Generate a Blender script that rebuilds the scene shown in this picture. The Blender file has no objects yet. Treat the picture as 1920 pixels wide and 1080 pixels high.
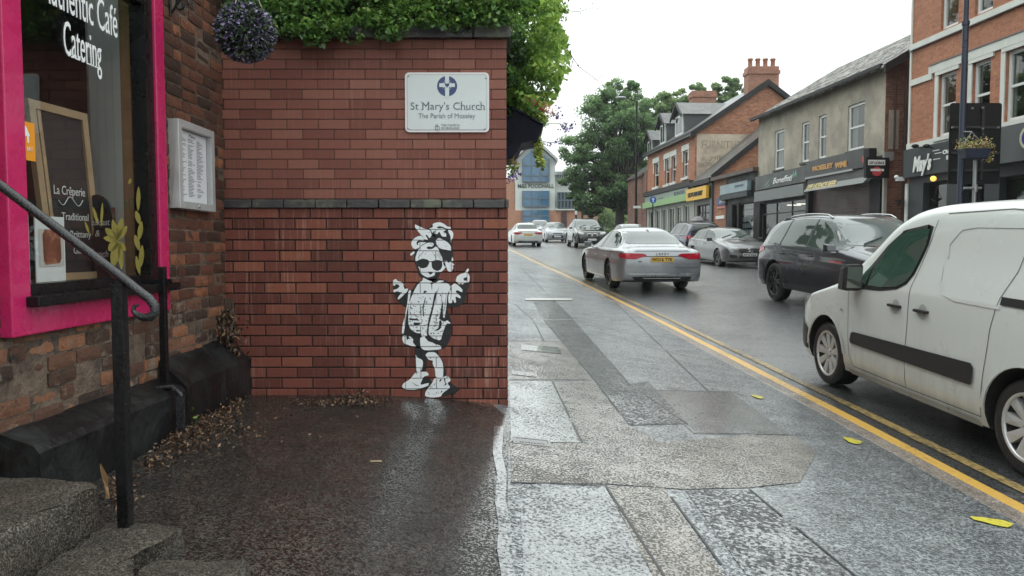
import bpy, bmesh, math, random
import numpy as np
from mathutils import Vector, Matrix
from mathutils.bvhtree import BVHTree
random.seed(7); RNG = np.random.default_rng(7)
SC = bpy.context.scene
COL = SC.collection

# ------------------------------------------------------------ camera
CAMZ = 1.64; PITCH = math.radians(3.14); F = 1420.0
cd = bpy.data.cameras.new("camera"); cam = bpy.data.objects.new("camera", cd); COL.objects.link(cam)
cam.location = (0, 0, CAMZ); cam.rotation_euler = (math.radians(90) - PITCH, 0, 0)
cd.sensor_width = 36; cd.lens = 36 * F / 1920; cd.clip_start = 0.05; cd.clip_end = 3000
SC.camera = cam

# ------------------------------------------------------------ overcast sky + soft sun
SUN_EL, SUN_ROT = math.radians(58), math.radians(120)
w = bpy.data.worlds.new("World"); SC.world = w; w.use_nodes = True
nt = w.node_tree; nt.nodes.clear()
wo = nt.nodes.new("ShaderNodeOutputWorld"); bg = nt.nodes.new("ShaderNodeBackground")
sky = nt.nodes.new("ShaderNodeTexSky"); sky.sky_type = 'NISHITA'; sky.sun_disc = False
sky.sun_elevation = SUN_EL; sky.sun_rotation = SUN_ROT; sky.dust_density = 5.0; sky.air_density = 1.0; sky.ozone_density = 1.0
hs = nt.nodes.new("ShaderNodeHueSaturation"); hs.inputs['Saturation'].default_value = 0.12
hs.inputs['Value'].default_value = 1.0
nt.links.new(sky.outputs[0], hs.inputs['Color'])
# cloud layer: brighter overhead than at the horizon, with faint soft structure
tc = nt.nodes.new("ShaderNodeTexCoord"); sep = nt.nodes.new("ShaderNodeSeparateXYZ")
nt.links.new(tc.outputs['Generated'], sep.inputs[0])
mr = nt.nodes.new("ShaderNodeMapRange"); mr.inputs['From Min'].default_value = 0.0; mr.inputs['From Max'].default_value = 0.9
mr.inputs['To Min'].default_value = 9.0; mr.inputs['To Max'].default_value = 21.0
nt.links.new(sep.outputs[2], mr.inputs['Value'])
nz = nt.nodes.new("ShaderNodeTexNoise"); nz.inputs['Scale'].default_value = 2.2; nz.inputs['Detail'].default_value = 4
nt.links.new(tc.outputs['Generated'], nz.inputs['Vector'])
nm = nt.nodes.new("ShaderNodeMapRange"); nm.inputs['From Min'].default_value = 0.3; nm.inputs['From Max'].default_value = 0.7
nm.inputs['To Min'].default_value = 0.95; nm.inputs['To Max'].default_value = 1.05
nt.links.new(nz.outputs['Fac'], nm.inputs['Value'])
mu = nt.nodes.new("ShaderNodeMath"); mu.operation = 'MULTIPLY'
nt.links.new(mr.outputs[0], mu.inputs[0]); nt.links.new(nm.outputs[0], mu.inputs[1])
cc = nt.nodes.new("ShaderNodeVectorMath"); cc.operation = 'SCALE'; cc.inputs[0].default_value = (0.935, 1.0, 0.985)
nt.links.new(mu.outputs[0], cc.inputs['Scale'])
mx = nt.nodes.new("ShaderNodeMixRGB"); mx.inputs[0].default_value = 0.86
nt.links.new(hs.outputs[0], mx.inputs[1]); nt.links.new(cc.outputs[0], mx.inputs[2])
nt.links.new(mx.outputs[0], bg.inputs[0]); bg.inputs[1].default_value = 0.1
nt.links.new(bg.outputs[0], wo.inputs[0])
sd = bpy.data.lights.new("sun", 'SUN'); sd.energy = 0.6; sd.angle = math.radians(25); sd.color = (1, .97, .93)
sun = bpy.data.objects.new("sun", sd); COL.objects.link(sun)
sun.rotation_euler = (math.radians(90) - SUN_EL, 0, math.radians(180) - SUN_ROT + math.radians(180))
SC.view_settings.view_transform = 'Standard'; SC.view_settings.look = 'None'
SC.view_settings.exposure = 0.42; SC.view_settings.gamma = 1.0
SC.cycles.max_bounces = 7; SC.cycles.transparent_max_bounces = 12; SC.cycles.use_denoising = True
SC.cycles.caustics_reflective = False; SC.cycles.caustics_refractive = False

# ------------------------------------------------------------ materials
MATS = {}
def srgb(c):
    if isinstance(c, str):
        c = [int(c[i:i+2], 16) / 255 for i in (0, 2, 4)]
        return tuple(((x / 12.92) if x <= .04045 else ((x + .055) / 1.055) ** 2.4) for x in c)
    return tuple(c)
def new_mat(name):
    m = bpy.data.materials.new(name); m.use_nodes = True; nt = m.node_tree
    return m, nt, nt.nodes['Principled BSDF']
def ln(nt, a, b): nt.links.new(a, b)
def N(nt, typ, **kw):
    n = nt.nodes.new(typ)
    for k, v in kw.items():
        if hasattr(n, k) and not (k in n.inputs): setattr(n, k, v)
        else: n.inputs[k].default_value = v
    return n
def ramp(nt, fac, stops):
    r = nt.nodes.new("ShaderNodeValToRGB"); e = r.color_ramp.elements
    while len(e) < len(stops): e.new(0.5)
    for i, (p, c) in enumerate(stops):
        e[i].position = p; c = srgb(c) if isinstance(c, str) else ((c, c, c) if not hasattr(c, '__len__') else c)
        e[i].color = (*c[:3], 1)
    ln(nt, fac, r.inputs[0]); return r.outputs[0]
def math_(nt, op, a, b=None, clamp=False):
    n = nt.nodes.new("ShaderNodeMath"); n.operation = op; n.use_clamp = clamp
    for i, v in enumerate((a, b)):
        if v is None: continue
        if isinstance(v, (int, float)): n.inputs[i].default_value = v
        else: ln(nt, v, n.inputs[i])
    return n.outputs[0]
def mixc(nt, fac, a, b, mode='MIX'):
    n = nt.nodes.new("ShaderNodeMixRGB"); n.blend_type = mode
    for i, v in enumerate((fac, a, b)):
        if isinstance(v, (int, float)): n.inputs[i].default_value = v
        elif isinstance(v, (tuple, list, str)): n.inputs[i].default_value = (*srgb(v)[:3], 1)
        else: ln(nt, v, n.inputs[i])
    return n.outputs[0]
def M(name, col=(.5, .5, .5), rough=.5, metal=0., spec=.5, coat=0., var=.0, vs=3., bump=.0, bs=40., emit=0, trans=0, alpha=1, stain=None):
    """plain procedural material: base colour broken up by two noises, light bump"""
    if name in MATS: return MATS[name]
    m, nt, b = new_mat(name); MATS[name] = m
    c = srgb(col)
    b.inputs['Roughness'].default_value = rough; b.inputs['Metallic'].default_value = metal
    b.inputs['Specular IOR Level'].default_value = spec; b.inputs['Coat Weight'].default_value = coat
    b.inputs['Coat Roughness'].default_value = .04
    b.inputs['Transmission Weight'].default_value = trans
    b.inputs['Base Color'].default_value = (*c, 1)
    if emit: b.inputs['Emission Color'].default_value = (*c, 1); b.inputs['Emission Strength'].default_value = emit
    tc = N(nt, "ShaderNodeTexCoord")
    if var:
        n1 = N(nt, "ShaderNodeTexNoise", Scale=vs, Detail=6., Roughness=.65); ln(nt, tc.outputs['Object'], n1.inputs['Vector'])
        f = ramp(nt, n1.outputs['Fac'], [(.25, 1 - var), (.75, 1 + var * .6)])
        o = mixc(nt, 1.0, c, f, 'MULTIPLY')
        if stain:
            n2 = N(nt, "ShaderNodeTexNoise", Scale=vs * .6, Detail=8., Roughness=.7); ln(nt, tc.outputs['Object'], n2.inputs['Vector'])
            o = mixc(nt, ramp(nt, n2.outputs['Fac'], [(.5, 0.), (.62, 1.)]), o, stain)
        ln(nt, o, b.inputs['Base Color'])
        rr = ramp(nt, n1.outputs['Fac'], [(.3, max(0, rough - .12)), (.7, min(1, rough + .12))]); ln(nt, rr, b.inputs['Roughness'])
    if bump:
        n3 = N(nt, "ShaderNodeTexNoise", Scale=bs, Detail=4.); ln(nt, tc.outputs['Object'], n3.inputs['Vector'])
        bp = N(nt, "ShaderNodeBump", Strength=bump, Distance=.01); ln(nt, n3.outputs['Fac'], bp.inputs['Height']); ln(nt, bp.outputs[0], b.inputs['Normal'])
    return m
def M_brick(name, c1, c2, mortar, bw=.225, bh=.075, ms=.012, rough=.6, dirt=.4, dirtc='2a2420'):
    """brickwork by UV in metres, for walls further off"""
    if name in MATS: return MATS[name]
    m, nt, b = new_mat(name); MATS[name] = m
    uv = N(nt, "ShaderNodeUVMap")
    br = N(nt, "ShaderNodeTexBrick", Scale=1.0); br.inputs['Brick Width'].default_value = bw; br.inputs['Row Height'].default_value = bh
    br.inputs['Mortar Size'].default_value = ms * .5; br.inputs['Mortar Smooth'].default_value = .3; br.inputs['Bias'].default_value = 0
    br.inputs['Color1'].default_value = (*srgb(c1), 1); br.inputs['Color2'].default_value = (*srgb(c2), 1); br.inputs['Mortar'].default_value = (*srgb(mortar), 1)
    ln(nt, uv.outputs[0], br.inputs['Vector'])
    n1 = N(nt, "ShaderNodeTexNoise", Scale=1.1, Detail=7., Roughness=.7); ln(nt, uv.outputs[0], n1.inputs['Vector'])
    n2 = N(nt, "ShaderNodeTexNoise", Scale=9., Detail=5., Roughness=.7); ln(nt, uv.outputs[0], n2.inputs['Vector'])
    o = mixc(nt, ramp(nt, n1.outputs['Fac'], [(.45, 0.), (.75, dirt)]), br.outputs['Color'], dirtc)
    o = mixc(nt, 1., o, ramp(nt, n2.outputs['Fac'], [(.3, .72), (.7, 1.2)]), 'MULTIPLY')
    ln(nt, o, b.inputs['Base Color']); b.inputs['Roughness'].default_value = rough
    bp = N(nt, "ShaderNodeBump", Strength=.5, Distance=.008); bp.invert = True
    ln(nt, br.outputs['Fac'], bp.inputs['Height']); ln(nt, bp.outputs[0], b.inputs['Normal'])
    return m
def M_attr(name, stops, rough=.6, bump=.3, bs=60., spec=.5, spots=None, vs=25., coat=0., drips=None, sub=0., transl=0.):
    """colour ramp driven by the per-brick / per-leaf random value 'rnd', broken by noise"""
    if name in MATS: return MATS[name]
    m, nt, b = new_mat(name); MATS[name] = m
    at = N(nt, "ShaderNodeAttribute", attribute_name='rnd'); tc = N(nt, "ShaderNodeTexCoord")
    n1 = N(nt, "ShaderNodeTexNoise", Scale=vs, Detail=5., Roughness=.7); ln(nt, tc.outputs['Object'], n1.inputs['Vector'])
    f = math_(nt, 'ADD', at.outputs['Fac'], math_(nt, 'MULTIPLY', math_(nt, 'SUBTRACT', n1.outputs['Fac'], .5), .5), True)
    o = ramp(nt, f, stops)
    if spots:
        for sc_, lo, hi, c in spots:
            n2 = N(nt, "ShaderNodeTexNoise", Scale=sc_, Detail=9., Roughness=.75); ln(nt, tc.outputs['Object'], n2.inputs['Vector'])
            o = mixc(nt, ramp(nt, n2.outputs['Fac'], [(lo, 0.), (hi, 1.)]), o, c)
    if drips:   # vertical mineral runs: noise stretched along z
        mp = N(nt, "ShaderNodeMapping"); mp.inputs['Scale'].default_value = (55, 55, 2.2); ln(nt, tc.outputs['Object'], mp.inputs[0])
        n4 = N(nt, "ShaderNodeTexNoise", Scale=1., Detail=3., Roughness=.6); ln(nt, mp.outputs[0], n4.inputs['Vector'])
        n5 = N(nt, "ShaderNodeTexNoise", Scale=1.6, Detail=3.); ln(nt, tc.outputs['Object'], n5.inputs['Vector'])
        a = ramp(nt, n4.outputs['Fac'], [(.52, 0.), (.72, 1.)]); g = ramp(nt, n5.outputs['Fac'], [(.42, .08), (.68, .62)])
        o = mixc(nt, math_(nt, 'MULTIPLY', a, g), o, drips)
    ln(nt, o, b.inputs['Base Color']); b.inputs['Roughness'].default_value = rough
    b.inputs['Specular IOR Level'].default_value = spec; b.inputs['Coat Weight'].default_value = coat; b.inputs['Coat Roughness'].default_value = .12
    if transl:
        tl = N(nt, "ShaderNodeBsdfTranslucent"); ln(nt, o, tl.inputs[0]); ms = N(nt, "ShaderNodeMixShader"); ms.inputs[0].default_value = transl
        ln(nt, b.outputs[0], ms.inputs[1]); ln(nt, tl.outputs[0], ms.inputs[2]); ln(nt, ms.outputs[0], nt.nodes['Material Output'].inputs[0])
    if bump:
        n3 = N(nt, "ShaderNodeTexNoise", Scale=bs, Detail=6., Roughness=.7); ln(nt, tc.outputs['Object'], n3.inputs['Vector'])
        bp = N(nt, "ShaderNodeBump", Strength=bump, Distance=.01); ln(nt, n3.outputs['Fac'], bp.inputs['Height']); ln(nt, bp.outputs[0], b.inputs['Normal'])
    return m
def M_wet(name, dark, light, grit=60., gb=.6, r0=.08, r1=.42, pud=.9, tint=None, flat=.5, cov=.5, gd=.004, film=1., big=.12, spec=.5, mid=None, cior=1.75):
    """rain-wet asphalt / concrete: rough stones stand out of a smooth water film; cov = share of stones"""
    if name in MATS: return MATS[name]
    m, nt, b = new_mat(name); MATS[name] = m
    g = N(nt, "ShaderNodeNewGeometry"); P = g.outputs['Position']
    v = N(nt, "ShaderNodeTexVoronoi", Scale=grit * 1.6); ln(nt, P, v.inputs['Vector'])
    v2 = N(nt, "ShaderNodeTexNoise", Scale=grit, Detail=3., Roughness=.6); ln(nt, P, v2.inputs['Vector'])
    n1 = N(nt, "ShaderNodeTexNoise", Scale=pud, Detail=7., Roughness=.62, Distortion=.4); ln(nt, P, n1.inputs['Vector'])
    n2 = N(nt, "ShaderNodeTexNoise", Scale=4.5, Detail=8., Roughness=.7); ln(nt, P, n2.inputs['Vector'])
    sp = N(nt, "ShaderNodeSeparateColor"); ln(nt, v.outputs['Color'], sp.inputs[0])
    lg = math_(nt, 'ADD', math_(nt, 'MULTIPLY', n1.outputs['Fac'], .6), math_(nt, 'MULTIPLY', n2.outputs['Fac'], .4))
    k0 = math_(nt, 'ADD', v2.outputs['Fac'], math_(nt, 'MULTIPLY', math_(nt, 'SUBTRACT', .5, lg), .55))
    t = .5 + (.5 - cov) * .32
    K = ramp(nt, k0, [(t - .025, 0.), (t + .025, 1.)])
    c = mixc(nt, ramp(nt, sp.outputs[0], [(.35, 0.), (.85, 1.)]), dark, light)
    c = mixc(nt, 1., c, ramp(nt, n2.outputs['Fac'], [(.3, .55), (.7, 1.3)]), 'MULTIPLY')
    if tint: c = mixc(nt, ramp(nt, n1.outputs['Fac'], [(.45, 0.), (.7, .7)]), c, tint)
    cw = mixc(nt, .5, c, mid) if mid else c
    ln(nt, mixc(nt, K, cw, mixc(nt, 1., c, (.62, .62, .62), 'MULTIPLY')), b.inputs['Base Color'])
    rr = N(nt, "ShaderNodeMapRange"); ln(nt, K, rr.inputs['Value']); rr.inputs['To Min'].default_value = r0; rr.inputs['To Max'].default_value = r1
    ln(nt, rr.outputs[0], b.inputs['Roughness']); b.inputs['Specular IOR Level'].default_value = spec
    ln(nt, math_(nt, 'MULTIPLY', math_(nt, 'SUBTRACT', 1., K), film), b.inputs['Coat Weight']); b.inputs['Coat Roughness'].default_value = min(1, r0 * 1.6); b.inputs['Coat IOR'].default_value = cior
    h = math_(nt, 'ADD', math_(nt, 'MULTIPLY', v.outputs['Distance'], .5), v2.outputs['Fac'])
    st = N(nt, "ShaderNodeMapRange"); ln(nt, K, st.inputs['Value']); st.inputs['To Min'].default_value = gb * .25; st.inputs['To Max'].default_value = gb
    bp = N(nt, "ShaderNodeBump", Distance=gd); ln(nt, st.outputs[0], bp.inputs['Strength']); ln(nt, h, bp.inputs['Height'])
    bp2 = N(nt, "ShaderNodeBump", Strength=big, Distance=.012); ln(nt, n2.outputs['Fac'], bp2.inputs['Height']); ln(nt, bp.outputs[0], bp2.inputs['Normal'])
    ln(nt, bp2.outputs[0], b.inputs['Normal'])
    return m

# ------------------------------------------------------------ mesh builder
class MB:
    def __init__(s): s.v = []; s.f = []; s.m = []; s.uv = []; s.r = []; s.sm = []
    def add(s, vs, faces, mi=0, uvs=None, rnd=None, smooth=False):
        o = len(s.v); s.v += [tuple(p) for p in vs]
        rv = random.random() if rnd is None else rnd
        for k, f in enumerate(faces):
            s.f.append([o + i for i in f]); s.m.append(mi); s.r.append(rv); s.sm.append(smooth)
            if uvs: s.uv.append([uvs[i] for i in f])
            else:
                p = [Vector(vs[i]) for i in f]; n = (p[1] - p[0]).cross(p[2] - p[0])
                if abs(n.z) > max(abs(n.x), abs(n.y)): s.uv.append([(q.x, q.y) for q in p])
                else:
                    d = Vector((-n.y, n.x)); d = d.normalized() if d.length > 1e-9 else Vector((1, 0))
                    s.uv.append([(q.x * d.x + q.y * d.y, q.z) for q in p])
        return s
    def quad(s, a, b, c, d, mi=0, rnd=None): return s.add([a, b, c, d], [(0, 1, 2, 3)], mi, rnd=rnd)
    def poly(s, pts, mi=0, rnd=None): return s.add(pts, [tuple(range(len(pts)))], mi, rnd=rnd)
    def hexa(s, p, mi=0, rnd=None):   # 8 corners: bottom ring 0-3 (ccw from above), top ring 4-7
        return s.add(p, [(3, 2, 1, 0), (4, 5, 6, 7), (0, 1, 5, 4), (1, 2, 6, 5), (2, 3, 7, 6), (3, 0, 4, 7)], mi, rnd=rnd)
    def box(s, x0, x1, y0, y1, z0, z1, mi=0, rnd=None):
        return s.hexa([(x0, y0, z0), (x1, y0, z0), (x1, y1, z0), (x0, y1, z0), (x0, y0, z1), (x1, y0, z1), (x1, y1, z1), (x0, y1, z1)], mi, rnd)
    def obox(s, o, u, n, a0, a1, d0, d1, z0, z1, mi=0, rnd=None):
        """box in a wall frame: o origin, u along the wall, n outward; a along, d out, z up (absolute)"""
        P = lambda a, d, z: (o[0] + u[0] * a + n[0] * d, o[1] + u[1] * a + n[1] * d, z)
        return s.hexa([P(a0, d0, z0), P(a1, d0, z0), P(a1, d1, z0), P(a0, d1, z0), P(a0, d0, z1), P(a1, d0, z1), P(a1, d1, z1), P(a0, d1, z1)], mi, rnd)
    def prism(s, pts, off, mi=0, rnd=None, caps=True):
        n = len(pts); off = Vector(off); vs = [Vector(p) for p in pts] + [Vector(p) + off for p in pts]
        fs = [(i, (i + 1) % n, (i + 1) % n + n, i + n) for i in range(n)]
        if caps: fs += [tuple(range(n))[::-1], tuple(range(n, 2 * n))]
        return s.add(vs, fs, mi, rnd=rnd)
    def tube(s, pts, r, seg=8, mi=0, cap=True, rnd=None):
        pts = [Vector(p) for p in pts]; n = len(pts); rs = r if hasattr(r, '__len__') else [r] * n
        t0 = (pts[1] - pts[0]).normalized(); ref = Vector((0, 0, 1)) if abs(t0.z) < .9 else Vector((1, 0, 0))
        a = t0.cross(ref).normalized(); vs = []
        for i, p in enumerate(pts):
            t = (pts[min(i + 1, n - 1)] - pts[max(i - 1, 0)]).normalized()
            a = (a - t * a.dot(t)).normalized(); bb = t.cross(a)
            for k in range(seg):
                an = 2 * math.pi * k / seg; vs.append(p + (a * math.cos(an) + bb * math.sin(an)) * rs[i])
        fs = []
        for i in range(n - 1):
            for k in range(seg):
                k2 = (k + 1) % seg; fs.append((i * seg + k, i * seg + k2, (i + 1) * seg + k2, (i + 1) * seg + k))
        o = len(s.v); s.add(vs, fs, mi, rnd=rnd, smooth=True)
        if cap:
            s.add([vs[k] for k in range(seg)], [tuple(range(seg))[::-1]], mi, rnd=rnd); s.add([vs[(n - 1) * seg + k] for k in range(seg)], [tuple(range(seg))], mi, rnd=rnd)
        return s
    def lathe(s, prof, o=(0, 0, 0), ax='z', seg=24, mi=0, smooth=True, rnd=None):
        vs = []; n = len(prof)
        for r, h in prof:
            for k in range(seg):
                a = 2 * math.pi * k / seg; c, d = r * math.cos(a), r * math.sin(a)
                q = (c, d, h) if ax == 'z' else ((c, h, d) if ax == 'y' else (h, c, d))
                vs.append((q[0] + o[0], q[1] + o[1], q[2] + o[2]))
        fs = []
        for i in range(n - 1):
            for k in range(seg):
                k2 = (k + 1) % seg; fs.append((i * seg + k, i * seg + k2, (i + 1) * seg + k2, (i + 1) * seg + k))
        return s.add(vs, fs, mi, rnd=rnd, smooth=smooth)
    def ball(s, c, r, sx=1, sy=1, sz=1, seg=12, mi=0, rnd=None):
        vs = []; fs = []; h = seg // 2
        for i in range(h + 1):
            t = math.pi * i / h
            for k in range(seg):
                a = 2 * math.pi * k / seg
                vs.append((c[0] + r * sx * math.sin(t) * math.cos(a), c[1] + r * sy * math.sin(t) * math.sin(a), c[2] + r * sz * math.cos(t)))
        for i in range(h):
            for k in range(seg): k2 = (k + 1) % seg; fs.append((i * seg + k, (i + 1) * seg + k, (i + 1) * seg + k2, i * seg + k2))
        return s.add(vs, fs, mi, rnd=rnd, smooth=True)
    def grid(s, fn, nu, nv, mi=0, smooth=True, uv=None):
        vs = []; uvs = []
        for i in range(nu + 1):
            for j in range(nv + 1): vs.append(fn(i / nu, j / nv)); uvs.append((vs[-1][0], vs[-1][1]))
        fs = [(i * (nv + 1) + j, (i + 1) * (nv + 1) + j, (i + 1) * (nv + 1) + j + 1, i * (nv + 1) + j + 1) for i in range(nu) for j in range(nv)]
        return s.add(vs, fs, mi, uvs=uvs, smooth=smooth)
    def build(s, name, mats, parent=None, world=True, bevel=0, auto=None, weld=False, ss=0):
        if not isinstance(mats, (list, tuple)): mats = [mats]
        me = bpy.data.meshes.new(name); off = Vector((0, 0, 0))
        if parent is not None and world: off = parent.location if parent.parent is None else parent.location + parent.parent.location
        me.from_pydata([(p[0] - off[0], p[1] - off[1], p[2] - off[2]) for p in s.v], [], s.f)
        for m in mats: me.materials.append(m)
        me.polygons.foreach_set('material_index', s.m); me.polygons.foreach_set('use_smooth', s.sm)
        ul = me.uv_layers.new(name='UVMap'); flat = [c for f in s.uv for q in f for c in q[:2]]; ul.data.foreach_set('uv', flat)
        at = me.attributes.new('rnd', 'FLOAT', 'FACE'); at.data.foreach_set('value', s.r)
        if weld or bevel or auto:
            bm = bmesh.new(); bm.from_mesh(me)
            if weld: bmesh.ops.remove_doubles(bm, verts=bm.verts, dist=1e-4)
            if bevel:
                bmesh.ops.remove_doubles(bm, verts=bm.verts, dist=1e-5)
                es = [e for e in bm.edges if len(e.link_faces) == 2 and e.calc_face_angle(0) > .5]
                bmesh.ops.bevel(bm, geom=es, offset=bevel, segments=2, affect='EDGES', profile=.6, clamp_overlap=True)
            if auto:
                for f in bm.faces: f.smooth = True
                for e in bm.edges:
                    if len(e.link_faces) != 2 or e.calc_face_angle(0) > math.radians(auto): e.smooth = False
            bm.to_mesh(me); bm.free()
        me.update()
        o = bpy.data.objects.new(name, me); COL.objects.link(o)
        if parent is not None: o.parent = parent
        return o
def tag(o, label=None, cat=None, group=None, kind=None):
    if label: o['label'] = label
    if cat: o['category'] = cat
    if group: o['group'] = group
    if kind: o['kind'] = kind
    return o
def thing(name, label, cat, loc=(0, 0, 0), rz=0, group=None):
    o = bpy.data.objects.new(name, None); COL.objects.link(o); o.location = loc; o.rotation_euler = (0, 0, rz)
    o.empty_display_size = .1
    return tag(o, label, cat, group)
def struct(o): o['kind'] = 'structure'; return o
def copy_tree(o, parent=None):
    c = o.copy(); COL.objects.link(c); c.parent = parent
    for ch in list(o.children): copy_tree(ch, c)
    return c
_dg = None
def text(s, name, size, o, xd, up, mat, parent=None, world=True, wid=None, ext=.003, align='LEFT', shear=0, off=0, space=1.0, rnd=None):
    """lettering as real thin mesh; o = origin, xd = reading direction, up = up direction; wid = exact width"""
    cu = bpy.data.curves.new(name, 'FONT'); cu.body = s; cu.size = size; cu.extrude = ext; cu.align_x = align
    cu.shear = shear; cu.offset = off; cu.space_character = space; cu.resolution_u = 3
    t = bpy.data.objects.new('tmp', cu); COL.objects.link(t)
    dg = bpy.context.evaluated_depsgraph_get(); me = bpy.data.meshes.new_from_object(t.evaluated_get(dg))
    bpy.data.objects.remove(t)
    xs = [v.co.x for v in me.vertices]; k = 1.0
    if wid and xs: k = wid / (max(xs) - min(xs))
    X = Vector(xd).normalized(); U = Vector(up).normalized(); Nn = X.cross(U)
    offp = Vector((0, 0, 0))
    if parent is not None and world: offp = parent.location if parent.parent is None else parent.location + parent.parent.location
    for v in me.vertices: v.co = Vector(o) + X * v.co.x * k + U * v.co.y + Nn * v.co.z - offp
    me.materials.clear(); me.materials.append(mat); me.name = name
    ob = bpy.data.objects.new(name, me); COL.objects.link(ob)
    if parent is not None: ob.parent = parent
    return ob
def clip(poly, nx, ny, c):
    """keep the part of a 2-D polygon with nx*x+ny*y <= c"""
    out = []; n = len(poly)
    for i in range(n):
        a, b = poly[i], poly[(i + 1) % n]; da = nx * a[0] + ny * a[1] - c; db = nx * b[0] + ny * b[1] - c
        if da <= 0: out.append(a)
        if (da < 0 < db) or (db < 0 < da):
            t = da / (da - db); out.append((a[0] + (b[0] - a[0]) * t, a[1] + (b[1] - a[1]) * t))
    return out
def cliprect(poly, x0, x1, y0, y1):
    for a in ((1, 0, x1), (-1, 0, -x0), (0, 1, y1), (0, -1, -y0)):
        poly = clip(poly, *a)
        if len(poly) < 3: return []
    return poly
def area2(p): return sum(p[i][0] * p[(i + 1) % len(p)][1] - p[(i + 1) % len(p)][0] * p[i][1] for i in range(len(p))) / 2
def W(px, py, Y):
    """point of the place at depth Y seen at photo pixel (px, py)"""
    u = (px - 960) / F; v = (540 - py) / F
    d = (u, math.cos(PITCH) + v * math.sin(PITCH), -math.sin(PITCH) + v * math.cos(PITCH)); t = Y / d[1]
    return (d[0] * t, Y, CAMZ + d[2] * t)
def leaves(name, pts, size, mat, parent=None, kind=None, asp=.5, up=.3, curl=.25, dirs=None, cup=None):
    """many small leaf faces at the given points; each leaf is a folded four-sided blade"""
    pts = np.asarray(pts, float); n = len(pts)
    if parent is not None: pts = pts - np.array(parent.location if parent.parent is None else parent.location + parent.parent.location)
    d = RNG.normal(size=(n, 3)) if dirs is None else np.asarray(dirs, float) + RNG.normal(size=(n, 3)) * .45
    d[:, 2] *= .7; d /= np.linalg.norm(d, axis=1)[:, None] + 1e-9
    r = RNG.normal(size=(n, 3)); r[:, 2] += up; s = np.cross(d, r); s /= np.linalg.norm(s, axis=1)[:, None] + 1e-9
    nn = np.cross(s, d); sz = size * RNG.uniform(.6, 1.3, n)[:, None]
    a = pts - d * sz * .5; c = pts + d * sz * .5 - nn * sz * curl; m = pts + nn * sz * curl * .15
    b = m + s * sz * asp * .5 + nn * sz * .12; e = m - s * sz * asp * .5 + nn * sz * .12
    V = np.stack([a, b, c, e], 1).reshape(-1, 3)
    me = bpy.data.meshes.new(name); me.vertices.add(4 * n); me.vertices.foreach_set('co', V.ravel())
    me.loops.add(4 * n); me.loops.foreach_set('vertex_index', np.arange(4 * n, dtype=np.int32))
    me.polygons.add(n); me.polygons.foreach_set('loop_start', np.arange(0, 4 * n, 4, dtype=np.int32))
    me.materials.append(mat); me.update(calc_edges=True)
    at = me.attributes.new('rnd', 'FLOAT', 'FACE')
    rv = RNG.random(n) if cup is None else np.clip(cup + RNG.normal(size=n) * .12, 0, 1)
    at.data.foreach_set('value', rv.astype(np.float32))
    o = bpy.data.objects.new(name, me); COL.objects.link(o)
    if parent is not None: o.parent = parent
    if kind: o['kind'] = kind
    return o
def lerp(a, b, t): return a + (b - a) * t
def interp(x, tab):
    xs = [p[0] for p in tab]
    if x <= xs[0]: return tab[0][1] + (x - xs[0]) * (tab[1][1] - tab[0][1]) / (xs[1] - xs[0])
    for i in range(len(tab) - 1):
        if x <= xs[i + 1]:
            h = xs[i + 1] - xs[i]; t = (x - xs[i]) / h
            def sl(k):
                if k <= 0: return (tab[1][1] - tab[0][1]) / (xs[1] - xs[0])
                if k >= len(tab) - 1: return (tab[-1][1] - tab[-2][1]) / (xs[-1] - xs[-2])
                return (tab[k + 1][1] - tab[k - 1][1]) / (xs[k + 1] - xs[k - 1])
            m0, m1 = sl(i) * h, sl(i + 1) * h
            return (2*t**3 - 3*t*t + 1) * tab[i][1] + (t**3 - 2*t*t + t) * m0 + (-2*t**3 + 3*t*t) * tab[i+1][1] + (t**3 - t*t) * m1
    return tab[-1][1] + (x - xs[-1]) * (tab[-1][1] - tab[-2][1]) / (xs[-1] - xs[-2])
# ============================================================ GROUND
KX = [(-12, 3.7), (4.2, 2.87), (7.1, 2.71), (15.8, 2.10), (30, .86), (41.8, -.2), (60, -2.6), (80, -6.5), (110, -15), (140, -27)]
def kx(y): return interp(y, KX)                       # near kerb line
def xr(y): return 11.67 - .085 * y if y < 50 else 7.42 - .085 * (y - 50) - .0022 * (y - 50) ** 2   # far kerb line
def R(y): return .035 * y if y < 95 else 3.325 + .01 * (y - 95)
def RZ(x, y):
    c = (kx(y) + xr(y)) / 2
    return R(y) - (.1 * ((x - c) / 4) ** 2 if x > c else .015 * max(0, 1 - (x - kx(y)) / 2.) )
def sstep(a, b, x): t = min(1, max(0, (x - a) / (b - a))); return t * t * (3 - 2 * t)
def PZ(x, y):                                          # near pavement, rising to the wall and forecourt
    d = kx(y) - x; z = R(y) + .003 + .104 * min(d, 3.0)
    if y < 5.6 and x < .1: z = lerp(z, .565 + .004 * (y - 3), sstep(.05, -1.0, x))
    return z
def PR(x, y): return R(y) + .02 + .03 * (x - xr(y))    # far pavement
def gp(px, py, fz=None):
    """ground point seen at a photo pixel"""
    fz = fz or PZ; Y = 3.
    lo, hi = .8, 120.
    for _ in range(50):
        mid = (lo + hi) / 2; p = W(px, py, mid)
        if p[2] > fz(p[0], mid): lo = mid
        else: hi = mid
    p = W(px, py, lo); return (p[0], p[1], fz(p[0], p[1]))

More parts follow.
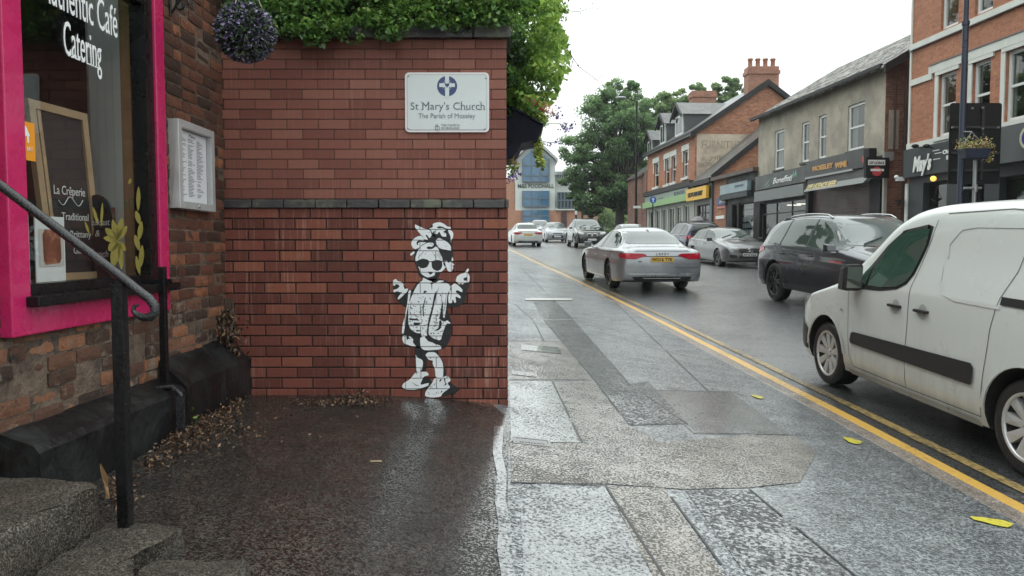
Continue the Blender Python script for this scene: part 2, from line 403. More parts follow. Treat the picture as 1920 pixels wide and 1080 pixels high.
asph = M_wet('wet_road_asphalt', (.012, .013, .014), (.085, .09, .095), grit=60, gb=.6, r0=.2, r1=.45, pud=.35, cov=.38, film=1., cior=2.1)
pave = M_wet('wet_pavement_tarmac', (.06, .066, .072), (.27, .29, .305), grit=58, gb=.7, r0=.18, r1=.5, pud=.8, cov=.47)
pave_coarse = M_wet('wet_coarse_pavement', (.035, .037, .039), (.21, .22, .23), grit=44, gb=.9, r0=.08, r1=.5, pud=1.2, cov=.58, gd=.007)
pave_warm = M_wet('wet_buff_concrete', (.10, .088, .075), (.22, .195, .165), grit=80, gb=.5, r0=.16, r1=.55, pud=1.0, cov=.5)
pave_smooth = M_wet('wet_smooth_concrete', (.08, .086, .09), (.21, .22, .225), grit=62, gb=.4, r0=.10, r1=.45, pud=1.1, cov=.34)
fore = M_wet('wet_forecourt_tarmac', (.005, .0045, .004), (.085, .078, .070), grit=85, gb=.7, r0=.12, r1=.5, pud=1.0, cov=.52, film=.85, spec=.4, gd=.004, big=.06)
dirtg = M_wet('wet_earth', (.03, .028, .02), (.08, .07, .05), grit=20, r0=.3, r1=.6)
kerb_m = M_wet('wet_kerb_stone', (.26, .22, .19), (.46, .39, .34), grit=60, gb=.5, r0=.15, r1=.4)
steps_m = M_wet('weathered_step_concrete', (.022, .018, .014), (.17, .148, .115), grit=120, gb=1.0, r0=.35, r1=.65, pud=5, tint=(.030, .024, .016), gd=.008, film=.25, cov=.6, big=1.)
def M_paint(name, c, wear=.5, under=(.06, .058, .055)):
    m, nt, b = new_mat(name); g = N(nt, "ShaderNodeNewGeometry")
    n1 = N(nt, "ShaderNodeTexNoise", Scale=28., Detail=8., Roughness=.75); ln(nt, g.outputs['Position'], n1.inputs['Vector'])
    n2 = N(nt, "ShaderNodeTexNoise", Scale=1.4, Detail=4.); ln(nt, g.outputs['Position'], n2.inputs['Vector'])
    f = math_(nt, 'ADD', math_(nt, 'MULTIPLY', n1.outputs['Fac'], .75), math_(nt, 'MULTIPLY', n2.outputs['Fac'], .25))
    ln(nt, mixc(nt, ramp(nt, f, [(wear - .05, 0.), (wear + .06, 1.)]), c, under), b.inputs['Base Color'])
    b.inputs['Roughness'].default_value = .3
    bp = N(nt, "ShaderNodeBump", Strength=.5, Distance=.006); ln(nt, n1.outputs['Fac'], bp.inputs['Height']); ln(nt, bp.outputs[0], b.inputs['Normal'])
    return m
yel = M_paint('worn_yellow_paint', (.60, .36, .08), .585); yel2 = M_paint('very_worn_yellow_paint', (.40, .28, .10), .49)
ylime = M_paint('lime_marker_paint', (.52, .46, .05), .58); whp = M_paint('worn_white_paint', (.6, .6, .58), .54)

def strip(fa, fb, y0, y1, ny, fz, nx=6, dz=0):
    m = MB()
    def fn(u, v):
        y = lerp(y0, y1, u); x = lerp(fa(y), fb(y), v); return (x, y, fz(x, y) + dz)
    return m.grid(fn, ny, nx)
g = MB()
def gf(u, v):
    y = lerp(-60, 900, u ** 1.6); x = lerp(-420, 420, v); return (x, y, (R(y) if y > 0 else 0) - .35)
g.grid(gf, 80, 24); struct(g.build('ground', dirtg))
struct(strip(lambda y: kx(y) - .02, lambda y: xr(y), -12, 125, 200, RZ, 14).build('road', asph))
# near pavement (fine near the camera) and forecourt
WALLX = -.04
def pav_left(y): return -2.3 if y < 5.44 else max(-14., WALLX - .02 + (kx(y) - kx(5.44)))
struct(strip(lambda y: -.02 if y < 5.5 else WALLX - .3 + (kx(y) - kx(5.44)) * 1.0, lambda y: kx(y) - .17, -3, 120, 260, PZ, 14).build('pavement', pave))
struct(strip(lambda y: -3.2, lambda y: -.02, -3, 5.6, 40, PZ, 14).build('forecourt', fore))
k = MB()
ys = [-3 + i * .915 for i in range(134)]
for i in range(len(ys) - 1):
    a, b = ys[i], ys[i + 1] - .012
    def P(y, d, z): return (kx(y) + d, y, z)
    za, zb = PZ(kx(a), a) + .003, PZ(kx(b), b) + .003
    k.hexa([P(a, -.17, R(a) - .1), P(a, -.01, R(a) - .1), P(b, -.01, R(b) - .1), P(b, -.17, R(b) - .1), P(a, -.17, za + .014), P(a, -.01, za), P(b, -.01, zb), P(b, -.17, zb + .014)])
struct(k.build('kerb', kerb_m, bevel=.008))
k = MB()
for i in range(60):
    a, b = i * 1.5 - 3, i * 1.5 - 1.515
    k.hexa([(xr(a), a, R(a) - .2), (xr(a) + .13, a, R(a) - .2), (xr(b) + .13, b, R(b) - .2), (xr(b), b, R(b) - .2),
            (xr(a), a, PR(xr(a), a)), (xr(a) + .13, a, PR(xr(a), a)), (xr(b) + .13, b, PR(xr(b), b)), (xr(b), b, PR(xr(b), b))])
struct(k.build('far_kerb', kerb_m))
struct(strip(lambda y: xr(y) + .13, lambda y: xr(y) + 6, -12, 110, 90, PR, 5).build('far_pavement', pave_smooth))
# double yellow lines: one along the kerb foot, one further out
def band(d0, d1, y0, y1, mat, name, n=160):
    return struct(strip(lambda y: kx(y) + d0 + .004 * math.sin(y * 3.1), lambda y: kx(y) + d1 + .004 * math.sin(y * 2.3), y0, y1, n, RZ, 1, .006).build(name, mat))
band(-.004, .108, -3, 60, yel, 'yellow_line_by_the_kerb'); band(.235, .325, -3, 60, yel2, 'outer_yellow_line')
# tarmac and concrete reinstatement patches in the pavement
def patch(pix, mat, name, dz=.0022, px=True, n=8):
    pts = [gp(*p)[:2] for p in pix] if px else pix
    m = MB(); x0, x1 = min(p[0] for p in pts), max(p[0] for p in pts); y0, y1 = min(p[1] for p in pts), max(p[1] for p in pts)
    sx = (x1 - x0) / n; sy = (y1 - y0) / max(n, int((y1 - y0) / .4)); ny = max(n, int((y1 - y0) / .4))
    for i in range(n):
        for j in range(ny):
            q = cliprect(pts, x0 + i * sx, x0 + (i + 1) * sx, y0 + j * sy, y0 + (j + 1) * sy)
            if len(q) >= 3: m.poly([(a, b, PZ(a, b) + dz) for a, b in (q if area2(q) > 0 else q[::-1])])
    return struct(m.build(name, mat, weld=True))
patch([(975, 920), (1135, 915), (1225, 1079), (1290, 1150), (985, 1150)], pave_smooth, 'pavement_patch')
patch([(1137, 912), (1245, 915), (1355, 1079), (1420, 1150), (1290, 1150), (1222, 1079)], pave_warm, 'pavement_patch')
patch([(1285, 920), (1405, 920), (1590, 1079), (1690, 1150), (1480, 1150), (1400, 1079)], pave_coarse, 'pavement_patch')
patch([(956, 715), (1035, 715), (1088, 830), (958, 828)], pave_smooth, 'pavement_patch')
patch([(1037, 718), (1112, 718), (1180, 798), (1240, 830), (1430, 815), (1490, 818), (1530, 850), (1500, 905), (1405, 915), (1280, 918), (1137, 908), (960, 905), (956, 832), (1088, 832)], pave_warm, 'pavement_patch', .0036, n=14)
patch([(1020, 600), (1075, 600), (1180, 720), (1215, 715), (1290, 795), (1180, 797), (1118, 717)], pave_coarse, 'pavement_patch', .0029)
patch([(1215, 732), (1370, 735), (1480, 815), (1300, 812)], pave_smooth, 'pavement_patch')
patch([(955, 640), (1060, 640), (1105, 712), (955, 712)], pave_warm, 'pavement_patch')
patch([(1000, 566), (1040, 563), (1075, 598), (1018, 598)], pave_coarse, 'pavement_patch')
# a lighter concrete rib between forecourt and pavement
patch([(926, 800), (944, 800), (941, 850), (950, 890), (948, 940), (958, 985), (955, 1030), (966, 1079), (968, 1160), (938, 1160), (940, 1079), (932, 1030), (935, 985), (928, 940), (932, 890), (924, 850)], pave_smooth, 'edging_strip', .0030)
tarj = M('dark_bitumen_joint', (.02, .02, .021), rough=.4)
def joint(pix, w=.010, dz=.0042):
    pts = [gp(*p)[:2] for p in pix]; m = MB()
    for (x0, y0), (x1, y1) in zip(pts, pts[1:]):
        L = math.hypot(x1 - x0, y1 - y0); n = max(1, int(L / .12)); nx, ny = -(y1 - y0) / L * w / 2, (x1 - x0) / L * w / 2
        for i in range(n):
            if random.random() < .12: continue
            a, b = i / n, (i + 1) / n; q = [(lerp(x0, x1, a) + nx, lerp(y0, y1, a) + ny), (lerp(x0, x1, b) + nx, lerp(y0, y1, b) + ny), (lerp(x0, x1, b) - nx, lerp(y0, y1, b) - ny), (lerp(x0, x1, a) - nx, lerp(y0, y1, a) - ny)]
            m.poly([(u, v_, PZ(u, v_) + dz) for u, v_ in (q if area2(q) > 0 else q[::-1])])
    return struct(m.build('pavement_joint', tarj))
for q in ([(1136, 912), (1290, 1150)], [(1246, 916), (1420, 1150)], [(1405, 918), (1640, 1110)], [(1036, 716), (1092, 832)], [(956, 714), (1112, 714)], [(956, 831), (1090, 831)], [(956, 905), (1137, 910)], [(1075, 600), (1180, 720), (1290, 797)],
          [(975, 500), (1075, 600)], [(1020, 600), (1118, 717), (1180, 798)], [(1216, 732), (1372, 735), (1400, 745)], [(1300, 813), (1500, 818)], [(956, 640), (1062, 640)], [(1000, 520), (956, 520)], [(1060, 480), (1230, 640), (1330, 735)], [(965, 570), (1000, 600), (1020, 640)], [(1180, 797), (1240, 799)]): joint(q, .012)
# iron covers: plate with raised ribs and a frame
iron = M('wet_cast_iron', (.10, .10, .10), rough=.25, coat=1., metal=.2, var=.3, vs=30, bump=.4, bs=200)
def cover(x0, x1, y0, y1, label, nr):
    r_ = thing('access_cover', label, 'access cover', ((x0 + x1) / 2, (y0 + y1) / 2, PZ((x0 + x1) / 2, (y0 + y1) / 2)))
    fr = MB(); z = lambda x, y: PZ(x, y)
    def slab(m, a0, a1, b0, b1, h0, h1):
        m.hexa([(a0, b0, z(a0, b0) + h0), (a1, b0, z(a1, b0) + h0), (a1, b1, z(a1, b1) + h0), (a0, b1, z(a0, b1) + h0),
                (a0, b0, z(a0, b0) + h1), (a1, b0, z(a1, b0) + h1), (a1, b1, z(a1, b1) + h1), (a0, b1, z(a0, b1) + h1)])
    t = .018
    slab(fr, x0, x1, y0, y0 + t, -.02, .0062); slab(fr, x0, x1, y1 - t, y1, -.02, .0062); slab(fr, x0, x0 + t, y0 + t, y1 - t, -.02, .0062); slab(fr, x1 - t, x1, y0 + t, y1 - t, -.02, .0062)
    fr.build('cover_frame', iron, r_)
    pl = MB(); slab(pl, x0 + t + .004, x1 - t - .004, y0 + t + .004, y1 - t - .004, -.02, .0046)
    for i in range(nr):
        a = lerp(x0 + .04, x1 - .05, i / max(1, nr - 1)); slab(pl, a, a + .012, y0 + .04, y1 - .04, .003, .0075)
    pl.build('cover_plate', iron, r_)
c1 = gp(962, 830); cover(c1[0], c1[0] + .23, c1[1] - .02, c1[1] + .12, 'small ribbed iron cover in the pavement nearest the camera, beside the wall corner', 9)
c1 = gp(960, 703); cover(c1[0], c1[0] + .22, c1[1], c1[1] + .22, 'plain square iron cover beside the wall, between two other covers', 3)
c1 = gp(978, 657); cover(c1[0], c1[0] + .42, c1[1], c1[1] + .42, 'wide ribbed iron cover furthest up the pavement by the wall', 12)
# spray-painted lime survey marks
for i, (px, py, dx, dy) in enumerate(((1600, 828, .145, .075), (1420, 745, .10, .065), (1860, 980, .18, .06))):
    c = gp(px, py)[:2]; pts = []
    for j in range(10):
        a = j * math.tau / 10; q = 1 + .28 * math.sin(j * 4.7 + i); pts.append((c[0] + dx / 2 * math.cos(a) * q, c[1] + dy * math.sin(a) * q))
    patch(pts, ylime, 'survey_mark', .008, px=False, n=4)
patch([(985, 560), (1072, 560), (1074, 564), (985, 564)], whp, 'white_mark', .012)
# ============================================================ CHURCH WALL (facing the camera)
WY = 5.44
def zw(py): return W(960, py, WY)[2]
ZB0, ZB1, ZC0, ZC1 = zw(390), zw(373), zw(73), zw(51)
XL, XR = -2.07, -.04
brick_red = M_attr('red_facing_brick', [(0, (.10, .030, .022)), (.35, (.150, .045, .033)), (.8, (.20, .062, .044)), (1, (.25, .085, .052))], rough=.6, spec=.3, bump=.25, bs=90,
                   spots=[(2.2, .58, .75, (.075, .035, .028)), (7., .66, .78, (.22, .10, .07))], drips=(.50, .34, .27))
brick_red_skylit = M_attr('red_facing_brick_skylit', [(0, (.17, .060, .044)), (.5, (.22, .082, .060)), (1, (.26, .108, .080))], rough=.6, spec=.3, bump=.2, bs=90,
                      spots=[(3.1, .60, .78, (.12, .065, .05))], drips=(.30, .18, .14))  # lighter ramp paints in the extra sky light on the upper courses
mortar_dark = M('dark_mortar', (.028, .021, .018), rough=.8, var=.4, vs=12, bump=.4, bs=80)
coping_m = M('wet_blue_brick_coping', (.055, .052, .055), rough=.35, var=.45, vs=8, bump=.4, bs=60, stain=(.12, .13, .09))
wall = thing('church_wall', 'red brick boundary wall with stencil, sign and dark coping, facing the camera', 'wall', ((XL + XR) / 2, WY, PZ(-1, WY)))
def brick_face(mb, x0, x1, z, bh, bw, yf, ym, off, bev=.0035, jit=.0012, j=.010, nudge=None):
    x = x0 - off
    while x < x1:
        a, b = max(x0, x + j / 2), min(x1, x + bw - j / 2)
        if b - a > .03:
            y = yf + random.uniform(-jit, jit); r = random.random(); z0, z1 = z + j / 2, z + bh - j / 2
            P = [(a, ym, z0), (b, ym, z0), (b, ym, z1), (a, ym, z1), (a, y + bev, z0), (b, y + bev, z0), (b, y + bev, z1), (a, y + bev, z1),
                 (a + bev, y, z0 + bev), (b - bev, y, z0 + bev), (b - bev, y, z1 - bev), (a + bev, y, z1 - bev)]
            mb.add(P, [(0, 1, 5, 4), (1, 2, 6, 5), (2, 3, 7, 6), (3, 0, 4, 7), (4, 5, 9, 8), (5, 6, 10, 9), (6, 7, 11, 10), (7, 4, 8, 11), (8, 9, 10, 11)], rnd=r)
        x += bw
BH = (390 - 765) / 18.9; bh = abs(zw(390) - zw(765)) / 18.9; BW = .2235
lo = MB(); rects = []; YF = WY - .018; YM = WY - .008; JJ = .009
n = 21
for i in range(n):
    z = ZB0 - (i + 1) * bh; off = BW / 2 if i % 2 else 0
    brick_face(lo, XL, XR + .012, z, bh, BW, YF, YM, off + .04, j=JJ)
    x = XL - off - .04
    while x < XR: rects.append((max(XL, x + JJ / 2), min(XR + .012, x + BW - JJ / 2), z + JJ / 2, z + bh - JJ / 2)); x += BW
lo.build('lower_brickwork', brick_red, wall)
hi = MB(); nh = 16; bh2 = (ZC0 - ZB1) / nh
for i in range(nh): brick_face(hi, XL, XR, ZB1 + i * bh2, bh2, BW, WY, WY + .008, (BW / 2 if i % 2 else 0) + .09, j=.0055, jit=.0008, bev=.002)
hi.build('upper_brickwork', brick_red_skylit, wall)
co = MB(); co.box(XL - .1, XR + .006, YM, WY + .35, -.2, ZB0); co.build('mortar_core', mortar_dark, wall); co = MB(); co.box(XL - .1, XR - .006, WY + .0045, WY + .35, ZB0, ZC0); co.build('upper_mortar', M('red_brown_mortar', (.075, .035, .026), rough=.8, var=.4, vs=12), wall)
bd = MB(); cp = MB(); x = XL
while x < XR:
    b = min(x + .225, XR + .025); bd.hexa([(x, YF - .022, ZB0), (b - .008, YF - .022, ZB0), (b - .008, WY + .006, ZB0), (x, WY + .006, ZB0), (x, YF - .022, ZB1 - .014), (b - .008, YF - .022, ZB1 - .014), (b - .008, WY + .006, ZB1 + .001), (x, WY + .006, ZB1 + .001)]); x += .225
bd.build('band_course', coping_m, wall, bevel=.004)
x = XL
while x < XR:
    b = min(x + .6, XR + .035); cp.box(x, b - .006, WY - .045, WY + .40, ZC0, ZC1); x += .6
cp.build('coping', coping_m, wall, bevel=.006)
# return of the wall running up the street behind the corner
rt = MB(); n_ = 24
brk_far = M_brick('return_brick', (.17, .055, .038), (.22, .08, .05), (.05, .04, .035))
for i in range(n_):
    y0, y1 = WY + .4 + i * 1.6, WY + .4 + (i + 1) * 1.6; xa, xb = XR - .02 + (kx(y0) - kx(WY)) * 1., XR - .02 + (kx(y1) - kx(WY)) * 1.
    if i > 20: break
    rt.hexa([(xa - .33, y0, -.2), (xa, y0, -.2), (xb, y1, -.2), (xb - .33, y1, -.2), (xa - .33, y0, ZC0), (xa, y0, ZC0), (xb, y1, ZC0), (xb - .33, y1, ZC0)])
rt.build('return_wall', brk_far, wall)
# ------------------------------------------------------------ stencil painting
st_black = M('matt_black_spray_paint', (.012, .012, .014), rough=.45, var=.3, vs=30, bump=.15, bs=120)
st_white = M('white_spray_paint', (.80, .83, .85), rough=.5, var=.10, vs=14, bump=.15, bs=120)
st_joint_w = M('thin_white_paint_in_joint', (.42, .42, .42), rough=.7, var=.5, vs=40)
BLK = [
 [(300,110),(360,190),(300,200),(250,240),(245,300),(285,345),(275,420),(285,500),(310,560),(330,640),(370,672),(440,690),(490,715),(520,690),(560,650),(575,600),(600,560),(640,560),(700,500),(722,400),(712,330),(702,270),(722,180),(700,110),(620,60),(560,38),(480,60),(440,115)],
 [(370,680),(300,730),(260,800),(215,800),(170,750),(110,700),(60,690),(40,740),(45,830),(90,920),(170,995),(200,990),(190,1080),(160,1200),(140,1300),(145,1380),(190,1430),(300,1455),(600,1470),(640,1440),(690,1350),(702,1200),(690,1120),(645,1000),(700,1000),(790,990),(850,930),(872,820),(905,740),(880,700),(780,740),(700,760),(650,700),(560,670)],
 [(283,1440),(425,1440),(425,1560),(415,1720),(360,1740),(300,1730),(293,1560)],
 [(400,1440),(550,1450),(555,1540),(605,1600),(635,1700),(645,1790),(520,1790),(510,1680),(480,1610),(420,1560)],
 [(140,1885),(160,1925),(220,1940),(330,1932),(460,1905),(485,1850),(450,1780),(300,1800)],
 [(585,2010),(690,1980),(735,1975),(770,1935),(805,1908),(740,1885),(690,1840),(640,1780),(560,1900)]]
WHT = [
 [(290,62),(312,75),(400,115),(460,130),(478,185),(455,222),(420,180),(408,190),(440,238),(400,235),(365,195),(330,150),(300,115),(288,95)],
 [(360,190),(300,205),(255,245),(245,290),(262,325),(290,345),(330,330),(372,290),(425,268),(375,265),(345,262),(320,278),(328,300),(308,292),(306,262),(335,240),(375,250),(400,240)],
 [(445,268),(400,285),(350,315),(315,370),(293,440),(296,485),(330,465),(375,448),(430,458),(447,480),(480,480),(520,465),(560,465),(602,482),(592,420),(566,370),(548,330),(522,312),(495,335),(470,345),(430,342),(418,322),(448,310),(475,318),(500,300),(495,272)],
 [(325,530),(345,552),(380,560),(425,545),(447,505),(450,485),(475,485),(478,545),(500,575),(545,590),(580,570),(598,530),(592,488),(620,480),(640,540),(590,600),(515,604),(510,640),(432,664),(385,640),(350,610)],
 [(605,490),(645,470),(665,500),(690,480),(712,500),(735,515),(712,530),(722,550),(700,597),(660,592),(640,545),(615,530)],
 [(522,240),(560,215),(612,240),(662,270),(695,312),(697,362),(650,352),(592,342),(556,325),(532,290)],
 [(445,112),(492,95),(486,60),(520,45),(570,38),(620,60),(650,88),(692,95),(692,115),(640,112),(600,90),(560,83),(530,98),(556,112),(600,106),(640,126),(600,150),(640,165),(642,205),(590,200),(562,142),(535,182),(505,165),(520,130),(482,165),(470,130)],
 [(660,125),(700,132),(722,165),(716,215),(702,232),(692,285),(690,200),(668,160)], [(230,400),(278,365),(288,385),(246,420)],
 [(700,410),(715,440),(722,470),(702,480)],
 [(378,660),(440,694),(482,706),(478,728),(520,722),(560,692),(622,700),(590,715),(520,722),(330,722),(378,692)],
 [(330,725),(470,718),(478,820),(485,718),(660,722),(702,790),(655,835),(640,1000),(622,1120),(603,1105),(606,900),(585,990),(562,1130),(592,1148),(625,1160),(652,1140),(695,1180),(640,1180),(600,1290),(578,1372),(500,1350),(442,1310),(445,1210),(492,1030),(540,800),(505,850),(480,1000),(440,1130),(418,1300),(445,1340),(492,1402),(585,1430),(582,1472),(400,1482),(352,1450),(345,1350),(362,1325),(358,1290),(300,1285),(240,1245),(213,1180),(215,960),(240,900),(290,790)],
 [(215,812),(246,800),(230,900),(190,1080),(178,1190),(162,1295),(140,1290),(146,1200),(176,1100),(206,930)],
 [(45,690),(75,675),(92,700),(130,710),(160,735),(160,760),(175,800),(130,830),(90,815),(50,830),(46,800),(90,790),(118,760),(98,738),(70,738),(60,760),(40,745)],
 [(90,895),(170,790),(215,785),(202,820),(140,880),(105,912)], [(150,1310),(232,1320),(272,1360),(262,1390),(305,1440),(240,1430),(162,1402),(145,1360)],
 [(745,700),(760,650),(800,622),(850,610),(870,570),(892,558),(897,580),(878,605),(890,622),(905,650),(900,715),(850,720),(820,745),(805,722),(790,745),(760,710)],
 [(690,755),(740,725),(790,762),(825,800),(820,830),(765,802),(742,820),(802,872),(803,900),(742,872),(752,940),(735,950),(712,900),(705,950),(665,950),(662,880),(682,800)],
 [(297,1525),(312,1560),(375,1590),(380,1630),(370,1690),(350,1722),(305,1725),(300,1600)],
 [(405,1535),(432,1502),(512,1500),(562,1550),(602,1620),(608,1700),(605,1785),(520,1785),(515,1700),(485,1620),(495,1600),(440,1585)],
 [(290,1735),(350,1722),(422,1720),(450,1760),(385,1775),(345,1870),(450,1845),(440,1880),(300,1925),(180,1922),(140,1890),(160,1850),(230,1810),(270,1760)],
 [(510,1790),(612,1780),(645,1765),(682,1790),(690,1822),(652,1852),(690,1898),(600,1960),(580,2003),(480,2012),(400,1998),(405,1950),(440,1900),(480,1850)]]
import math as _m
BL2 = [[(325,497),(345,465),(390,453),(435,475),(442,510),(420,540),(375,550),(340,530)], [(532+54*_m.cos(a*.52), 522+56*_m.sin(a*.52)) for a in range(12)],
 [(425,598),(482,597),(492,608),(462,632),(445,612)], [(555,362),(600,350),(652,360),(705,380),(712,430),(690,470),(640,468),(600,440),(575,400)],
 [(830,672),(872,655),(876,695),(845,698)], [(380,845),(395,805),(430,822)], [(405,880),(412,884),(385,1010),(392,1100),(380,1100),(372,1000)],
 [(480,185),(520,175),(515,240),(520,270),(470,265),(440,262),(455,235)], [(470,190),(500,180),(555,170),(560,182),(510,205)],
 [(220,1118),(320,1128),(335,1145),(225,1140)], [(270,1165),(350,1172),(352,1190),(280,1206)], [(298,1250),(356,1256),(350,1266),(305,1264)],
 [(560,1150),(585,1140),(592,1180),(575,1240),(540,1260),(515,1250),(550,1235),(560,1200)], [(395,1330),(440,1310),(520,1360),(600,1390),(610,1430),(520,1400),(440,1380),(420,1355)],
 [(190,1320),(215,1310),(220,1335),(245,1350),(215,1350),(200,1370)], [(345,1872),(380,1800),(432,1785),(472,1830),(425,1850)], [(300,1735),(318,1742),(305,1750)],
 [(452,1565),(475,1563),(465,1575)], [(560,1830),(572,1805),(590,1800),(580,1830)], [(610,1800),(628,1795),(632,1840),(650,1860),(625,1880),(630,1850)], [(585,1930),(600,1945),(580,1960)],
 [(520,1960),(540,1948),(535,1965)], [(640,1780),(660,1765),(650,1790)], [(250,1830),(300,1870),(345,1872),(300,1880)]]
rs = random.Random(3)
for _ in range(150):       # short ticks and creases on the printed top and jacket
    x, y = rs.uniform(225, 630), rs.uniform(840, 1330)
    if 490 < x < 560 and y < 1000: continue
    a = rs.choice((.2, 1.4, 1.3, 2.9)) + rs.uniform(-.5, .5); l = rs.uniform(10, 32); t = rs.uniform(3.5, 8)
    if y > 1050: l *= 1.3
    dx, dy = math.cos(a) * l, math.sin(a) * l; BL2.append([(x - dx / 2, y - dy / 2), (x + t * math.sin(a), y - t * math.cos(a)), (x + dx / 2, y + dy / 2), (x - t * math.sin(a) * .3, y + t * math.cos(a) * .3)])
for _ in range(26):        # hair strands
    x, y = rs.uniform(340, 690), rs.uniform(120, 440)
    if 400 < x < 520 and y > 440: continue
    a = rs.uniform(-1, 1); l = rs.uniform(14, 40); BL2.append([(x, y), (x + math.cos(a) * l / 2, y + math.sin(a) * l / 2 - 3), (x + math.cos(a) * l, y + math.sin(a) * l), (x + math.cos(a) * l / 2, y + math.sin(a) * l / 2 + 1.5)])
for _ in range(20):
    x, y = rs.uniform(430, 640), rs.uniform(1800, 1980); BL2.append([(x, y), (x + rs.uniform(6, 16), y - 3), (x + rs.uniform(8, 18), y + rs.uniform(4, 12))])
for x0, y0, x1, y1 in ((430, 1900, 500, 1880), (600, 790, 580, 1000), (650, 800, 610, 1100), (560, 760, 520, 900), (250, 900, 225, 1090), (360, 1000, 355, 1150), (700, 800, 690, 940), (520, 380, 600, 480), (540, 370, 600, 450), (480, 380, 545, 450), (350, 380, 320, 470), (400, 350, 340, 430), (380, 1060, 420, 1060)):
    L_ = math.hypot(x1 - x0, y1 - y0); nx_, ny_ = -(y1 - y0) / L_ * 3, (x1 - x0) / L_ * 3; BL2.append([(x0, y0), ((x0 + x1) / 2 + nx_, (y0 + y1) / 2 + ny_), (x1, y1), ((x0 + x1) / 2 - nx_, (y0 + y1) / 2 - ny_)])
girl = thing('stencil_painting', 'black and white stencil of a child in sunglasses and jacket, sprayed on the brick wall', 'mural', (W(810, 765, WY)[0], WY, PZ(-.6, WY)))
def g2w(p): q = W(730 + p[0] / 6, 410 + p[1] / 6, YF); return (q[0], q[2])
def smooth_poly(p):     # one corner-cutting pass
    out = []
    for i in range(len(p)):
        a, b = p[i], p[(i + 1) % len(p)]; out += [(a[0] * .82 + b[0] * .18, a[1] * .82 + b[1] * .18), (a[0] * .18 + b[0] * .82, a[1] * .18 + b[1] * .82)]
    return out
def paint(polys, mat, jm, off, name):
    mb = MB(); jb = MB()
    for p in polys:
        p = smooth_poly([g2w(q) for q in p])
        if area2(p) < 0: p = p[::-1]
        # facing the camera (-y): x to the right, z up is counter-clockwise already
        x0, x1 = min(a[0] for a in p), max(a[0] for a in p); z0, z1 = min(a[1] for a in p), max(a[1] for a in p)
        for r in rects:
            if r[1] < x0 or r[0] > x1 or r[3] < z0 or r[2] > z1: continue
            q = cliprect(p, r[0] - .0012, r[1] + .0012, r[2] - .0012, r[3] + .0012)
            if len(q) >= 3: mb.poly([(a, YF - off, z) for a, z in q])
        jb.poly([(a, YF + .0045 - off * .4, z) for a, z in p])
    mb.build(name, mat, girl); jb.build(name + '_in_joints', jm, girl)
paint(BLK, st_black, st_black, .0020, 'black_layer'); paint(WHT, st_white, st_joint_w, .0028, 'white_layer'); paint(BL2, st_black, st_black, .0036, 'black_detail')
# ------------------------------------------------------------ church sign
sg_w = M('wet_white_sign_enamel', (.62, .68, .68), rough=.22, coat=.3, var=.05, vs=6); sg_rim = M('sign_rim_grey', (.40, .40, .42), rough=.4); sg_edge = M('sign_edge_white', (.74, .72, .72), rough=.4)
navy = M('sign_navy', (.035, .055, .17), rough=.4); sg_txt = M('sign_text_grey_blue', (.10, .13, .15), rough=.5); sg_txt2 = M('sign_text_grey', (.16, .18, .19), rough=.5); screwm = M('screw_steel', (.4, .4, .4), rough=.3, metal=1)
SY = WY - .012
def S(px, py, d=0): return W(px, py, SY - d)
def rrect(cx, cz, hw, hh, r, y, n=5):
    pts = []
    for (sx, sz, a0) in ((1, -1, -90), (1, 1, 0), (-1, 1, 90), (-1, -1, 180)):
        for i in range(n + 1):
            a = math.radians(a0 + 90 * i / n); pts.append((cx + sx * (hw - r) + r * math.cos(a), y, cz + sz * (hh - r) + r * math.sin(a)))
    return pts
c0, c1 = S(760, 248), S(917, 136); scx, scz, shw, shh = (c0[0] + c1[0]) / 2, (c0[2] + c1[2]) / 2, (c1[0] - c0[0]) / 2, (c1[2] - c0[2]) / 2
sign = thing('church_sign', 'white rounded church sign with a navy cross emblem, high on the red brick wall', 'sign', (scx, SY, scz))
m_ = MB(); m_.prism(rrect(scx, scz, shw, shh, .03, SY - .004), (0, .014, 0)); m_.build('sign_board', sg_edge, sign)
m_ = MB(); m_.poly(rrect(scx, scz, shw - .014, shh - .014, .024, SY - .0052)); m_.build('sign_rule', sg_rim, sign)
m_ = MB(); m_.poly(rrect(scx, scz, shw - .018, shh - .018, .022, SY - .0064)); m_.build('sign_face', sg_w, sign)
ec = S(838.5, 162); er = .071; em = MB()
em.poly([(ec[0] + er * math.cos(a * math.tau / 40), SY - .0076, ec[2] + er * math.sin(a * math.tau / 40)) for a in range(40)]); em.build('emblem_disc', navy, sign)
em = MB(); yy = SY - .0088
for x0, x1, z0, z1 in ((-.014, .014, -.08, .08), (-.055, -.014, -.006, .020), (.014, .055, -.006, .020)): em.quad((ec[0] + x0, yy, ec[2] + z0), (ec[0] + x1, yy, ec[2] + z0), (ec[0] + x1, yy, ec[2] + z1), (ec[0] + x0, yy, ec[2] + z1))
for sx in (-1, 1):
    for sz in (-1, 1):
        for an in (35, 58):
            a = math.radians(an); c_, s_ = math.cos(a) * sx, math.sin(a) * sz; o_ = (ec[0], ec[2] + .007)
            em.quad((o_[0] + c_ * .02 - s_ * .0017, yy, o_[1] + s_ * .02 + c_ * .0017), (o_[0] + c_ * .038 - s_ * .001, yy, o_[1] + s_ * .038 + c_ * .001), (o_[0] + c_ * .038 + s_ * .001, yy, o_[1] + s_ * .038 - c_ * .001), (o_[0] + c_ * .02 + s_ * .0017, yy, o_[1] + s_ * .02 - c_ * .0017))
em.build('emblem_cross', sg_w, sign)
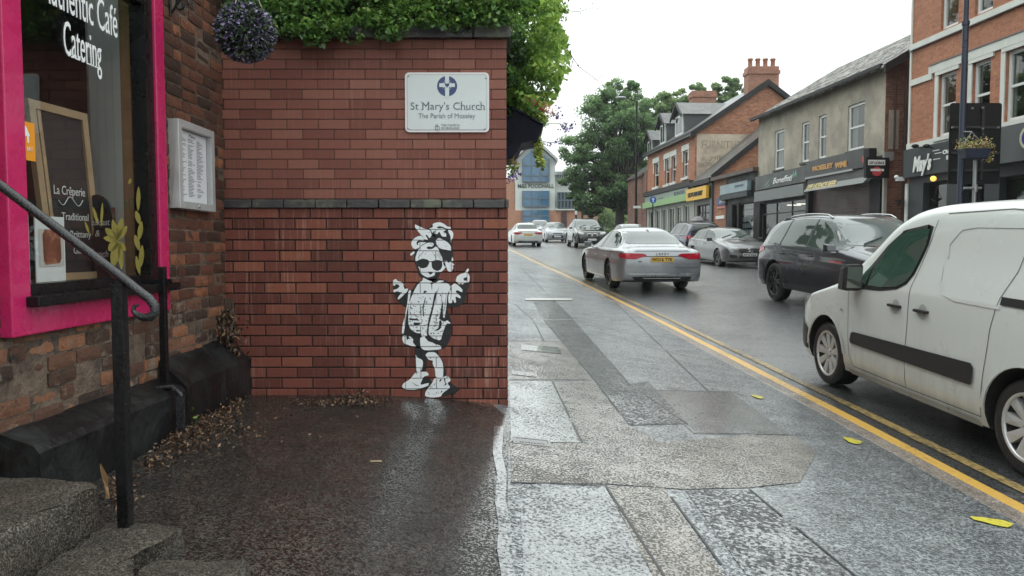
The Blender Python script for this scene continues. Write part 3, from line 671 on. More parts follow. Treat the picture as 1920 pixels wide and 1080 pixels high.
em = MB(); em.poly([(ec[0] + .016 * math.sin(t) ** 3, yy - .001, ec[2] + .007 + .0011 * (13 * math.cos(t) - 5 * math.cos(2 * t) - 2 * math.cos(3 * t) - math.cos(4 * t))) for t in [i * math.tau / 24 for i in range(24)]][::-1]); em.build('emblem_heart', navy, sign)
XD, UP = (1, 0, 0), (0, 0, 1)
def serif_text(s, name, size, o, wid, mat, parent, ext=.0008, sf=.34):
    """text with hand-made serifs: short feet added where upright strokes end"""
    ob = text(s, name, size, o, XD, UP, mat, parent, wid=wid, ext=ext, off=-.004 * size / .1 * .1)
    return ob
def simple_serifs(name, o, wid, size, spots, mat, parent):
    mb = MB(); X0, y, Z0 = o
    for (fx, fz, hw_) in spots: mb.box(X0 + fx * wid - hw_, X0 + fx * wid + hw_, y - .0008, y + .0008, Z0 + fz * size - .0016, Z0 + fz * size + .0016)
    return mb.build(name, mat, parent)
p = S(769, 205.5, .008); serif_text("St Mary's Church", 'sign_lettering', .074, p, S(908, 205)[0] - p[0], sg_txt, sign)
simple_serifs('lettering_serifs', p, S(908, 205)[0] - p[0], .074, [(.157, 0, .007), (.157, .72, .006), (.245, 0, .008), (.245, .72, .006), (.69, 0, .007), (.75, 0, .006), (.69, .74, .005), (.855, 0, .007), (.945, 0, .007), (.995, 0, .006), (.945, .74, .005)], sg_txt, sign)
p = S(784.5, 221.5, .008); serif_text("The Parish of Moseley", 'sign_lettering', .05, p, S(891, 221)[0] - p[0], sg_txt2, sign)
p = S(827, 236.5, .008); text("THE CHURCH", 'sign_small_print', .021, p, XD, UP, sg_txt2, sign, wid=.13, ext=.0006)
p = S(827, 242, .008); text("OF ENGLAND", 'sign_small_print', .021, p, XD, UP, sg_txt2, sign, wid=.13, ext=.0006)
em = MB(); c = S(820, 238.5, .009)
em.tube([(c[0] + .016 * math.cos(a), c[1], c[2] + .020 * math.sin(a)) for a in [math.radians(d) for d in range(100, 400, 20)]], .0014, 5); em.box(c[0] - .0015, c[0] + .0015, c[1] - .001, c[1] + .001, c[2] - .02, c[2] + .022); em.box(c[0] - .012, c[0] + .012, c[1] - .001, c[1] + .001, c[2] + .006, c[2] + .009)
em.build('small_crest', sg_txt2, sign)
for px, py in ((766, 143), (911, 147), (765, 241), (909, 242)):
    c = S(px, py); b_ = MB(); b_.lathe([(.0, -.011), (.005, -.0105), (.0055, -.006)], (c[0], SY, c[2]), 'y', 10); b_.build('screw', screwm, sign)
# ============================================================ CAFE BUILDING (left)
cafe = thing('cafe_building', 'old weathered brick cafe front with a magenta framed shop window, at the left edge', 'building', (-2.1, 3.5, .56))
CO = (-2.05, 5.44); _l = math.hypot(.0148, 1); CU = (-.0148 / _l, -1 / _l); CN = (1 / _l, -.0148 / _l)
def C(a, d, z): return (CO[0] + CU[0] * a + CN[0] * d, CO[1] + CU[1] * a + CN[1] * d, z)
old_brick = M_attr('old_weathered_brick', [(0, (.045, .026, .020)), (.3, (.095, .040, .027)), (.7, (.145, .058, .036)), (.9, (.21, .085, .048)), (1, (.32, .13, .07))], rough=.62, spec=.3, bump=1., bs=70, vs=16,
                   spots=[(6.2, .62, .70, (.24, .18, .13)), (9., .57, .66, (.035, .028, .024)), (4.1, .64, .74, (.34, .14, .06))])
old_brick_lo = M_attr('old_damaged_brick', [(0, (.040, .028, .023)), (.4, (.095, .050, .036)), (.75, (.15, .073, .047)), (1, (.34, .15, .08))], rough=.65, spec=.3, bump=1., bs=55, vs=14,
                   spots=[(5.5, .55, .64, (.26, .21, .165)), (7., .56, .63, (.035, .031, .027)), (6.3, .64, .70, (.42, .17, .075))])
old_mortar = M('crumbling_lime_mortar', (.15, .108, .08), rough=.85, var=.7, vs=9, bump=1.0, bs=60, stain=(.045, .036, .030))
def old_bricks(mb, z0, z1, a0, a1, skip=None, amp=.006, big=.0):
    zz = z0; i = 0
    while zz < z1:
        h = .074; a = a0 - (.112 if i % 2 else 0) - random.uniform(0, .03)
        while a < a1:
            bw = random.choice((.222, .222, .215, .112)); s_, e_ = max(a0, a + .006), min(a1, a + bw - .006)
            if e_ - s_ > .03 and not (skip and skip(s_, e_, zz)):
                d = random.uniform(-amp, amp) - (big if random.random() < .16 else 0); jz = lambda: random.uniform(-.003, .003)
                q = []
                nx, nz = max(2, int((e_ - s_) / .035)), 3
                vs = []; fs = []
                for iu in range(nx + 1):
                    for iv in range(nz + 1):
                        edge = (iu in (0, nx)) or (iv in (0, nz)); corner = (iu in (0, nx)) and (iv in (0, nz))
                        u = lerp(s_, e_, iu / nx) + (random.uniform(-.003, .003)); v = lerp(zz + .005, zz + h - .006, iv / nz) + random.uniform(-.002, .002)
                        if corner: u += (.0035 if iu == 0 else -.0035); v += (.003 if iv == 0 else -.003)
                        dd = d + random.uniform(-.0014, .0014) - (.003 if edge else 0); vs.append(C(u, dd, v))
                for iu in range(nx):
                    for iv in range(nz): k = iu * (nz + 1) + iv; fs.append((k, k + 1, k + nz + 2, k + nz + 1))
                ring = [iv for iv in range(nz + 1)] + [iu * (nz + 1) + nz for iu in range(1, nx + 1)] + [nx * (nz + 1) + iv for iv in range(nz - 1, -1, -1)] + [iu * (nz + 1) for iu in range(nx - 1, 0, -1)]
                base = len(vs)
                for r_ in ring:
                    u_, v_ = r_ // (nz + 1), r_ % (nz + 1); vs.append(C(lerp(s_, e_, u_ / nx), -.03, lerp(zz + .004, zz + h - .005, v_ / nz)))
                for t in range(len(ring)): t2 = (t + 1) % len(ring); fs.append((ring[t], base + t, base + t2, ring[t2]))
                mb.add(vs, fs, rnd=random.random(), smooth=False)
            a += bw
        zz += h; i += 1
WA0, WA1 = .97, 2.36          # window frame along the wall
def in_win(s, e, z): return e > WA0 + .02 and s < WA1 - .02 and z > 1.24
w1 = MB(); w2 = MB()
for zz, fn in ((.5, 0),):
    old_bricks(w2, .56, 1.30, 0.0, 4.2, None, .006, .010)
    old_bricks(w1, 1.30, 4.2, 0.0, WA0, None, .003, .004); old_bricks(w1, 1.30, 4.2, WA1, 4.2, None, .003, .004)
w2.build('lower_brickwork', old_brick_lo, cafe); w1.build('brickwork', old_brick, cafe)
wm = MB()
def cbox(mb, a0, a1, d0, d1, z0, z1, mi=0):
    # a increases toward the camera, d outward (+x)
    P = lambda a, d, z: C(a, d, z)
    return mb.hexa([P(a1, d0, z0), P(a1, d1, z0), P(a0, d1, z0), P(a0, d0, z0), P(a1, d0, z1), P(a1, d1, z1), P(a0, d1, z1), P(a0, d0, z1)], mi)
cbox(wm, -.02, 4.2, -.24, -.0055, .3, 1.27); cbox(wm, -.02, WA0 + .02, -.24, -.0075, 1.27, 4.3); cbox(wm, WA1 - .02, 4.2, -.24, -.0075, 1.27, 4.3)
wm.build('mortar_core', old_mortar, cafe)
magenta = M('chipped_magenta_gloss_paint', (.52, .018, .115), rough=.28, coat=.35, var=.13, vs=9, bump=.25, bs=30)
blackp = M('black_gloss_paint', (.006, .006, .007), rough=.3, spec=.35, coat=.0, var=.3, vs=12, bump=.25, bs=40)
glass = None
def M_glass(name, tint=(.9, .95, .93), ior=1.62, streak=0.):
    m, nt, b = new_mat(name); nt.nodes.remove(b); o = nt.nodes['Material Output']
    tr = N(nt, "ShaderNodeBsdfTransparent"); tr.inputs[0].default_value = (*tint, 1); gl = N(nt, "ShaderNodeBsdfGlossy", Roughness=.02)
    ge = N(nt, "ShaderNodeNewGeometry"); dp = N(nt, "ShaderNodeVectorMath"); dp.operation = 'DOT_PRODUCT'; ln(nt, ge.outputs['Incoming'], dp.inputs[0]); ln(nt, ge.outputs['Normal'], dp.inputs[1])
    cs = math_(nt, 'SUBTRACT', 1., math_(nt, 'ABSOLUTE', dp.outputs['Value'])); f0 = ((ior - 1) / (ior + 1)) ** 2 * 1.5; ms = N(nt, "ShaderNodeMixShader")
    ln(nt, math_(nt, 'ADD', f0, math_(nt, 'MULTIPLY', math_(nt, 'POWER', cs, 5.), 1 - f0)), ms.inputs[0]); ln(nt, tr.outputs[0], ms.inputs[1]); ln(nt, gl.outputs[0], ms.inputs[2]); ln(nt, ms.outputs[0], o.inputs[0])
    return m
glass = M_glass('window_glass', tint=(.96, .98, .97), ior=1.75); GZ0, GZ1 = 1.478, 3.9; GA0, GA1 = 1.16, 2.235
win = thing('shop_window', None, None); win.parent = cafe
bpy.data.objects.remove(win)
fr = MB()
cbox(fr, WA0, WA0 + .105, -.02, .045, 1.265, 4.1); cbox(fr, WA1 - .125, WA1, -.02, .045, 1.265, 4.1); cbox(fr, WA0 + .105, WA1 - .125, -.02, .042, 1.265, 1.40)
wf = fr.build('window_frame', magenta, cafe, bevel=.006)
ib = MB()
cbox(ib, WA0 + .105, GA0, -.06, .028, 1.40, 4.0); cbox(ib, GA1, WA1 - .125 + .002, -.06, .028, 1.40, 4.0); cbox(ib, GA0, GA1, -.06, .026, 1.43, GZ0); cbox(ib, GA0, GA1, -.06, .02, 2.98, 3.05)
ib.build('inner_frame', blackp, wf, world=True, bevel=.004)
sl = MB(); cbox(sl, WA0 - .02, WA1 - .09, -.02, .10, 1.385, 1.43); sl.build('window_sill', blackp, wf, bevel=.006)
gm = MB(); gm.quad(C(GA1, -.012, GZ0), C(GA0, -.012, GZ0), C(GA0, -.012, 2.98), C(GA1, -.012, 2.98)); gm.quad(C(GA1, -.012, 3.05), C(GA0, -.012, 3.05), C(GA0, -.012, 4), C(GA1, -.012, 4)); gm.build('window_pane', glass, wf)
# shallow shop interior behind the glass
wood = M('pale_pine_wood', (.36, .25, .145), rough=.55, var=.25, vs=14, bump=.2, bs=30); woodd = M('brown_timber', (.20, .125, .06), rough=.5, var=.3, vs=10, bump=.2, bs=30)
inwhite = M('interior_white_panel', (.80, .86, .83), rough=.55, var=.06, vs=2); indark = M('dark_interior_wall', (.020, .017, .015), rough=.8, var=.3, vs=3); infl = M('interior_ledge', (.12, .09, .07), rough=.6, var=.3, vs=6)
it = MB()
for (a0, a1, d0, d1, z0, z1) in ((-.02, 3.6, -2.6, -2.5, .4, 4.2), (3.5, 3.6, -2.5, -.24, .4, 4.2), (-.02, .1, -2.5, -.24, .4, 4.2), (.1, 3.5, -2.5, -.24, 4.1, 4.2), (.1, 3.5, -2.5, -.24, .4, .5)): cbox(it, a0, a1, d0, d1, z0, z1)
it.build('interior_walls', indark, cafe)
it = MB(); cbox(it, GA0 - .05, GA0 - .004, -.118, -.061, GZ0, 4.0); it.build('window_jamb', woodd, wf)
it = MB()
for k_ in range(4): t0, t1 = k_ / 4, (k_ + .93) / 4; it.prism([C(GA0 - .002 - .16 * t0, -.119 - .27 * t0, GZ0), C(GA0 - .002 - .16 * t1, -.119 - .27 * t1, GZ0), C(GA0 - .002 - .16 * t1, -.119 - .27 * t1, 4.), C(GA0 - .002 - .16 * t0, -.119 - .27 * t0, 4.)], (-.02, .02, 0))
it.prism([C(GA0 - .012, -.125, GZ0), C(GA0 - .17, -.395, GZ0), C(GA0 - .17, -.395, 4.), C(GA0 - .012, -.125, 4.)], (-.02, .02, 0))
it.build('jamb_panel', inwhite, wf)
it = MB(); cbox(it, GA0 - .1, GA1 + .2, -.6, -.062, 1.36, 1.455); it.build('display_ledge', infl, wf)
# lettering on the glass
lw = M('white_vinyl', (.8, .82, .82), rough=.4); RD = (-CU[0], -CU[1], 0)
GT = thing('window_lettering', 'tall white vinyl cafe lettering across the upper shop window glass', 'lettering', C(1.7, -.005, 2.6))
def cond(s, a_left, a_right, z, h, name='lettering', off=.0):
    ob = text(s, name, 1., (0, 0, 0), (1, 0, 0), (0, 0, 1), lw, None, ext=.0015, off=off)
    co = [v.co.copy() for v in ob.data.vertices]; x0, x1 = min(c.x for c in co), max(c.x for c in co); capz = .72
    for v in ob.data.vertices:
        fx = (v.co.x - x0) / (x1 - x0); a = lerp(a_left, a_right, fx); q = Vector(C(a, -.008 + (-v.co.y), z + v.co.z / capz * h)); v.co = q - Vector(GT.location)
    ob.parent = GT; return ob
cond("Authentic Café", 2.02, 1.385, 2.735, .165); cond("Catering", 1.86, 1.545, 2.535, .165)
# slab serifs under the tall strokes
sf = MB()
for a_ in [lerp(1.86, 1.545, t) for t in (.20, .33, .47, .60, .67, .73, .82, .87)]:
    cbox(sf, a_ - .009, a_ + .009, -.0085, -.0065, 2.533, 2.540)
sf.build('letter_feet', lw, GT)
# orange delivery sticker
og = M('orange_sticker', (.80, .30, .02), rough=.4); def_ = None
def gl(px, d=.0):
    """distance along the cafe wall whose plane (offset d) is seen at photo column px"""
    u = (px - 960) / F; # x = CO.x + CU.x a + CN.x d ; y = ...
    # x = u*y  ->  solve for a
    return (CO[0] + CN[0] * d - u * (CO[1] + CN[1] * d)) / (u * CU[1] - CU[0])
def glz(px, py, d=.0): a = gl(px, d); y = CO[1] + CU[1] * a + CN[1] * d; return a, W(px, py, y)[2]
stk = thing('delivery_sticker', 'orange takeaway delivery sticker on the left side of the shop window', 'sticker', C(gl(58), -.006, 2.2))
a0, zt = glz(42, 225); a1, zb_ = glz(76, 303)
m_ = MB(); cbox(m_, a1, a0, -.0085, -.0055, zb_, glz(76, 232)[1]); m_.build('sticker_sheet', og, stk)
am = (a0 + a1) / 2; zm = (zb_ + zt) / 2
m_ = MB(); m_.poly([C(am + x, -.0045, zm + .03 + z) for x, z in ((.018, -.035), (.018, -.005), (.027, -.005), (.0, .038), (-.027, -.005), (-.018, -.005), (-.018, -.035), (-.009, -.035), (-.006, -.008), (.006, -.008), (.009, -.035))]); m_.build('sticker_icon', lw, stk)
text("JUST EAT", 'sticker_lettering', .024, C(a0 - .012, -.004, zm - .04), RD, UP, lw, stk, wid=(a0 - a1) - .03, ext=.0006)
# chalk board behind the glass
cbm = M('chalkboard_black', (.018, .018, .019), rough=.6, var=.3, vs=6); chalk = M('white_chalk', (.62, .62, .6), rough=.8)
TL, TR, BR_, BL = (Vector(W(46, 184, 3.68)), Vector(W(158, 230, 4.12)), Vector(W(190, 560, 4.16)), Vector(W(92, 570, 3.76)))
TR.z = TL.z; BR_.z = BL.z = 1.46
cb = thing('chalkboard_sign', 'pine framed chalk board standing behind the shop window glass', 'chalkboard', BL)
bn = (TR - TL).cross(BL - TL).normalized(); bn = bn if bn.x > 0 else -bn
def cbp(u, v, d=0): return tuple(TL.lerp(TR, u).lerp(BL.lerp(BR_, u), v) + bn * d)
m_ = MB(); m_.prism([cbp(.02, .02), cbp(.98, .02), cbp(.98, .98), cbp(.02, .98)][::-1], bn * .006); m_.build('board', cbm, cb)
m_ = MB()
for (u0, v0, u1, v1) in ((0, 0, 1, .045), (0, .045, .10, 1), (.90, .045, 1, 1), (.1, .95, .9, 1)): m_.prism([cbp(u0, v0, -.01), cbp(u1, v0, -.01), cbp(u1, v1, -.01), cbp(u0, v1, -.01)][::-1], bn * .028)
m_.prism([cbp(.145, .0, -.012), cbp(.20, .0, -.012), cbp(.20, 1, -.012), cbp(.145, 1, -.012)][::-1], bn * .022)
m_.build('board_frame', wood, cb)
ux = (Vector(cbp(1, .5)) - Vector(cbp(0, .5))).normalized(); uz = (Vector(cbp(.5, 0)) - Vector(cbp(.5, 1))).normalized()
for s, u, v, h, wd in (("La Crêperie", .25, .50, .065, .24), ("Traditional", .34, .645, .055, .21), ("Brittany", .45, .745, .05, .17), ("Galettes", .48, .84, .05, .17)):
    text(s, 'chalk_writing', h, cbp(u, v, .009), ux, uz, chalk, cb, wid=wd, ext=.0006, shear=.15)
m_ = MB(); m_.tube([Vector(cbp(.32 + t * .05, .535 + .025 * math.sin(t * 1.1), .010)) for t in [i * .5 for i in range(19)]], .0022, 5); m_.build('chalk_flourish', chalk, cb)
# round breakfast board, crepe poster, leaflet, brown post, standing behind the glass
rb = thing('round_chalkboard', 'round black board chalked Breakfast & Brunch behind the shop window', 'chalkboard', W(182, 500, 4.22))
bc = Vector(W(182, 412, 4.10)); d_ = Vector((-.25, -1, 0)).normalized(); X_ = Vector((1, -.25, 0)).normalized()
m_ = MB(); m_.prism([tuple(bc + X_ * .098 * math.cos(a) + Vector((0, 0, .135 * math.sin(a)))) for a in [i * math.tau / 28 for i in range(28)]], -d_ * .01); 
m_.prism([tuple(bc + X_ * x + Vector((0, 0, z)) - d_ * .001) for x, z in ((-.085, -.06), (-.06, -.34), (.07, -.34), (.09, -.06))], -d_ * .008); m_.build('board', cbm, rb)
for s, z, h, wd in (("Breakfast", -.03, .05, .16), ("&", -.09, .05, .03), ("Brunch", -.20, .05, .13)): text(s, 'chalk_writing', h, bc - X_ * wd / 2 + Vector((0, 0, z)) + d_ * .003, X_, (0, 0, 1), chalk, rb, wid=wd, ext=.0006, shear=.2)
paper = M('white_paper', (.66, .68, .68), rough=.6, var=.05, vs=5); foodm = M('printed_food_photo', (.22, .075, .045), rough=.4, var=.6, vs=16, stain=(.45, .2, .12)); plate = M('printed_plate', (.5, .47, .45), rough=.5)
po = thing('food_poster', 'white poster with a photo of a filled pancake, standing low in the shop window', 'poster', C(gl(95, -.2), -.2, 1.46))
def gp3(px, py, d): a, z = glz(px, py, d); return a, z
aa, zt = glz(68, 404, -.12); ab, z2 = glz(123, 512, -.12)
m_ = MB(); cbox(m_, ab, aa, -.125, -.12, 1.47, zt); m_.build('poster_sheet', paper, po)
m_ = MB(); m_.quad(C(aa - .02, -.118, 1.545), C(ab + .012, -.118, 1.545), C(ab + .012, -.118, zt - .06), C(aa - .02, -.118, zt - .06)); m_.build('poster_plate', plate, po)
m_ = MB(); m_.poly([C(lerp(aa, ab, x), -.1165, lerp(1.47, zt, y)) for x, y in ((.24, .33), (.3, .27), (.78, .29), (.84, .36), (.82, .74), (.74, .79), (.3, .80), (.22, .72))]); m_.build('poster_photo', foodm, po)
lf = thing('white_leaflet', 'tall white leaflet standing in the lower left corner of the shop window', 'leaflet', C(gl(50, -.06), -.06, 1.46))
aa, zt = glz(41, 402, -.06); ab, _ = glz(58, 402, -.06); m_ = MB(); cbox(m_, ab, aa, -.068, -.064, 1.46, zt); m_.build('leaflet_sheet', paper, lf)
m_ = MB(); cbox(m_, ab + .02, ab + .05, -.0635, -.0625, 1.50, 1.56); m_.build('leaflet_print', M('print_blue', (.05, .08, .2)), lf)
redp = M('red_brown_post', (.16, .045, .03), rough=.5, var=.3, vs=6); m_ = MB(); p_ = W(150, 480, 4.0); m_.box(p_[0] - .03, p_[0] + .03, 4.25, 4.31, 1.46, 1.86); tag(m_.build('display_stand', redp, None), 'red brown stand partly hidden behind the chalk boards in the shop window', 'stand')
# yellow painted leaves on the glass
yl = M('mustard_leaf_decal', (.24, .20, .045), rough=.5, var=.25, vs=20)
dc = thing('leaf_decal', 'mustard yellow leaf and stem decal on the lower right of the shop window', 'window decal', C(gl(225), -.006, 1.6))
def blade(mb, px, py, qx, qy, wd, k=8):
    pts = []
    for i in range(k + 1):
        t = i / k; w_ = wd * math.sin(math.pi * min(1, t * .93 + .03)) ** .8; pts.append((lerp(px, qx, t), lerp(py, qy, t), w_))
    L = math.hypot(qx - px, qy - py); nx_, ny_ = -(qy - py) / L, (qx - px) / L
    ring = [(x + nx_ * w_, y + ny_ * w_) for x, y, w_ in pts] + [(x - nx_ * w_, y - ny_ * w_) for x, y, w_ in pts[::-1]]
    P = []
    for x, y in ring: a, z = glz(x, y, -.007); P.append(C(a, -.0075, z))
    mb.poly(P)
m_ = MB()
for a in ((222, 450, 200, 428, 7), (222, 450, 196, 446, 6), (222, 450, 214, 412, 6), (222, 450, 232, 408, 6), (222, 450, 240, 424, 6), (222, 452, 205, 470, 8), (222, 452, 236, 470, 6), (222, 455, 212, 500, 9), (226, 455, 228, 505, 5), (262, 395, 264, 350, 4), (264, 420, 258, 395, 5), (262, 450, 268, 415, 5), (262, 470, 255, 440, 5), (264, 500, 268, 460, 5), (262, 515, 256, 480, 4), (246, 345, 250, 335, 3), (186, 420, 178, 388, 3), (192, 425, 196, 380, 2.5), (170, 440, 162, 415, 2.5)): blade(m_, *a)
m_.build('leaf_shapes', yl, dc)
# plinth painted black along the foot of the wall
pl_m = M('wet_black_painted_render', (.008, .008, .009), rough=.38, spec=.35, var=.4, vs=5, bump=.8, bs=22, stain=(.022, .026, .026))
m_ = MB()
def ext_prof(prof, a0, a1, m, na=12):
    vs = []; n = len(prof)
    for i in range(na + 1):
        a = lerp(a0, a1, i / na)
        for d, z in prof: vs.append(C(a, d + random.uniform(-.004, .004), z + random.uniform(-.004, .004)))
    fs = [(i * n + j, i * n + (j + 1) % n, (i + 1) * n + (j + 1) % n, (i + 1) * n + j) for i in range(na) for j in range(n)]
    fs += [tuple(range(n))[::-1], tuple(na * n + j for j in range(n))]
    m.add(vs, fs)
ext_prof([(-.02, .3), (.17, .3), (.165, .80), (.14, .828), (-.02, .885)], 1.06, 2.40, m_); ext_prof([(-.02, .3), (.17, .3), (.165, .825), (.13, .86), (-.02, 1.0)], -.015, 1.055, m_, 8)
m_.build('plinth', pl_m, cafe)
# ------------------------------------------------------------ wall-mounted menu case
alum = M('brushed_aluminium', (.55, .56, .56), rough=.4, metal=.4, var=.1, vs=8); sheetm = M('menu_paper', (.84, .86, .90), rough=.5)
mc = thing('menu_case', 'silver framed glass menu case hung on the old brick wall', 'menu case', C(.57, 0, 2.14))
A0, A1, Z0, Z1 = .315, .845, 1.872, 2.408
m_ = MB(); 
for q in ((A0, A1, -.01, .012, Z0, Z1), (A0, A0 + .045, .012, .06, Z0, Z1), (A1 - .045, A1, .012, .06, Z0, Z1), (A0 + .045, A1 - .045, .012, .06, Z0, Z0 + .045), (A0 + .045, A1 - .045, .012, .06, Z1 - .045, Z1)): cbox(m_, *q)
m_.build('case_frame', alum, mc, bevel=.004)
m_ = MB(); cbox(m_, A0 + .05, A1 - .05, .0125, .022, Z0 + .05, Z1 - .05); m_.build('menu_sheet', sheetm, mc)
tx = M('menu_print', (.11, .12, .16), rough=.6); m_ = MB(); rm = random.Random(5)
for c_ in range(3):
    for r_ in range(40):
        if rm.random() < .12: continue
        a = A1 - .075 - c_ * .128; z = Z1 - .095 - r_ * .0092; L = rm.uniform(.05, .11) if r_ % 3 else rm.uniform(.03, .08)
        if z < Z0 + .07: continue
        m_.quad(C(a, .0226, z), C(a - L, .0226, z), C(a - L, .0226, z + .0035), C(a, .0226, z + .0035))
m_.build('menu_lines', tx, mc)
text("Menu", 'menu_heading', .03, C(A1 - .22, .0228, Z1 - .082), RD, UP, tx, mc, wid=.09, ext=.0005)
m_ = MB(); m_.quad(C(A1 - .045, .052, Z0 + .045), C(A0 + .045, .052, Z0 + .045), C(A0 + .045, .052, Z1 - .045), C(A1 - .045, .052, Z1 - .045)); m_.build('case_glass', M_glass('case_glass', tint=(.98, .98, .98), ior=1.3), mc)
m_ = MB(); q = C((A0 + A1) / 2, .06, Z0 + .022); m_.lathe([(.0, .006), (.008, .005), (.009, 0)], q, 'x', 10); m_.build('case_lock', screwm, mc)
# ------------------------------------------------------------ steps
def rough_block(outline, z0, z1, name, label, seed):
    r_ = random.Random(seed); pts = []
    for i in range(len(outline)):
        a, b = outline[i], outline[(i + 1) % len(outline)]; L = math.hypot(b[0] - a[0], b[1] - a[1]); n = max(1, int(L / .05))
        for j in range(n): t = j / n; pts.append((lerp(a[0], b[0], t) + r_.uniform(-.014, .014), lerp(a[1], b[1], t) + r_.uniform(-.014, .014)))
    c = (sum(p[0] for p in pts) / len(pts), sum(p[1] for p in pts) / len(pts)); n = len(pts); m = MB(); vs = []
    lv = [(1.0, z0), (1.0, lerp(z0, z1, .35)), (.998, lerp(z0, z1, .7)), (.992, z1 - .012), (.975, z1 - .002), (.93, z1 + .002)]
    for k_, (s, z) in enumerate(lv):
        for p in pts: vs.append((c[0] + (p[0] - c[0]) * s + r_.uniform(-.010, .010), c[1] + (p[1] - c[1]) * s + r_.uniform(-.010, .010), z + (r_.uniform(-.004, .004) if k_ else 0)))
    fs = [(k_ * n + i, k_ * n + (i + 1) % n, (k_ + 1) * n + (i + 1) % n, (k_ + 1) * n + i) for k_ in range(len(lv) - 1) for i in range(n)]
    fs.append(tuple((len(lv) - 1) * n + i for i in range(n))); m.add(vs, fs)
    return m.build(name, steps_m, stp, auto=50)
stp = thing('entrance_steps', 'worn wet concrete steps in the bottom left corner, carrying the handrail post', 'steps', (-1.6, 2.2, .56))
rough_block([(-3., -1), (-1.45, -1), (-1.475, 2.2), (-1.475, 2.58), (-1.50, 2.72), (-1.82, 2.80), (-3., 2.9)], .3, .79, 'step', '', 1)
rough_block([(-1.46, -1), (-1.10, -1), (-1.15, 2.25), (-1.225, 2.45), (-1.17, 2.68), (-1.35, 2.74), (-1.46, 2.74)], .3, .64, 'step', '', 2)
rough_block([(-1.2, -1), (-.78, -1), (-.80, 2.1), (-.88, 2.50), (-1.2, 2.50)], .3, .600, 'step', '', 3)
# ------------------------------------------------------------ handrail
hr = thing('handrail', 'black iron handrail with a curled end on a post beside the steps', 'handrail', W(240, 995, 2.66))
wetmetal = M('wet_black_metal', (.020, .020, .023), rough=.22, coat=.3, var=.35, vs=20, bump=.6, bs=140)
HP = lambda px, py: W(px, py, 2.66)
m_ = MB(); rail = [HP(-160, 235)] + [HP(lerp(0, 232, t), lerp(347, 523, t)) for t in (0, .3, .6, 1)] + [HP(262, 547), HP(280, 560), HP(290, 573), HP(291, 586), HP(282, 594), HP(268, 595), HP(256, 590)]
m_.tube(rail, [.0165] * 10 + [.014, .011], 10)
r1 = m_.build('rail', wetmetal, hr); 
m_ = MB(); m_.tube([HP(256, 590), HP(250, 583), HP(252, 574), HP(260, 572)], [.010, .009, .007, .004], 8); m_.build('scroll', wetmetal, hr)
m_ = MB(); b0 = HP(236, 996); m_.box(b0[0] - .0205, b0[0] + .0205, 2.64, 2.681, .62, HP(236, 528)[2] - .01); m_.build('post', blackp, hr, bevel=.003)
m_ = MB(); m_.box(b0[0] - .012, b0[0] + .012, 2.655, 2.667, HP(236, 534)[2], HP(236, 524)[2]); m_.build('fixing', blackp, hr)
# second, short wall rail by the plinth
wp = thing('short_wall_rail', 'short black post and crooked bracket against the brick beside the plinth', 'railing', C(1.18, .1, .83))
m_ = MB(); q = C(1.19, .105, 0); m_.box(q[0] - .018, q[0] + .018, q[1] - .018, q[1] + .018, .83, W(309, 500, q[1])[2]); m_.build('post', blackp, wp, bevel=.003)
m_ = MB(); zz = W(309, 527, q[1])[2]; m_.box(q[0] - .24, q[0] + .05, q[1] - .012, q[1] + .012, zz - .02, zz + .012); m_.build('wall_bracket', blackp, wp)
m_ = MB(); m_.tube([(q[0] - .04, q[1] - .03, .845), (q[0] + .05, q[1] - .02, .85), (q[0] + .105, q[1] - .05, .815), (q[0] + .12, q[1] - .06, .80)], [.012, .016, .016, .012], 8); m_.box(q[0] + .09, q[0] + .125, q[1] - .07, q[1] - .035, .55, .81); m_.build('lower_bracket', wetmetal, wp)
# ------------------------------------------------------------ hanging ball and bracket
BY = 4.62; bc = Vector(W(460, 61, BY)); br = .172
hb = thing('hanging_topiary_ball', 'round clipped ball of dark green and purple foliage hanging in front of the wall top', 'hanging plant', bc)
core = M('dark_plant_core', (.008, .010, .007), rough=.9); m_ = MB(); m_.ball(bc, br * .86, seg=24); m_.build('ball_core', core, hb)
v = RNG.normal(size=(5200, 3)); v /= np.linalg.norm(v, axis=1)[:, None]; rr_ = br * RNG.uniform(.86, 1.03, 5200)
leaf_ball = M_attr('ball_leaf', [(0, (.02, .035, .014)), (.45, (.07, .12, .045)), (.60, (.08, .07, .13)), (.85, (.20, .16, .32)), (1, (.42, .38, .52))], rough=.4, bump=0, vs=14)
leaves('ball_leaves', np.array(bc) + v * rr_[:, None], .024, leaf_ball, hb, dirs=v, asp=.55, curl=.3)
m_ = MB(); top = bc + Vector((0, 0, .42))
for a in (.3, 2.4, 4.5): m_.tube([bc + Vector((math.cos(a) * .1, math.sin(a) * .1, .14)), top], .0025, 5)
m_.build('hanging_wires', M('pale_wire', (.45, .42, .38), rough=.5), hb)
sk = MB(); q = C(.80, 0, 0); brk = thing('basket_bracket', 'curled black iron bracket on the old brick wall at the top of the view', 'bracket', C(.80, 0, 3.2))
zt = top.z + .01; sk.tube([C(.80, .0, zt), C(.80, .42, zt)], .009, 6); sk.tube([C(.80, .006, zt + .05), C(.80, .006, W(332, 30, 4.64)[2])], .009, 6); sk.build('bracket_arm', blackp, brk)
sk = MB(); z_ = W(330, 15, 4.64)[2]; pts = [C(.80, .075 + (.062 - t * .0042) * math.cos(t * .62) * .75, z_ + .02 + (.062 - t * .0042) * math.sin(t * .62)) for t in range(12)]; sk.tube(pts, .007, 6)
sk.tube([C(.80, .015, z_ - .03), C(.80, .10, z_ + .10), C(.80, .25, zt)], .007, 6); sk.build('bracket_scroll', blackp, brk)
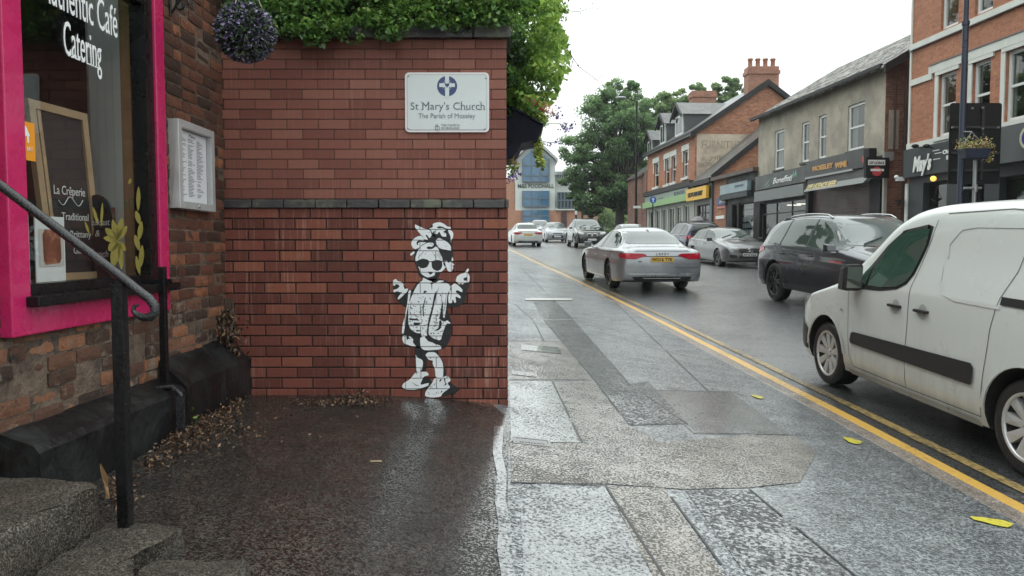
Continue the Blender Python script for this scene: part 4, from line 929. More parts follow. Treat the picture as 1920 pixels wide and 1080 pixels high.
# ------------------------------------------------------------ hedge and climbers over the wall
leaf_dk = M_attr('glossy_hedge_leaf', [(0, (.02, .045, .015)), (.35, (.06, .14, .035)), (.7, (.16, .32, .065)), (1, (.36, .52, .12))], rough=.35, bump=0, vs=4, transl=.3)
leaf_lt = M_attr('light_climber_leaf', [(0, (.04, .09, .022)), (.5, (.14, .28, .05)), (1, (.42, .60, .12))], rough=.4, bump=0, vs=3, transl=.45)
woody = M('brown_stem', (.06, .045, .03), rough=.8, var=.3, vs=20)
hg = thing('hedge', 'dense glossy green hedge spilling over the dark wall coping', 'hedge', (-1.05, 5.6, ZC1))
P_ = []; cupv = []
def clump(c, r, n, lum, sz=1, sq=(1, 1, 1)):
    v = RNG.normal(size=(n, 3)); v /= np.linalg.norm(v, axis=1)[:, None]; v *= (RNG.uniform(.35, 1, n) ** .5)[:, None] * r * np.array(sq); P_.append(np.array(c) + v); cupv.append(lum + .35 * v[:, 2] / r)  # leaves run paler up each clump: top light put into the tint
for i in range(300):
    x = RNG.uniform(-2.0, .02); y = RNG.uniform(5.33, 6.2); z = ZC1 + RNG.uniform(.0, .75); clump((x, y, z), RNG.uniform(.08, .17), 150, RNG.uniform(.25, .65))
for px, py, n in [(RNG.uniform(430, 960), RNG.uniform(-20, 40), 90) for _ in range(46)] + [(RNG.uniform(540, 800), RNG.uniform(38, 62), 40) for _ in range(16)] + list(((590, 72, 60), (560, 55, 90), (660, 68, 30), (640, 45, 60), (725, 62, 45), (735, 45, 70), (850, 45, 50), (800, 40, 60), (540, 30, 90), (690, 30, 60), (930, 40, 40), (500, 15, 150), (520, 50, 60), (610, 60, 50), (480, -5, 120))):
    clump(W(px, py, 5.30), .075, n, .6, sq=(1.3, .5, .8))
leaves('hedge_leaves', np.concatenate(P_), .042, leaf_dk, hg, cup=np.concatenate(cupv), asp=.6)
m_ = MB()
for i in range(60):
    x = RNG.uniform(-1.9, 0); y = RNG.uniform(5.4, 6.); z = ZC1 + RNG.uniform(0, .3); m_.tube([(x, y, ZC1 - .02), (x + RNG.normal() * .08, y - .05, z + .1), (x + RNG.normal() * .15, y - .1, z + .35)], [.007, .005, .003], 5)
m_.build('hedge_stems', woody, hg)
cl = thing('climbing_shrub', 'light green climber with pale leaves hanging over the street side of the wall corner', 'climbing plant', (.1, 7., 2.2)); P_ = []; cupv = []
def cz(px, py, D, r, n, lum, sq=(1, 1, 1)): clump(W(px, py, D), r, n, lum, sq=sq)
rc = random.Random(11)
for i in range(120):
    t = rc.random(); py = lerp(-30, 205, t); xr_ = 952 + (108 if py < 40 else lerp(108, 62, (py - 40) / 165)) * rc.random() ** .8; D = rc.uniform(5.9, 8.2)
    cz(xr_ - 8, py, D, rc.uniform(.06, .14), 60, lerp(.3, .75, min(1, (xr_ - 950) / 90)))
for i in range(26): cz(rc.uniform(950, 985), rc.uniform(100, 215), rc.uniform(5.8, 7), .08, 60, .12)
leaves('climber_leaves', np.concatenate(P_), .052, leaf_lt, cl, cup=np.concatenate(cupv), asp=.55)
P_ = []; cupv = []
for i in range(230):    # the pale, larger leaves on the outer edge
    t = rc.random(); py = lerp(15, 195, t); q = W(lerp(1022, 1062, math.sin(t * 3.1)) + rc.uniform(-22, 8), py, rc.uniform(6.3, 7.4)); P_.append(np.array([q])); cupv.append(np.array([rc.uniform(.6, 1.)]))
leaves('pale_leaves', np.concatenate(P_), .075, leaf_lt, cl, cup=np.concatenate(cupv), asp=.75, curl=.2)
m_ = MB()
def twig(pp, D, r=.004):
    pts = [W(a, b, D) for a, b in pp]; m_.tube(pts, [r * (1 - .7 * i / len(pts)) for i in range(len(pts))], 5)
    return pts
tw = twig([(1010, 0), (1060, 20), (1085, 22), (1112, 14)], 6.6) + twig([(1040, 60), (1062, 90), (1085, 125), (1122, 152)], 6.6) + twig([(1062, 90), (1075, 110), (1070, 130)], 6.6)
twig([(965, 40), (985, 90), (1010, 150), (1030, 190)], 6.6, .008); twig([(960, -20), (1000, 10), (1040, 60)], 6.6, .009); twig([(965, 60), (960, 140), (965, 210)], 6.5, .010)
m_.build('climber_stems', woody, cl)
pts = []
for p in tw:
    for k_ in range(5): pts.append(np.array(p) + RNG.normal(size=3) * .02)
leaves('twig_buds', pts, .022, M_attr('brown_bud', [(0, (.03, .02, .012)), (1, (.10, .06, .04))], bump=0), cl)
m_ = MB(); m_.box(-.5, -.02 - .06, 5.95, 9.5, ZC0 - .3, ZC1 + .4); 
# ------------------------------------------------------------ wall planter with trailing flowers
pt = thing('wall_planter', 'dark ribbed planter of trailing flowers fixed to the street side of the brick wall', 'planter', (.1, 6.3, 2.5))
plm = M('dark_navy_plastic', (.006, .008, .018), rough=.6, spec=.2, var=.3, vs=6); D0, D1 = 5.95, 6.45
prof = [(946, 197), (956, 194), (1016, 231), (1019, 238), (1008, 262), (978, 268), (972, 282), (958, 296), (940, 300), (932, 250)]
m_ = MB(); a = [Vector(W(x, y, D0)) for x, y in prof]; m_.prism([tuple(p) for p in a][::-1], (0, D1 - D0, 0)); m_.build('planter_box', plm, pt, bevel=.006)
m_ = MB()
for t in range(14): 
    q0 = Vector(W(lerp(952, 1014, t / 13), lerp(198, 236, t / 13), D0 - .008)); q1 = Vector(W(lerp(946, 1004, t / 13), lerp(272, 262, t / 13), D0 - .008)); m_.tube([q0, q1], .003, 5)
m_.tube([W(944, 193, D0 - .01), W(1019, 234, D0 - .01)], .009, 6); m_.build('planter_ribs', plm, pt)
P_ = []; cupv = []
for i in range(60):
    t = rc.random(); clump(W(lerp(955, 1020, t), lerp(190, 232, t) - rc.uniform(0, 22), rc.uniform(5.95, 6.5)), .045, 26, rc.uniform(.4, .95))
for px, py in [(1008 + 4 * math.sin(k_), 238 + k_ * 4.2) for k_ in range(17)] + [(lerp(955, 1020, k_ / 9), lerp(186, 225, k_ / 9)) for k_ in range(10)] + list(((1008, 245), (1010, 260), (1012, 275), (1014, 290), (1016, 302), (1006, 268), (960, 305), (968, 312), (955, 318), (962, 325), (1018, 310))): clump(W(px, py, 6.1), .035, 40, .8, sq=(.7, .7, 1.3))
leaves('trailing_leaves', np.concatenate(P_), .028, M_attr('planter_leaf', [(0, (.06, .12, .02)), (.5, (.20, .32, .05)), (1, (.50, .55, .12))], bump=0, rough=.45), pt, cup=np.concatenate(cupv))
def petals(name, cs, mat, n=10, r=.016, sz=.022):
    pts = []
    for c in cs: pts += [np.array(W(c[0], c[1], 6.05)) + RNG.normal(size=3) * r for _ in range(n)]
    leaves(name, pts, sz, mat, pt, asp=.8)
petals('pink_flowers', [(1015, 205), (1018, 202), (1004, 192), (1002, 196), (1012, 198), (1019, 209), (990, 190)], M('pink_petal', (.7, .06, .16), rough=.5), 16, .014)
petals('peach_flowers', [(985, 190), (1000, 186), (1014, 193), (1026, 206), (996, 195), (1008, 190), (1022, 200), (1034, 210), (1040, 215), (962, 300)], M('peach_petal', (.75, .38, .25), rough=.5), 12, .018)
petals('purple_flowers', [(1045, 208), (1046, 218), (1056, 238), (1064, 240), (1070, 236), (1062, 244), (1030, 270), (1046, 266), (950, 332), (958, 336), (965, 330), (970, 326)], M('purple_petal', (.20, .12, .38), rough=.5), 14, .018)
m_ = MB()
for a in (((1020, 225), (1040, 215), (1048, 222)), ((1020, 232), (1050, 232), (1066, 242)), ((1010, 245), (1014, 280), (1012, 310)), ((1008, 262), (1030, 268), (1046, 266)), ((955, 298), (965, 320), (952, 334))): m_.tube([W(x, y, 6.08) for x, y in a], .003, 5)
m_.build('flower_stems', M('green_stem', (.12, .18, .05), rough=.6), pt)
# ------------------------------------------------------------ leaf litter, dead creeper, weed
litter_m = M_attr('dead_leaf', [(0, (.015, .010, .007)), (.5, (.055, .030, .018)), (.85, (.16, .085, .045)), (1, (.34, .22, .13))], rough=.55, bump=0)
pts = []
def scat(px, py, sx, sy, n, h=.03):
    for _ in range(n):
        x, y = px + RNG.normal() * sx, py + RNG.normal() * sy; q = gp(x, y)
        if q[0] > -1.89 and q[1] < 5.42: pts.append((q[0], q[1], q[2] + .008 + abs(RNG.normal()) * h))
for t in np.linspace(0, 1, 40): scat(lerp(315, 440, t), lerp(835, 762, t), 14, 10, 34, .02)
scat(350, 830, 24, 13, 420, .02); scat(410, 795, 22, 12, 240, .02); scat(440, 757, 12, 5, 80, .012); scat(380, 820, 60, 30, 160, .003)
for t in np.linspace(0, 1, 20): scat(lerp(560, 715, t), 758, 12, 4, 18, .012)
scat(660, 755, 20, 5, 160, .02); scat(675, 748, 8, 5, 60, .04); scat(470, 815, 30, 8, 90, .004); scat(230, 925, 14, 16, 260, .012); scat(285, 872, 14, 6, 120, .008); scat(700, 810, 130, 60, 60, .002); scat(300, 850, 30, 15, 120, .01)
tag(leaves('leaf_litter', pts, .022, litter_m), 'brown dead leaves drifted along the wall foot and plinth', 'dead leaves', kind='stuff')
dcp = thing('dead_creeper', 'dry brown creeper hanging in the corner between the two brick walls', 'dead plant', (-1.95, 5.3, 1.)); pts = []
for i in range(520):
    t = rc.random(); pts.append(np.array(W(lerp(425, 432, t) + RNG.normal() * (16 - 8 * t), lerp(580, 730, t), 5.30 - .06 * rc.random())))
leaves('dry_leaves', pts, .045, litter_m, dcp, dirs=np.tile([0, 0, -1.], (len(pts), 1)), asp=.35)
m_ = MB()
for i in range(14):
    x0 = 428 + rc.uniform(-14, 10); m_.tube([W(x0, 560, 5.38), W(x0 + rc.uniform(-8, 8), 640, 5.30), W(x0 + rc.uniform(-10, 14), rc.uniform(690, 740), 5.32)], .0035, 5)
m_.build('creeper_stems', woody, dcp)
wd = thing('green_weed', 'tiny bright green weed growing at the foot of the black plinth', 'weed', gp(355, 800)); c = Vector(gp(352, 800))
leaves('weed_leaves', [tuple(c + Vector((RNG.normal() * .022, RNG.normal() * .015, .02 + abs(RNG.normal()) * .045))) for _ in range(40)], .03, leaf_lt, wd)
m_ = MB(); m_.tube([c, c + Vector((.01, 0, .08))], .002, 5); m_.build('weed_stem', M('green_stem2', (.1, .16, .04)), wd)
tagl = MB(); q = Vector(W(193, 880, 2.74)); tagl.add([tuple(q + Vector(v_)) for v_ in ((-.012, 0, .02), (.0, -.01, .025), (.02, 0, -.03), (.012, .01, -.07), (.022, 0, -.11), (.008, 0, -.11), (.0, .006, -.06), (-.01, .004, -.02))], [(0, 1, 2, 7), (7, 2, 3, 6), (6, 3, 4, 5)])
tag(tagl.build('curled_dead_leaf', M('tan_leaf', (.32, .19, .09), rough=.6, var=.3, vs=30)), 'curled tan dead leaf caught on the edge of the upper concrete step', 'dead leaf')
m_ = MB(); q = gp(705, 866); m_.box(q[0] - .03, q[0] + .03, q[1] - .004, q[1] + .004, q[2] + .001, q[2] + .007); tag(m_.build('pale_twig', M('pale_wood', (.45, .36, .22)), None, bevel=.002), 'pale splinter of wood lying on the dark forecourt tarmac', 'twig')
# ============================================================ FAR SIDE OF THE STREET
class Fr:
    """wall frame: a metres along u, d outward, z up"""
    def __init__(s, o, u):
        l = math.hypot(*u); s.o = o; s.u = (u[0] / l, u[1] / l); s.n = (s.u[1], -s.u[0])
    def P(s, a, d, z): return (s.o[0] + s.u[0] * a + s.n[0] * d, s.o[1] + s.u[1] * a + s.n[1] * d, z)
    def a(s, px, d=0):
        k = (px - 960) / F; return (s.o[0] + s.n[0] * d - k * (s.o[1] + s.n[1] * d)) / (k * s.u[1] - s.u[0])
    def z(s, px, py, d=0): a = s.a(px, d); return W(px, py, s.o[1] + s.u[1] * a + s.n[1] * d)[2]
    def box(s, mb, a0, a1, d0, d1, z0, z1, mi=0, rnd=None):
        P = s.P; return mb.hexa([P(a0, d1, z0), P(a1, d1, z0), P(a1, d0, z0), P(a0, d0, z0), P(a0, d1, z1), P(a1, d1, z1), P(a1, d0, z1), P(a0, d0, z1)], mi, rnd)
    def face(s, mb, a0, a1, z0, z1, d, mi=0): P = s.P; return mb.add([P(a0, d, z0), P(a1, d, z0), P(a1, d, z1), P(a0, d, z1)], [(0, 1, 2, 3)], mi, uvs=[(a0, z0), (a1, z0), (a1, z1), (a0, z1)])
    def wall(s, mb, a0, a1, z0, z1, holes, depth=.12, d=0, mi=0, top=None):
        As = sorted({a0, a1, *[h[0] for h in holes], *[h[1] for h in holes]}); Zs = sorted({z0, z1, *[h[2] for h in holes], *[h[3] for h in holes]})
        for i in range(len(As) - 1):
            for j in range(len(Zs) - 1):
                ca, cz_ = (As[i] + As[i + 1]) / 2, (Zs[j] + Zs[j + 1]) / 2
                if any(h[0] < ca < h[1] and h[2] < cz_ < h[3] for h in holes): continue
                s.face(mb, As[i], As[i + 1], Zs[j], Zs[j + 1], d, mi)
        P = s.P
        for h in holes:
            b0, b1, y0, y1 = h[:4]
            mb.quad(P(b0, d, y0), P(b0, d, y1), P(b0, d - depth, y1), P(b0, d - depth, y0), mi); mb.quad(P(b1, d, y0), P(b1, d - depth, y0), P(b1, d - depth, y1), P(b1, d, y1), mi)
            mb.quad(P(b0, d, y0), P(b0, d - depth, y0), P(b1, d - depth, y0), P(b1, d, y0), mi); mb.quad(P(b0, d, y1), P(b1, d, y1), P(b1, d - depth, y1), P(b0, d - depth, y1), mi)
    def sash(s, parent, a0, a1, z0, z1, d=-.08, fw=.06, mat=None, pane=None, mid=True, vbar=0, curtain=None, bars=()):
        m = MB(); b = s.box
        b(m, a0, a0 + fw, d - .04, d + .03, z0, z1); b(m, a1 - fw, a1, d - .04, d + .03, z0, z1); b(m, a0 + fw, a1 - fw, d - .04, d + .03, z0, z0 + fw); b(m, a0 + fw, a1 - fw, d - .04, d + .03, z1 - fw, z1)
        zm = (z0 + z1) / 2
        if mid: b(m, a0 + fw, a1 - fw, d - .03, d + .02, zm - .03, zm + .03)
        for k in range(vbar): ac = lerp(a0, a1, (k + 1) / (vbar + 1)); b(m, ac - .02, ac + .02, d - .028, d + .018, z0 + fw, z1 - fw)
        for zb in bars: b(m, a0 + fw, a1 - fw, d - .028, d + .018, zb - .025, zb + .025)
        f = m.build('window_frame', mat or upvc, parent); g_ = MB(); s.face(g_, a0 + fw * .5, a1 - fw * .5, z0 + fw * .5, z1 - fw * .5, d - .01); g_.build('pane', pane or far_glass, f)
        if curtain:
            c_ = MB(); 
            for (u0, u1) in curtain: 
                n = 8
                for i in range(n): s.face(c_, lerp(a0 + fw, a1 - fw, lerp(u0, u1, i / n)), lerp(a0 + fw, a1 - fw, lerp(u0, u1, (i + 1) / n)), z0 + fw, z1 - fw, d - .06 - .015 * (i % 2))
            c_.build('curtain', curt, f)
        return f
def wtext(fr, s, name, px0, px1, py_base, h_px, d, mat, parent, **kw):
    a0, a1 = fr.a(px0, d), fr.a(px1, d); z = fr.z(px0, py_base, d); y = fr.P(a0, d, 0)[1]; size = h_px / F * y / .72
    return text(s, name, size, fr.P(a0, d, z), (fr.u[0], fr.u[1], 0), (0, 0, 1), mat, parent, wid=a1 - a0, ext=.01, **kw)
upvc = M('white_window_frame', (.68, .70, .69), rough=.35, var=.08, vs=5)
def M_pane(name, c, rough=.04, ior=1.7):
    m = M(name, c, rough=rough, spec=.9, var=.5, vs=1.2); return m
far_glass = M_glass('far_window_glass', tint=(.55, .6, .58), ior=1.9)
curt = M('pale_curtain', (.45, .45, .42), rough=.9, var=.1, vs=3)
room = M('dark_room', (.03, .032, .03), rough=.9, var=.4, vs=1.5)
slate = M_brick('slate_roof', (.075, .078, .082), (.12, .12, .118), (.03, .03, .03), bw=.3, bh=.2, ms=.015, rough=.35, dirt=.5, dirtc='8a8a84')
slate_old = M_attr('lichen_slate_roof', [(0, (.03, .03, .03)), (1, (.08, .08, .078))], rough=.8, spec=.15, bump=.6, bs=8, vs=3, spots=[(2.6, .50, .56, (.36, .35, .32)), (6., .52, .58, (.05, .05, .05)), (9., .54, .6, (.42, .41, .38))])
brk_or = M_brick('orange_facing_brick', (.33, .12, .06), (.42, .17, .09), (.30, .20, .14), rough=.7, dirt=.25, dirtc='5a3526')
brk_gb = M_brick('weathered_gable_brick', (.25, .085, .045), (.40, .18, .10), (.33, .23, .16), rough=.75, dirt=.35, dirtc='4a3026')
brk_dk = M_brick('old_dark_brick', (.13, .055, .04), (.24, .11, .075), (.22, .18, .15), rough=.7, dirt=.6, dirtc='3a2a22')
stucco = M('grey_brown_render', (.41, .375, .31), rough=.85, spec=.2, var=.38, vs=1.3, bump=.4, bs=12, stain=(.29, .27, .23))
dgrey = M('dark_grey_shopfront_paint', (.042, .048, .052), rough=.5, spec=.3, var=.2, vs=3); blk = M('black_shopfront_paint', (.010, .010, .011), rough=.5, spec=.25, var=.3, vs=3)
stone_w = M('white_painted_stone', (.60, .62, .58), rough=.55, var=.18, vs=1.6, bump=.2, bs=20)
gutter = M('black_gutter', (.014, .014, .015), rough=.5, spec=.3)
kit = [M('display_%s' % n_, c_, rough=.5) for n_, c_ in (('white', (.55, .55, .52)), ('red', (.35, .05, .04)), ('teal', (.03, .22, .24)), ('wood', (.25, .15, .08)), ('grey', (.15, .16, .16)))]
kit_emit = M('lit_shop_tube', (1., .96, .85), emit=2.2)
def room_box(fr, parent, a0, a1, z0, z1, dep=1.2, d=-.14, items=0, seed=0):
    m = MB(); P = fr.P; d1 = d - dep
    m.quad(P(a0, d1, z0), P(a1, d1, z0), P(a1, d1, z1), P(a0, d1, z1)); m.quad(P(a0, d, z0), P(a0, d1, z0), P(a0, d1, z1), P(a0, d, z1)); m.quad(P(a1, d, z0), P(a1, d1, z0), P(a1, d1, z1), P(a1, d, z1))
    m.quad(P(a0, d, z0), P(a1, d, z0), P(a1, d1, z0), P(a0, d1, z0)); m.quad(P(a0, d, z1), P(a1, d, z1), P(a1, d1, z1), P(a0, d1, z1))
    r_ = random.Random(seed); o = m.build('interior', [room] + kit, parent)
    if items:
        m = MB()
        for i in range(items):
            a = r_.uniform(a0 + .1, a1 - .4); dd = d - r_.uniform(.15, dep - .3); h = r_.uniform(.15, .9); zb = z0 + r_.choice((0, 0, .8, 1.4)) + .01; w_ = r_.uniform(.1, .5)
            if zb + h < z1: fr.box(m, a, a + w_, dd - .1, dd, zb, zb + h, r_.randrange(5))
        m.build('window_display', kit, o)
    return o
LX = lambda y: 13.57 - .085 * y
def fr_at(y, off=0): return Fr((LX(y) - off, y), (.085, -1))
Gz = lambda y: R(y) + .02
# ------------------------------------------------------------ A: rendered two-storey building with two shops
yA = 33.3; fA = fr_at(yA); LA = fA.a(1652); zE = fA.z(1652, 120)
bA = thing('rendered_shop_building', 'grey brown rendered two storey building with a mossy slate roof above two dark shopfronts', 'building', (LX(28), 28, Gz(28)))
zg = Gz(28) - .5; zF = fA.z(1516, 304)          # top of fascias
wins = []
for p0, p1, t, b_ in ((1448, 1466, 247, 320), (1498, 1512, 231, 306), (1529, 1543.5, 218, 299), (1583, 1614, 199, 285)): wins.append((fA.a(p0), fA.a(p1), fA.z(p0, b_), fA.z(p0, t)))
m_ = MB(); fA.wall(m_, 0, LA, zF - .3, zE, wins, .13); 
P = fA.P; m_.quad(P(0, -7, zg), P(0, 0, zg), P(0, 0, zE), P(0, -7, zE)); m_.build('rendered_wall', stucco, bA)
# gable towards the camera: brick with an old render patch
LW = fA.a(1652); gA = Fr(P(LA, 0, 0)[:2], (1, .085)); depA = 7.2; ridge = zE + depA / 2 * .60
m_ = MB(); m_.add([gA.P(0, 0, zg), gA.P(depA, 0, zg), gA.P(depA, 0, zE), gA.P(depA / 2, 0, ridge), gA.P(0, 0, zE)], [(0, 1, 2, 3, 4)], uvs=[(0, zg), (depA, zg), (depA, zE), (depA / 2, ridge), (0, zE)]); m_.build('gable_wall', brk_dk, bA)
m_ = MB(); gA.box(m_, .12, .45, .0, .02, zE - 2.6, zE - 1.4); m_.build('render_patch', stucco, bA)
m_ = MB()
for (a, r_, z0, z1) in ((.62, .045, zg + 1, zE - .1), (.28, .03, zE - 2.7, zE - .3)): q = gA.P(a, .07, 0); m_.tube([(q[0], q[1], z0), (q[0], q[1], z1)], r_, 8)
m_.build('downpipe', M('maroon_downpipe', (.045, .02, .018), rough=.4), bA)
m_ = MB(); q = gA.P(.06, .12, 0); m_.box(q[0] - .14, q[0] + .14, q[1] - .07, q[1] + .07, fA.z(1652, 302), fA.z(1652, 286)); m_.build('meter_box', M('grey_box', (.2, .21, .21), rough=.5), bA)
m_ = MB(); q = gA.P(.02, .08, 0); m_.box(q[0] - .07, q[0] + .03, q[1] - .05, q[1] + .05, zg, fA.z(1652, 304)); m_.build('pilaster', M('pale_pilaster', (.36, .36, .33), rough=.6, var=.2, vs=4), bA)
m_ = MB()
def roofq(m, fr, a0, a1, zE_, zR, dep, ov=.25, mi=0):
    sl = (zR - zE_) / dep; L = math.hypot(dep, zR - zE_); P = fr.P
    m.add([P(a0, ov, zE_ - ov * sl), P(a1, ov, zE_ - ov * sl), P(a1, -dep, zR), P(a0, -dep, zR)], [(0, 1, 2, 3)], mi, uvs=[(a0, 0), (a1, 0), (a1, L), (a0, L)])
    m.add([P(a0, ov, zE_ - ov * sl - .08), P(a1, ov, zE_ - ov * sl - .08), P(a1, -dep, zR - .08), P(a0, -dep, zR - .08)], [(3, 2, 1, 0)], mi)
    m.add([P(a0, ov, zE_ - ov * sl - .08), P(a1, ov, zE_ - ov * sl - .08), P(a1, ov, zE_ - ov * sl), P(a0, ov, zE_ - ov * sl)], [(0, 1, 2, 3)], mi)
    m.add([P(a0, -2 * dep, zE_), P(a1, -2 * dep, zE_), P(a1, -dep, zR), P(a0, -dep, zR)], [(3, 2, 1, 0)], mi, uvs=[(a0, 0), (a1, 0), (a1, L), (a0, L)])
roofq(m_, fA, -.2, LA + .45, zE + .06, ridge + .06, depA / 2, .3); m_.build('roof', slate_old, bA)
m_ = MB(); fA.box(m_, -.2, LA + .2, .22, .34, zE - .16, zE - .04)
sl_ = .78
for sgn in (0,):
    m_.hexa([gA.P(-.3, .36, zE - .38), gA.P(depA / 2, .36, ridge - .2), gA.P(depA / 2, .44, ridge - .2), gA.P(-.3, .44, zE - .38), gA.P(-.3, .36, zE - .1), gA.P(depA / 2, .36, ridge + .05), gA.P(depA / 2, .44, ridge + .05), gA.P(-.3, .44, zE - .1)])
m_.build('gutter_and_bargeboard', gutter, bA)
for i, (a0, a1, z0, z1) in enumerate(wins): fA.sash(bA, a0, a1, z0, z1, fw=.09, curtain=[(0, 1)] if i == 0 else [(0, .35)])
m_ = MB(); 
for (a0, a1, z0, z1) in wins: fA.box(m_, a0 - .05, a1 + .05, -.02, .06, z0 - .07, z0)
m_.build('window_sills', M('dark_sill', (.06, .06, .055), rough=.6), bA)
m_ = MB(); fA.box(m_, 0.05, LA - .05, -1.6, -1.5, zF, zE - .2); m_.build('room_back', room, bA)
# ground floor: left cafe front, right off-licence with shutter
aM = fA.a(1515); zf0 = fA.z(1516, 334)
m_ = MB(); fA.box(m_, .08, aM - .03, -.05, .14, fA.z(1428, 356), fA.z(1428, 330)); fB = m_.build('shop_fascia', M('dark_green_fascia', (.028, .036, .034), rough=.35, var=.3, vs=2), bA)
wh = M('white_sign_letters', (.72, .74, .72), rough=.4); goldm = M('orange_gold_letters', (.50, .26, .07), rough=.4); mintm = M('mint_sign_paint', (.15, .40, .32), rough=.4)
wtext(fA, "Boneffeti", 'sign_lettering', 1446, 1482, 345, 11, .15, wh, fB, shear=.35, off=.004)
m_ = MB()
for px, py, qx, qy in ((1486, 333, 1483, 321), (1489, 332, 1487, 318), (1484, 334, 1478, 326), (1431, 350, 1440, 336), (1434, 352, 1440, 345)):
    a0, z0 = fA.a(px, .15), fA.z(px, py, .15); a1, z1 = fA.a(qx, .15), fA.z(qx, qy, .15); m_.add([fA.P(a0, .146, z0), fA.P((a0 + a1) / 2 + .08, .146, (z0 + z1) / 2), fA.P(a1, .146, z1), fA.P((a0 + a1) / 2 - .04, .146, (z0 + z1) / 2)], [(0, 1, 2, 3)])
m_.build('sign_leaves', mintm, fB)
zsb = fA.z(1428, 378); ztb = fA.z(1428, 358)
m_ = MB(); fA.box(m_, .12, aM - .1, .0, .2, zsb, ztb - .02); m_.build('shutter_box', M('grey_shutter_box', (.15, .165, .165), rough=.4, var=.1, vs=2), bA)
hL = (.25, aM - .3, zg + .5, zsb - .05)
m_ = MB(); fA.wall(m_, 0, aM, zg, ztb, [hL], .25); m_.build('shopfront', blk, bA)
s_ = fA.sash(bA, hL[0], hL[1], hL[2], hL[3], d=-.15, fw=.07, mat=dgrey, pane=far_glass, mid=False, vbar=2, bars=(hL[3] - .5,)); room_box(fA, bA, hL[0], hL[1], hL[2], hL[3], 2., d=-.26, items=26, seed=2)
m_ = MB(); 
for k_ in range(3): fA.box(m_, hL[0] + .5 + k_ * .9, hL[0] + .56 + k_ * .9, -1.6, -1., hL[3] - .12, hL[3] - .09)
m_.build('shop_lights', kit_emit, bA)
cy = M('cyan_disc', (.02, .35, .55), rough=.4); m_ = MB(); q = fA.P(fA.a(1460, -.3), -.3, fA.z(1460, 389, -.3)); m_.lathe([(0, -.02), (.13, -.02), (.13, .02), (0, .02)], q, 'x', 20); tag(m_.build('round_cyan_sign', cy), 'round cyan disc hanging in the window of the cafe under the green fascia', 'sign')
# off licence
m_ = MB(); fA.box(m_, aM + .02, fA.a(1627), -.05, .16, zf0, zF); fO = m_.build('shop_fascia', M('charcoal_fascia', (.035, .036, .037), rough=.4, var=.2, vs=2), bA)
m_ = MB(); fA.box(m_, aM + .02, fA.a(1604), .16, .20, zf0 - .05, zf0 + .02); m_.build('fascia_trim', M('pale_metal_trim', (.3, .31, .31), rough=.4), fO)
wtext(fA, "MOSELEY", 'sign_lettering', 1519.5, 1558, 321.5, 8.5, .17, goldm, fO, off=.012); wtext(fA, "WINE", 'sign_lettering', 1562, 1584, 315.5, 9.5, .17, goldm, fO, off=.016)
m_ = MB(); fA.box(m_, aM + .02, LA - .15, -.1, .10, fA.z(1516, 349), zf0 - .05); m_.build('shutter_housing', M('mid_grey_panel', (.075, .08, .08), rough=.45, var=.25, vs=2), bA)
# folded awning strip with gold lettering
a0, a1 = fA.a(1506, .5), fA.a(1617, .5); zt, zb_ = fA.z(1506, 349, .5), fA.z(1506, 360, .5)
aw = M('grey_awning_fabric', (.16, .175, .175), rough=.5, var=.3, vs=2); m_ = MB()
m_.hexa([P(a0, .56, zb_), P(a1, .56, zb_), P(a1, .50, zb_), P(a0, .50, zb_), P(a0, .36, zt), P(a1, .36, zt), P(a1, .12, zt), P(a0, .12, zt)]); m_.build('awning', aw, bA)
tw_ = text("OFF LICENCE BEER", 'awning_lettering', .30, P(a0 + .08, .50, zb_ + .05), (fA.u[0], fA.u[1], 0), Vector((fA.n[0] * -.35, fA.n[1] * -.35, 1)), M('gold_awning_letters', (.55, .45, .2), rough=.5), bA, wid=fA.a(1560, .5) - a0, ext=.006, off=.01)
shm = M('maroon_roller_shutter', (.075, .050, .048), rough=.45, metal=.3, var=.25, vs=2); zt2 = fA.z(1522, 358); aR = fA.a(1628)
m_ = MB(); k_ = 0; z = zg
while z < zt2: fA.box(m_, aM + .15, aR, -.10, -.06, z, z + .085); fA.box(m_, aM + .15, aR, -.10, -.078, z + .085, z + .105); z += .105
m_.build('roller_shutter', shm, bA)
m_ = MB(); fA.box(m_, aM - .03, aM + .15, -.1, .12, zg, zt2 + .1); m_.build('shop_pier', blk, bA); m_ = MB(); fA.box(m_, aR, LA - .12, -.1, .03, zg, zF - .35); m_.build('shop_pier', blk, bA)
hk = thing('hanging_box_sign', 'black projecting off licence box sign with a red and white round logo', 'sign', P(fA.a(1629, .3), .3, fA.z(1629, 330)))
m_ = MB(); q0 = P(fA.a(1619, .1), .1, 0); gS = Fr(P(fA.a(1622, .75), .80, 0)[:2], (1, .085)); zs0, zs1 = W(1625, 340, q0[1])[2], W(1625, 304, q0[1])[2]
gS.box(m_, 0, .74, -.12, 0, zs0, zs1); m_.build('sign_box', blk, hk)
m_ = MB(); gS.box(m_, .06, .60, .0, .012, zs1 - .23, zs1 - .07); m_.build('white_panel', wh, hk); text("OFF LICENCE", 'sign_lettering', .11, gS.P(.09, .014, zs1 - .20), (gS.u[0], gS.u[1], 0), (0, 0, 1), blk, hk, wid=.48, ext=.002, off=.003)
redm = M('red_logo', (.50, .05, .06), rough=.4); m_ = MB(); c_ = gS.P(.34, .012, zs0 + .19); m_.add([(c_[0] + .15 * math.cos(t), c_[1], c_[2] + .14 * math.sin(t)) for t in [i * math.tau / 24 for i in range(24)]], [tuple(range(24))]); m_.build('logo_disc', redm, hk)
m_ = MB(); gS.box(m_, .14, .56, .014, .022, zs0 + .20, zs0 + .27); m_.build('logo_band', wh, hk); 
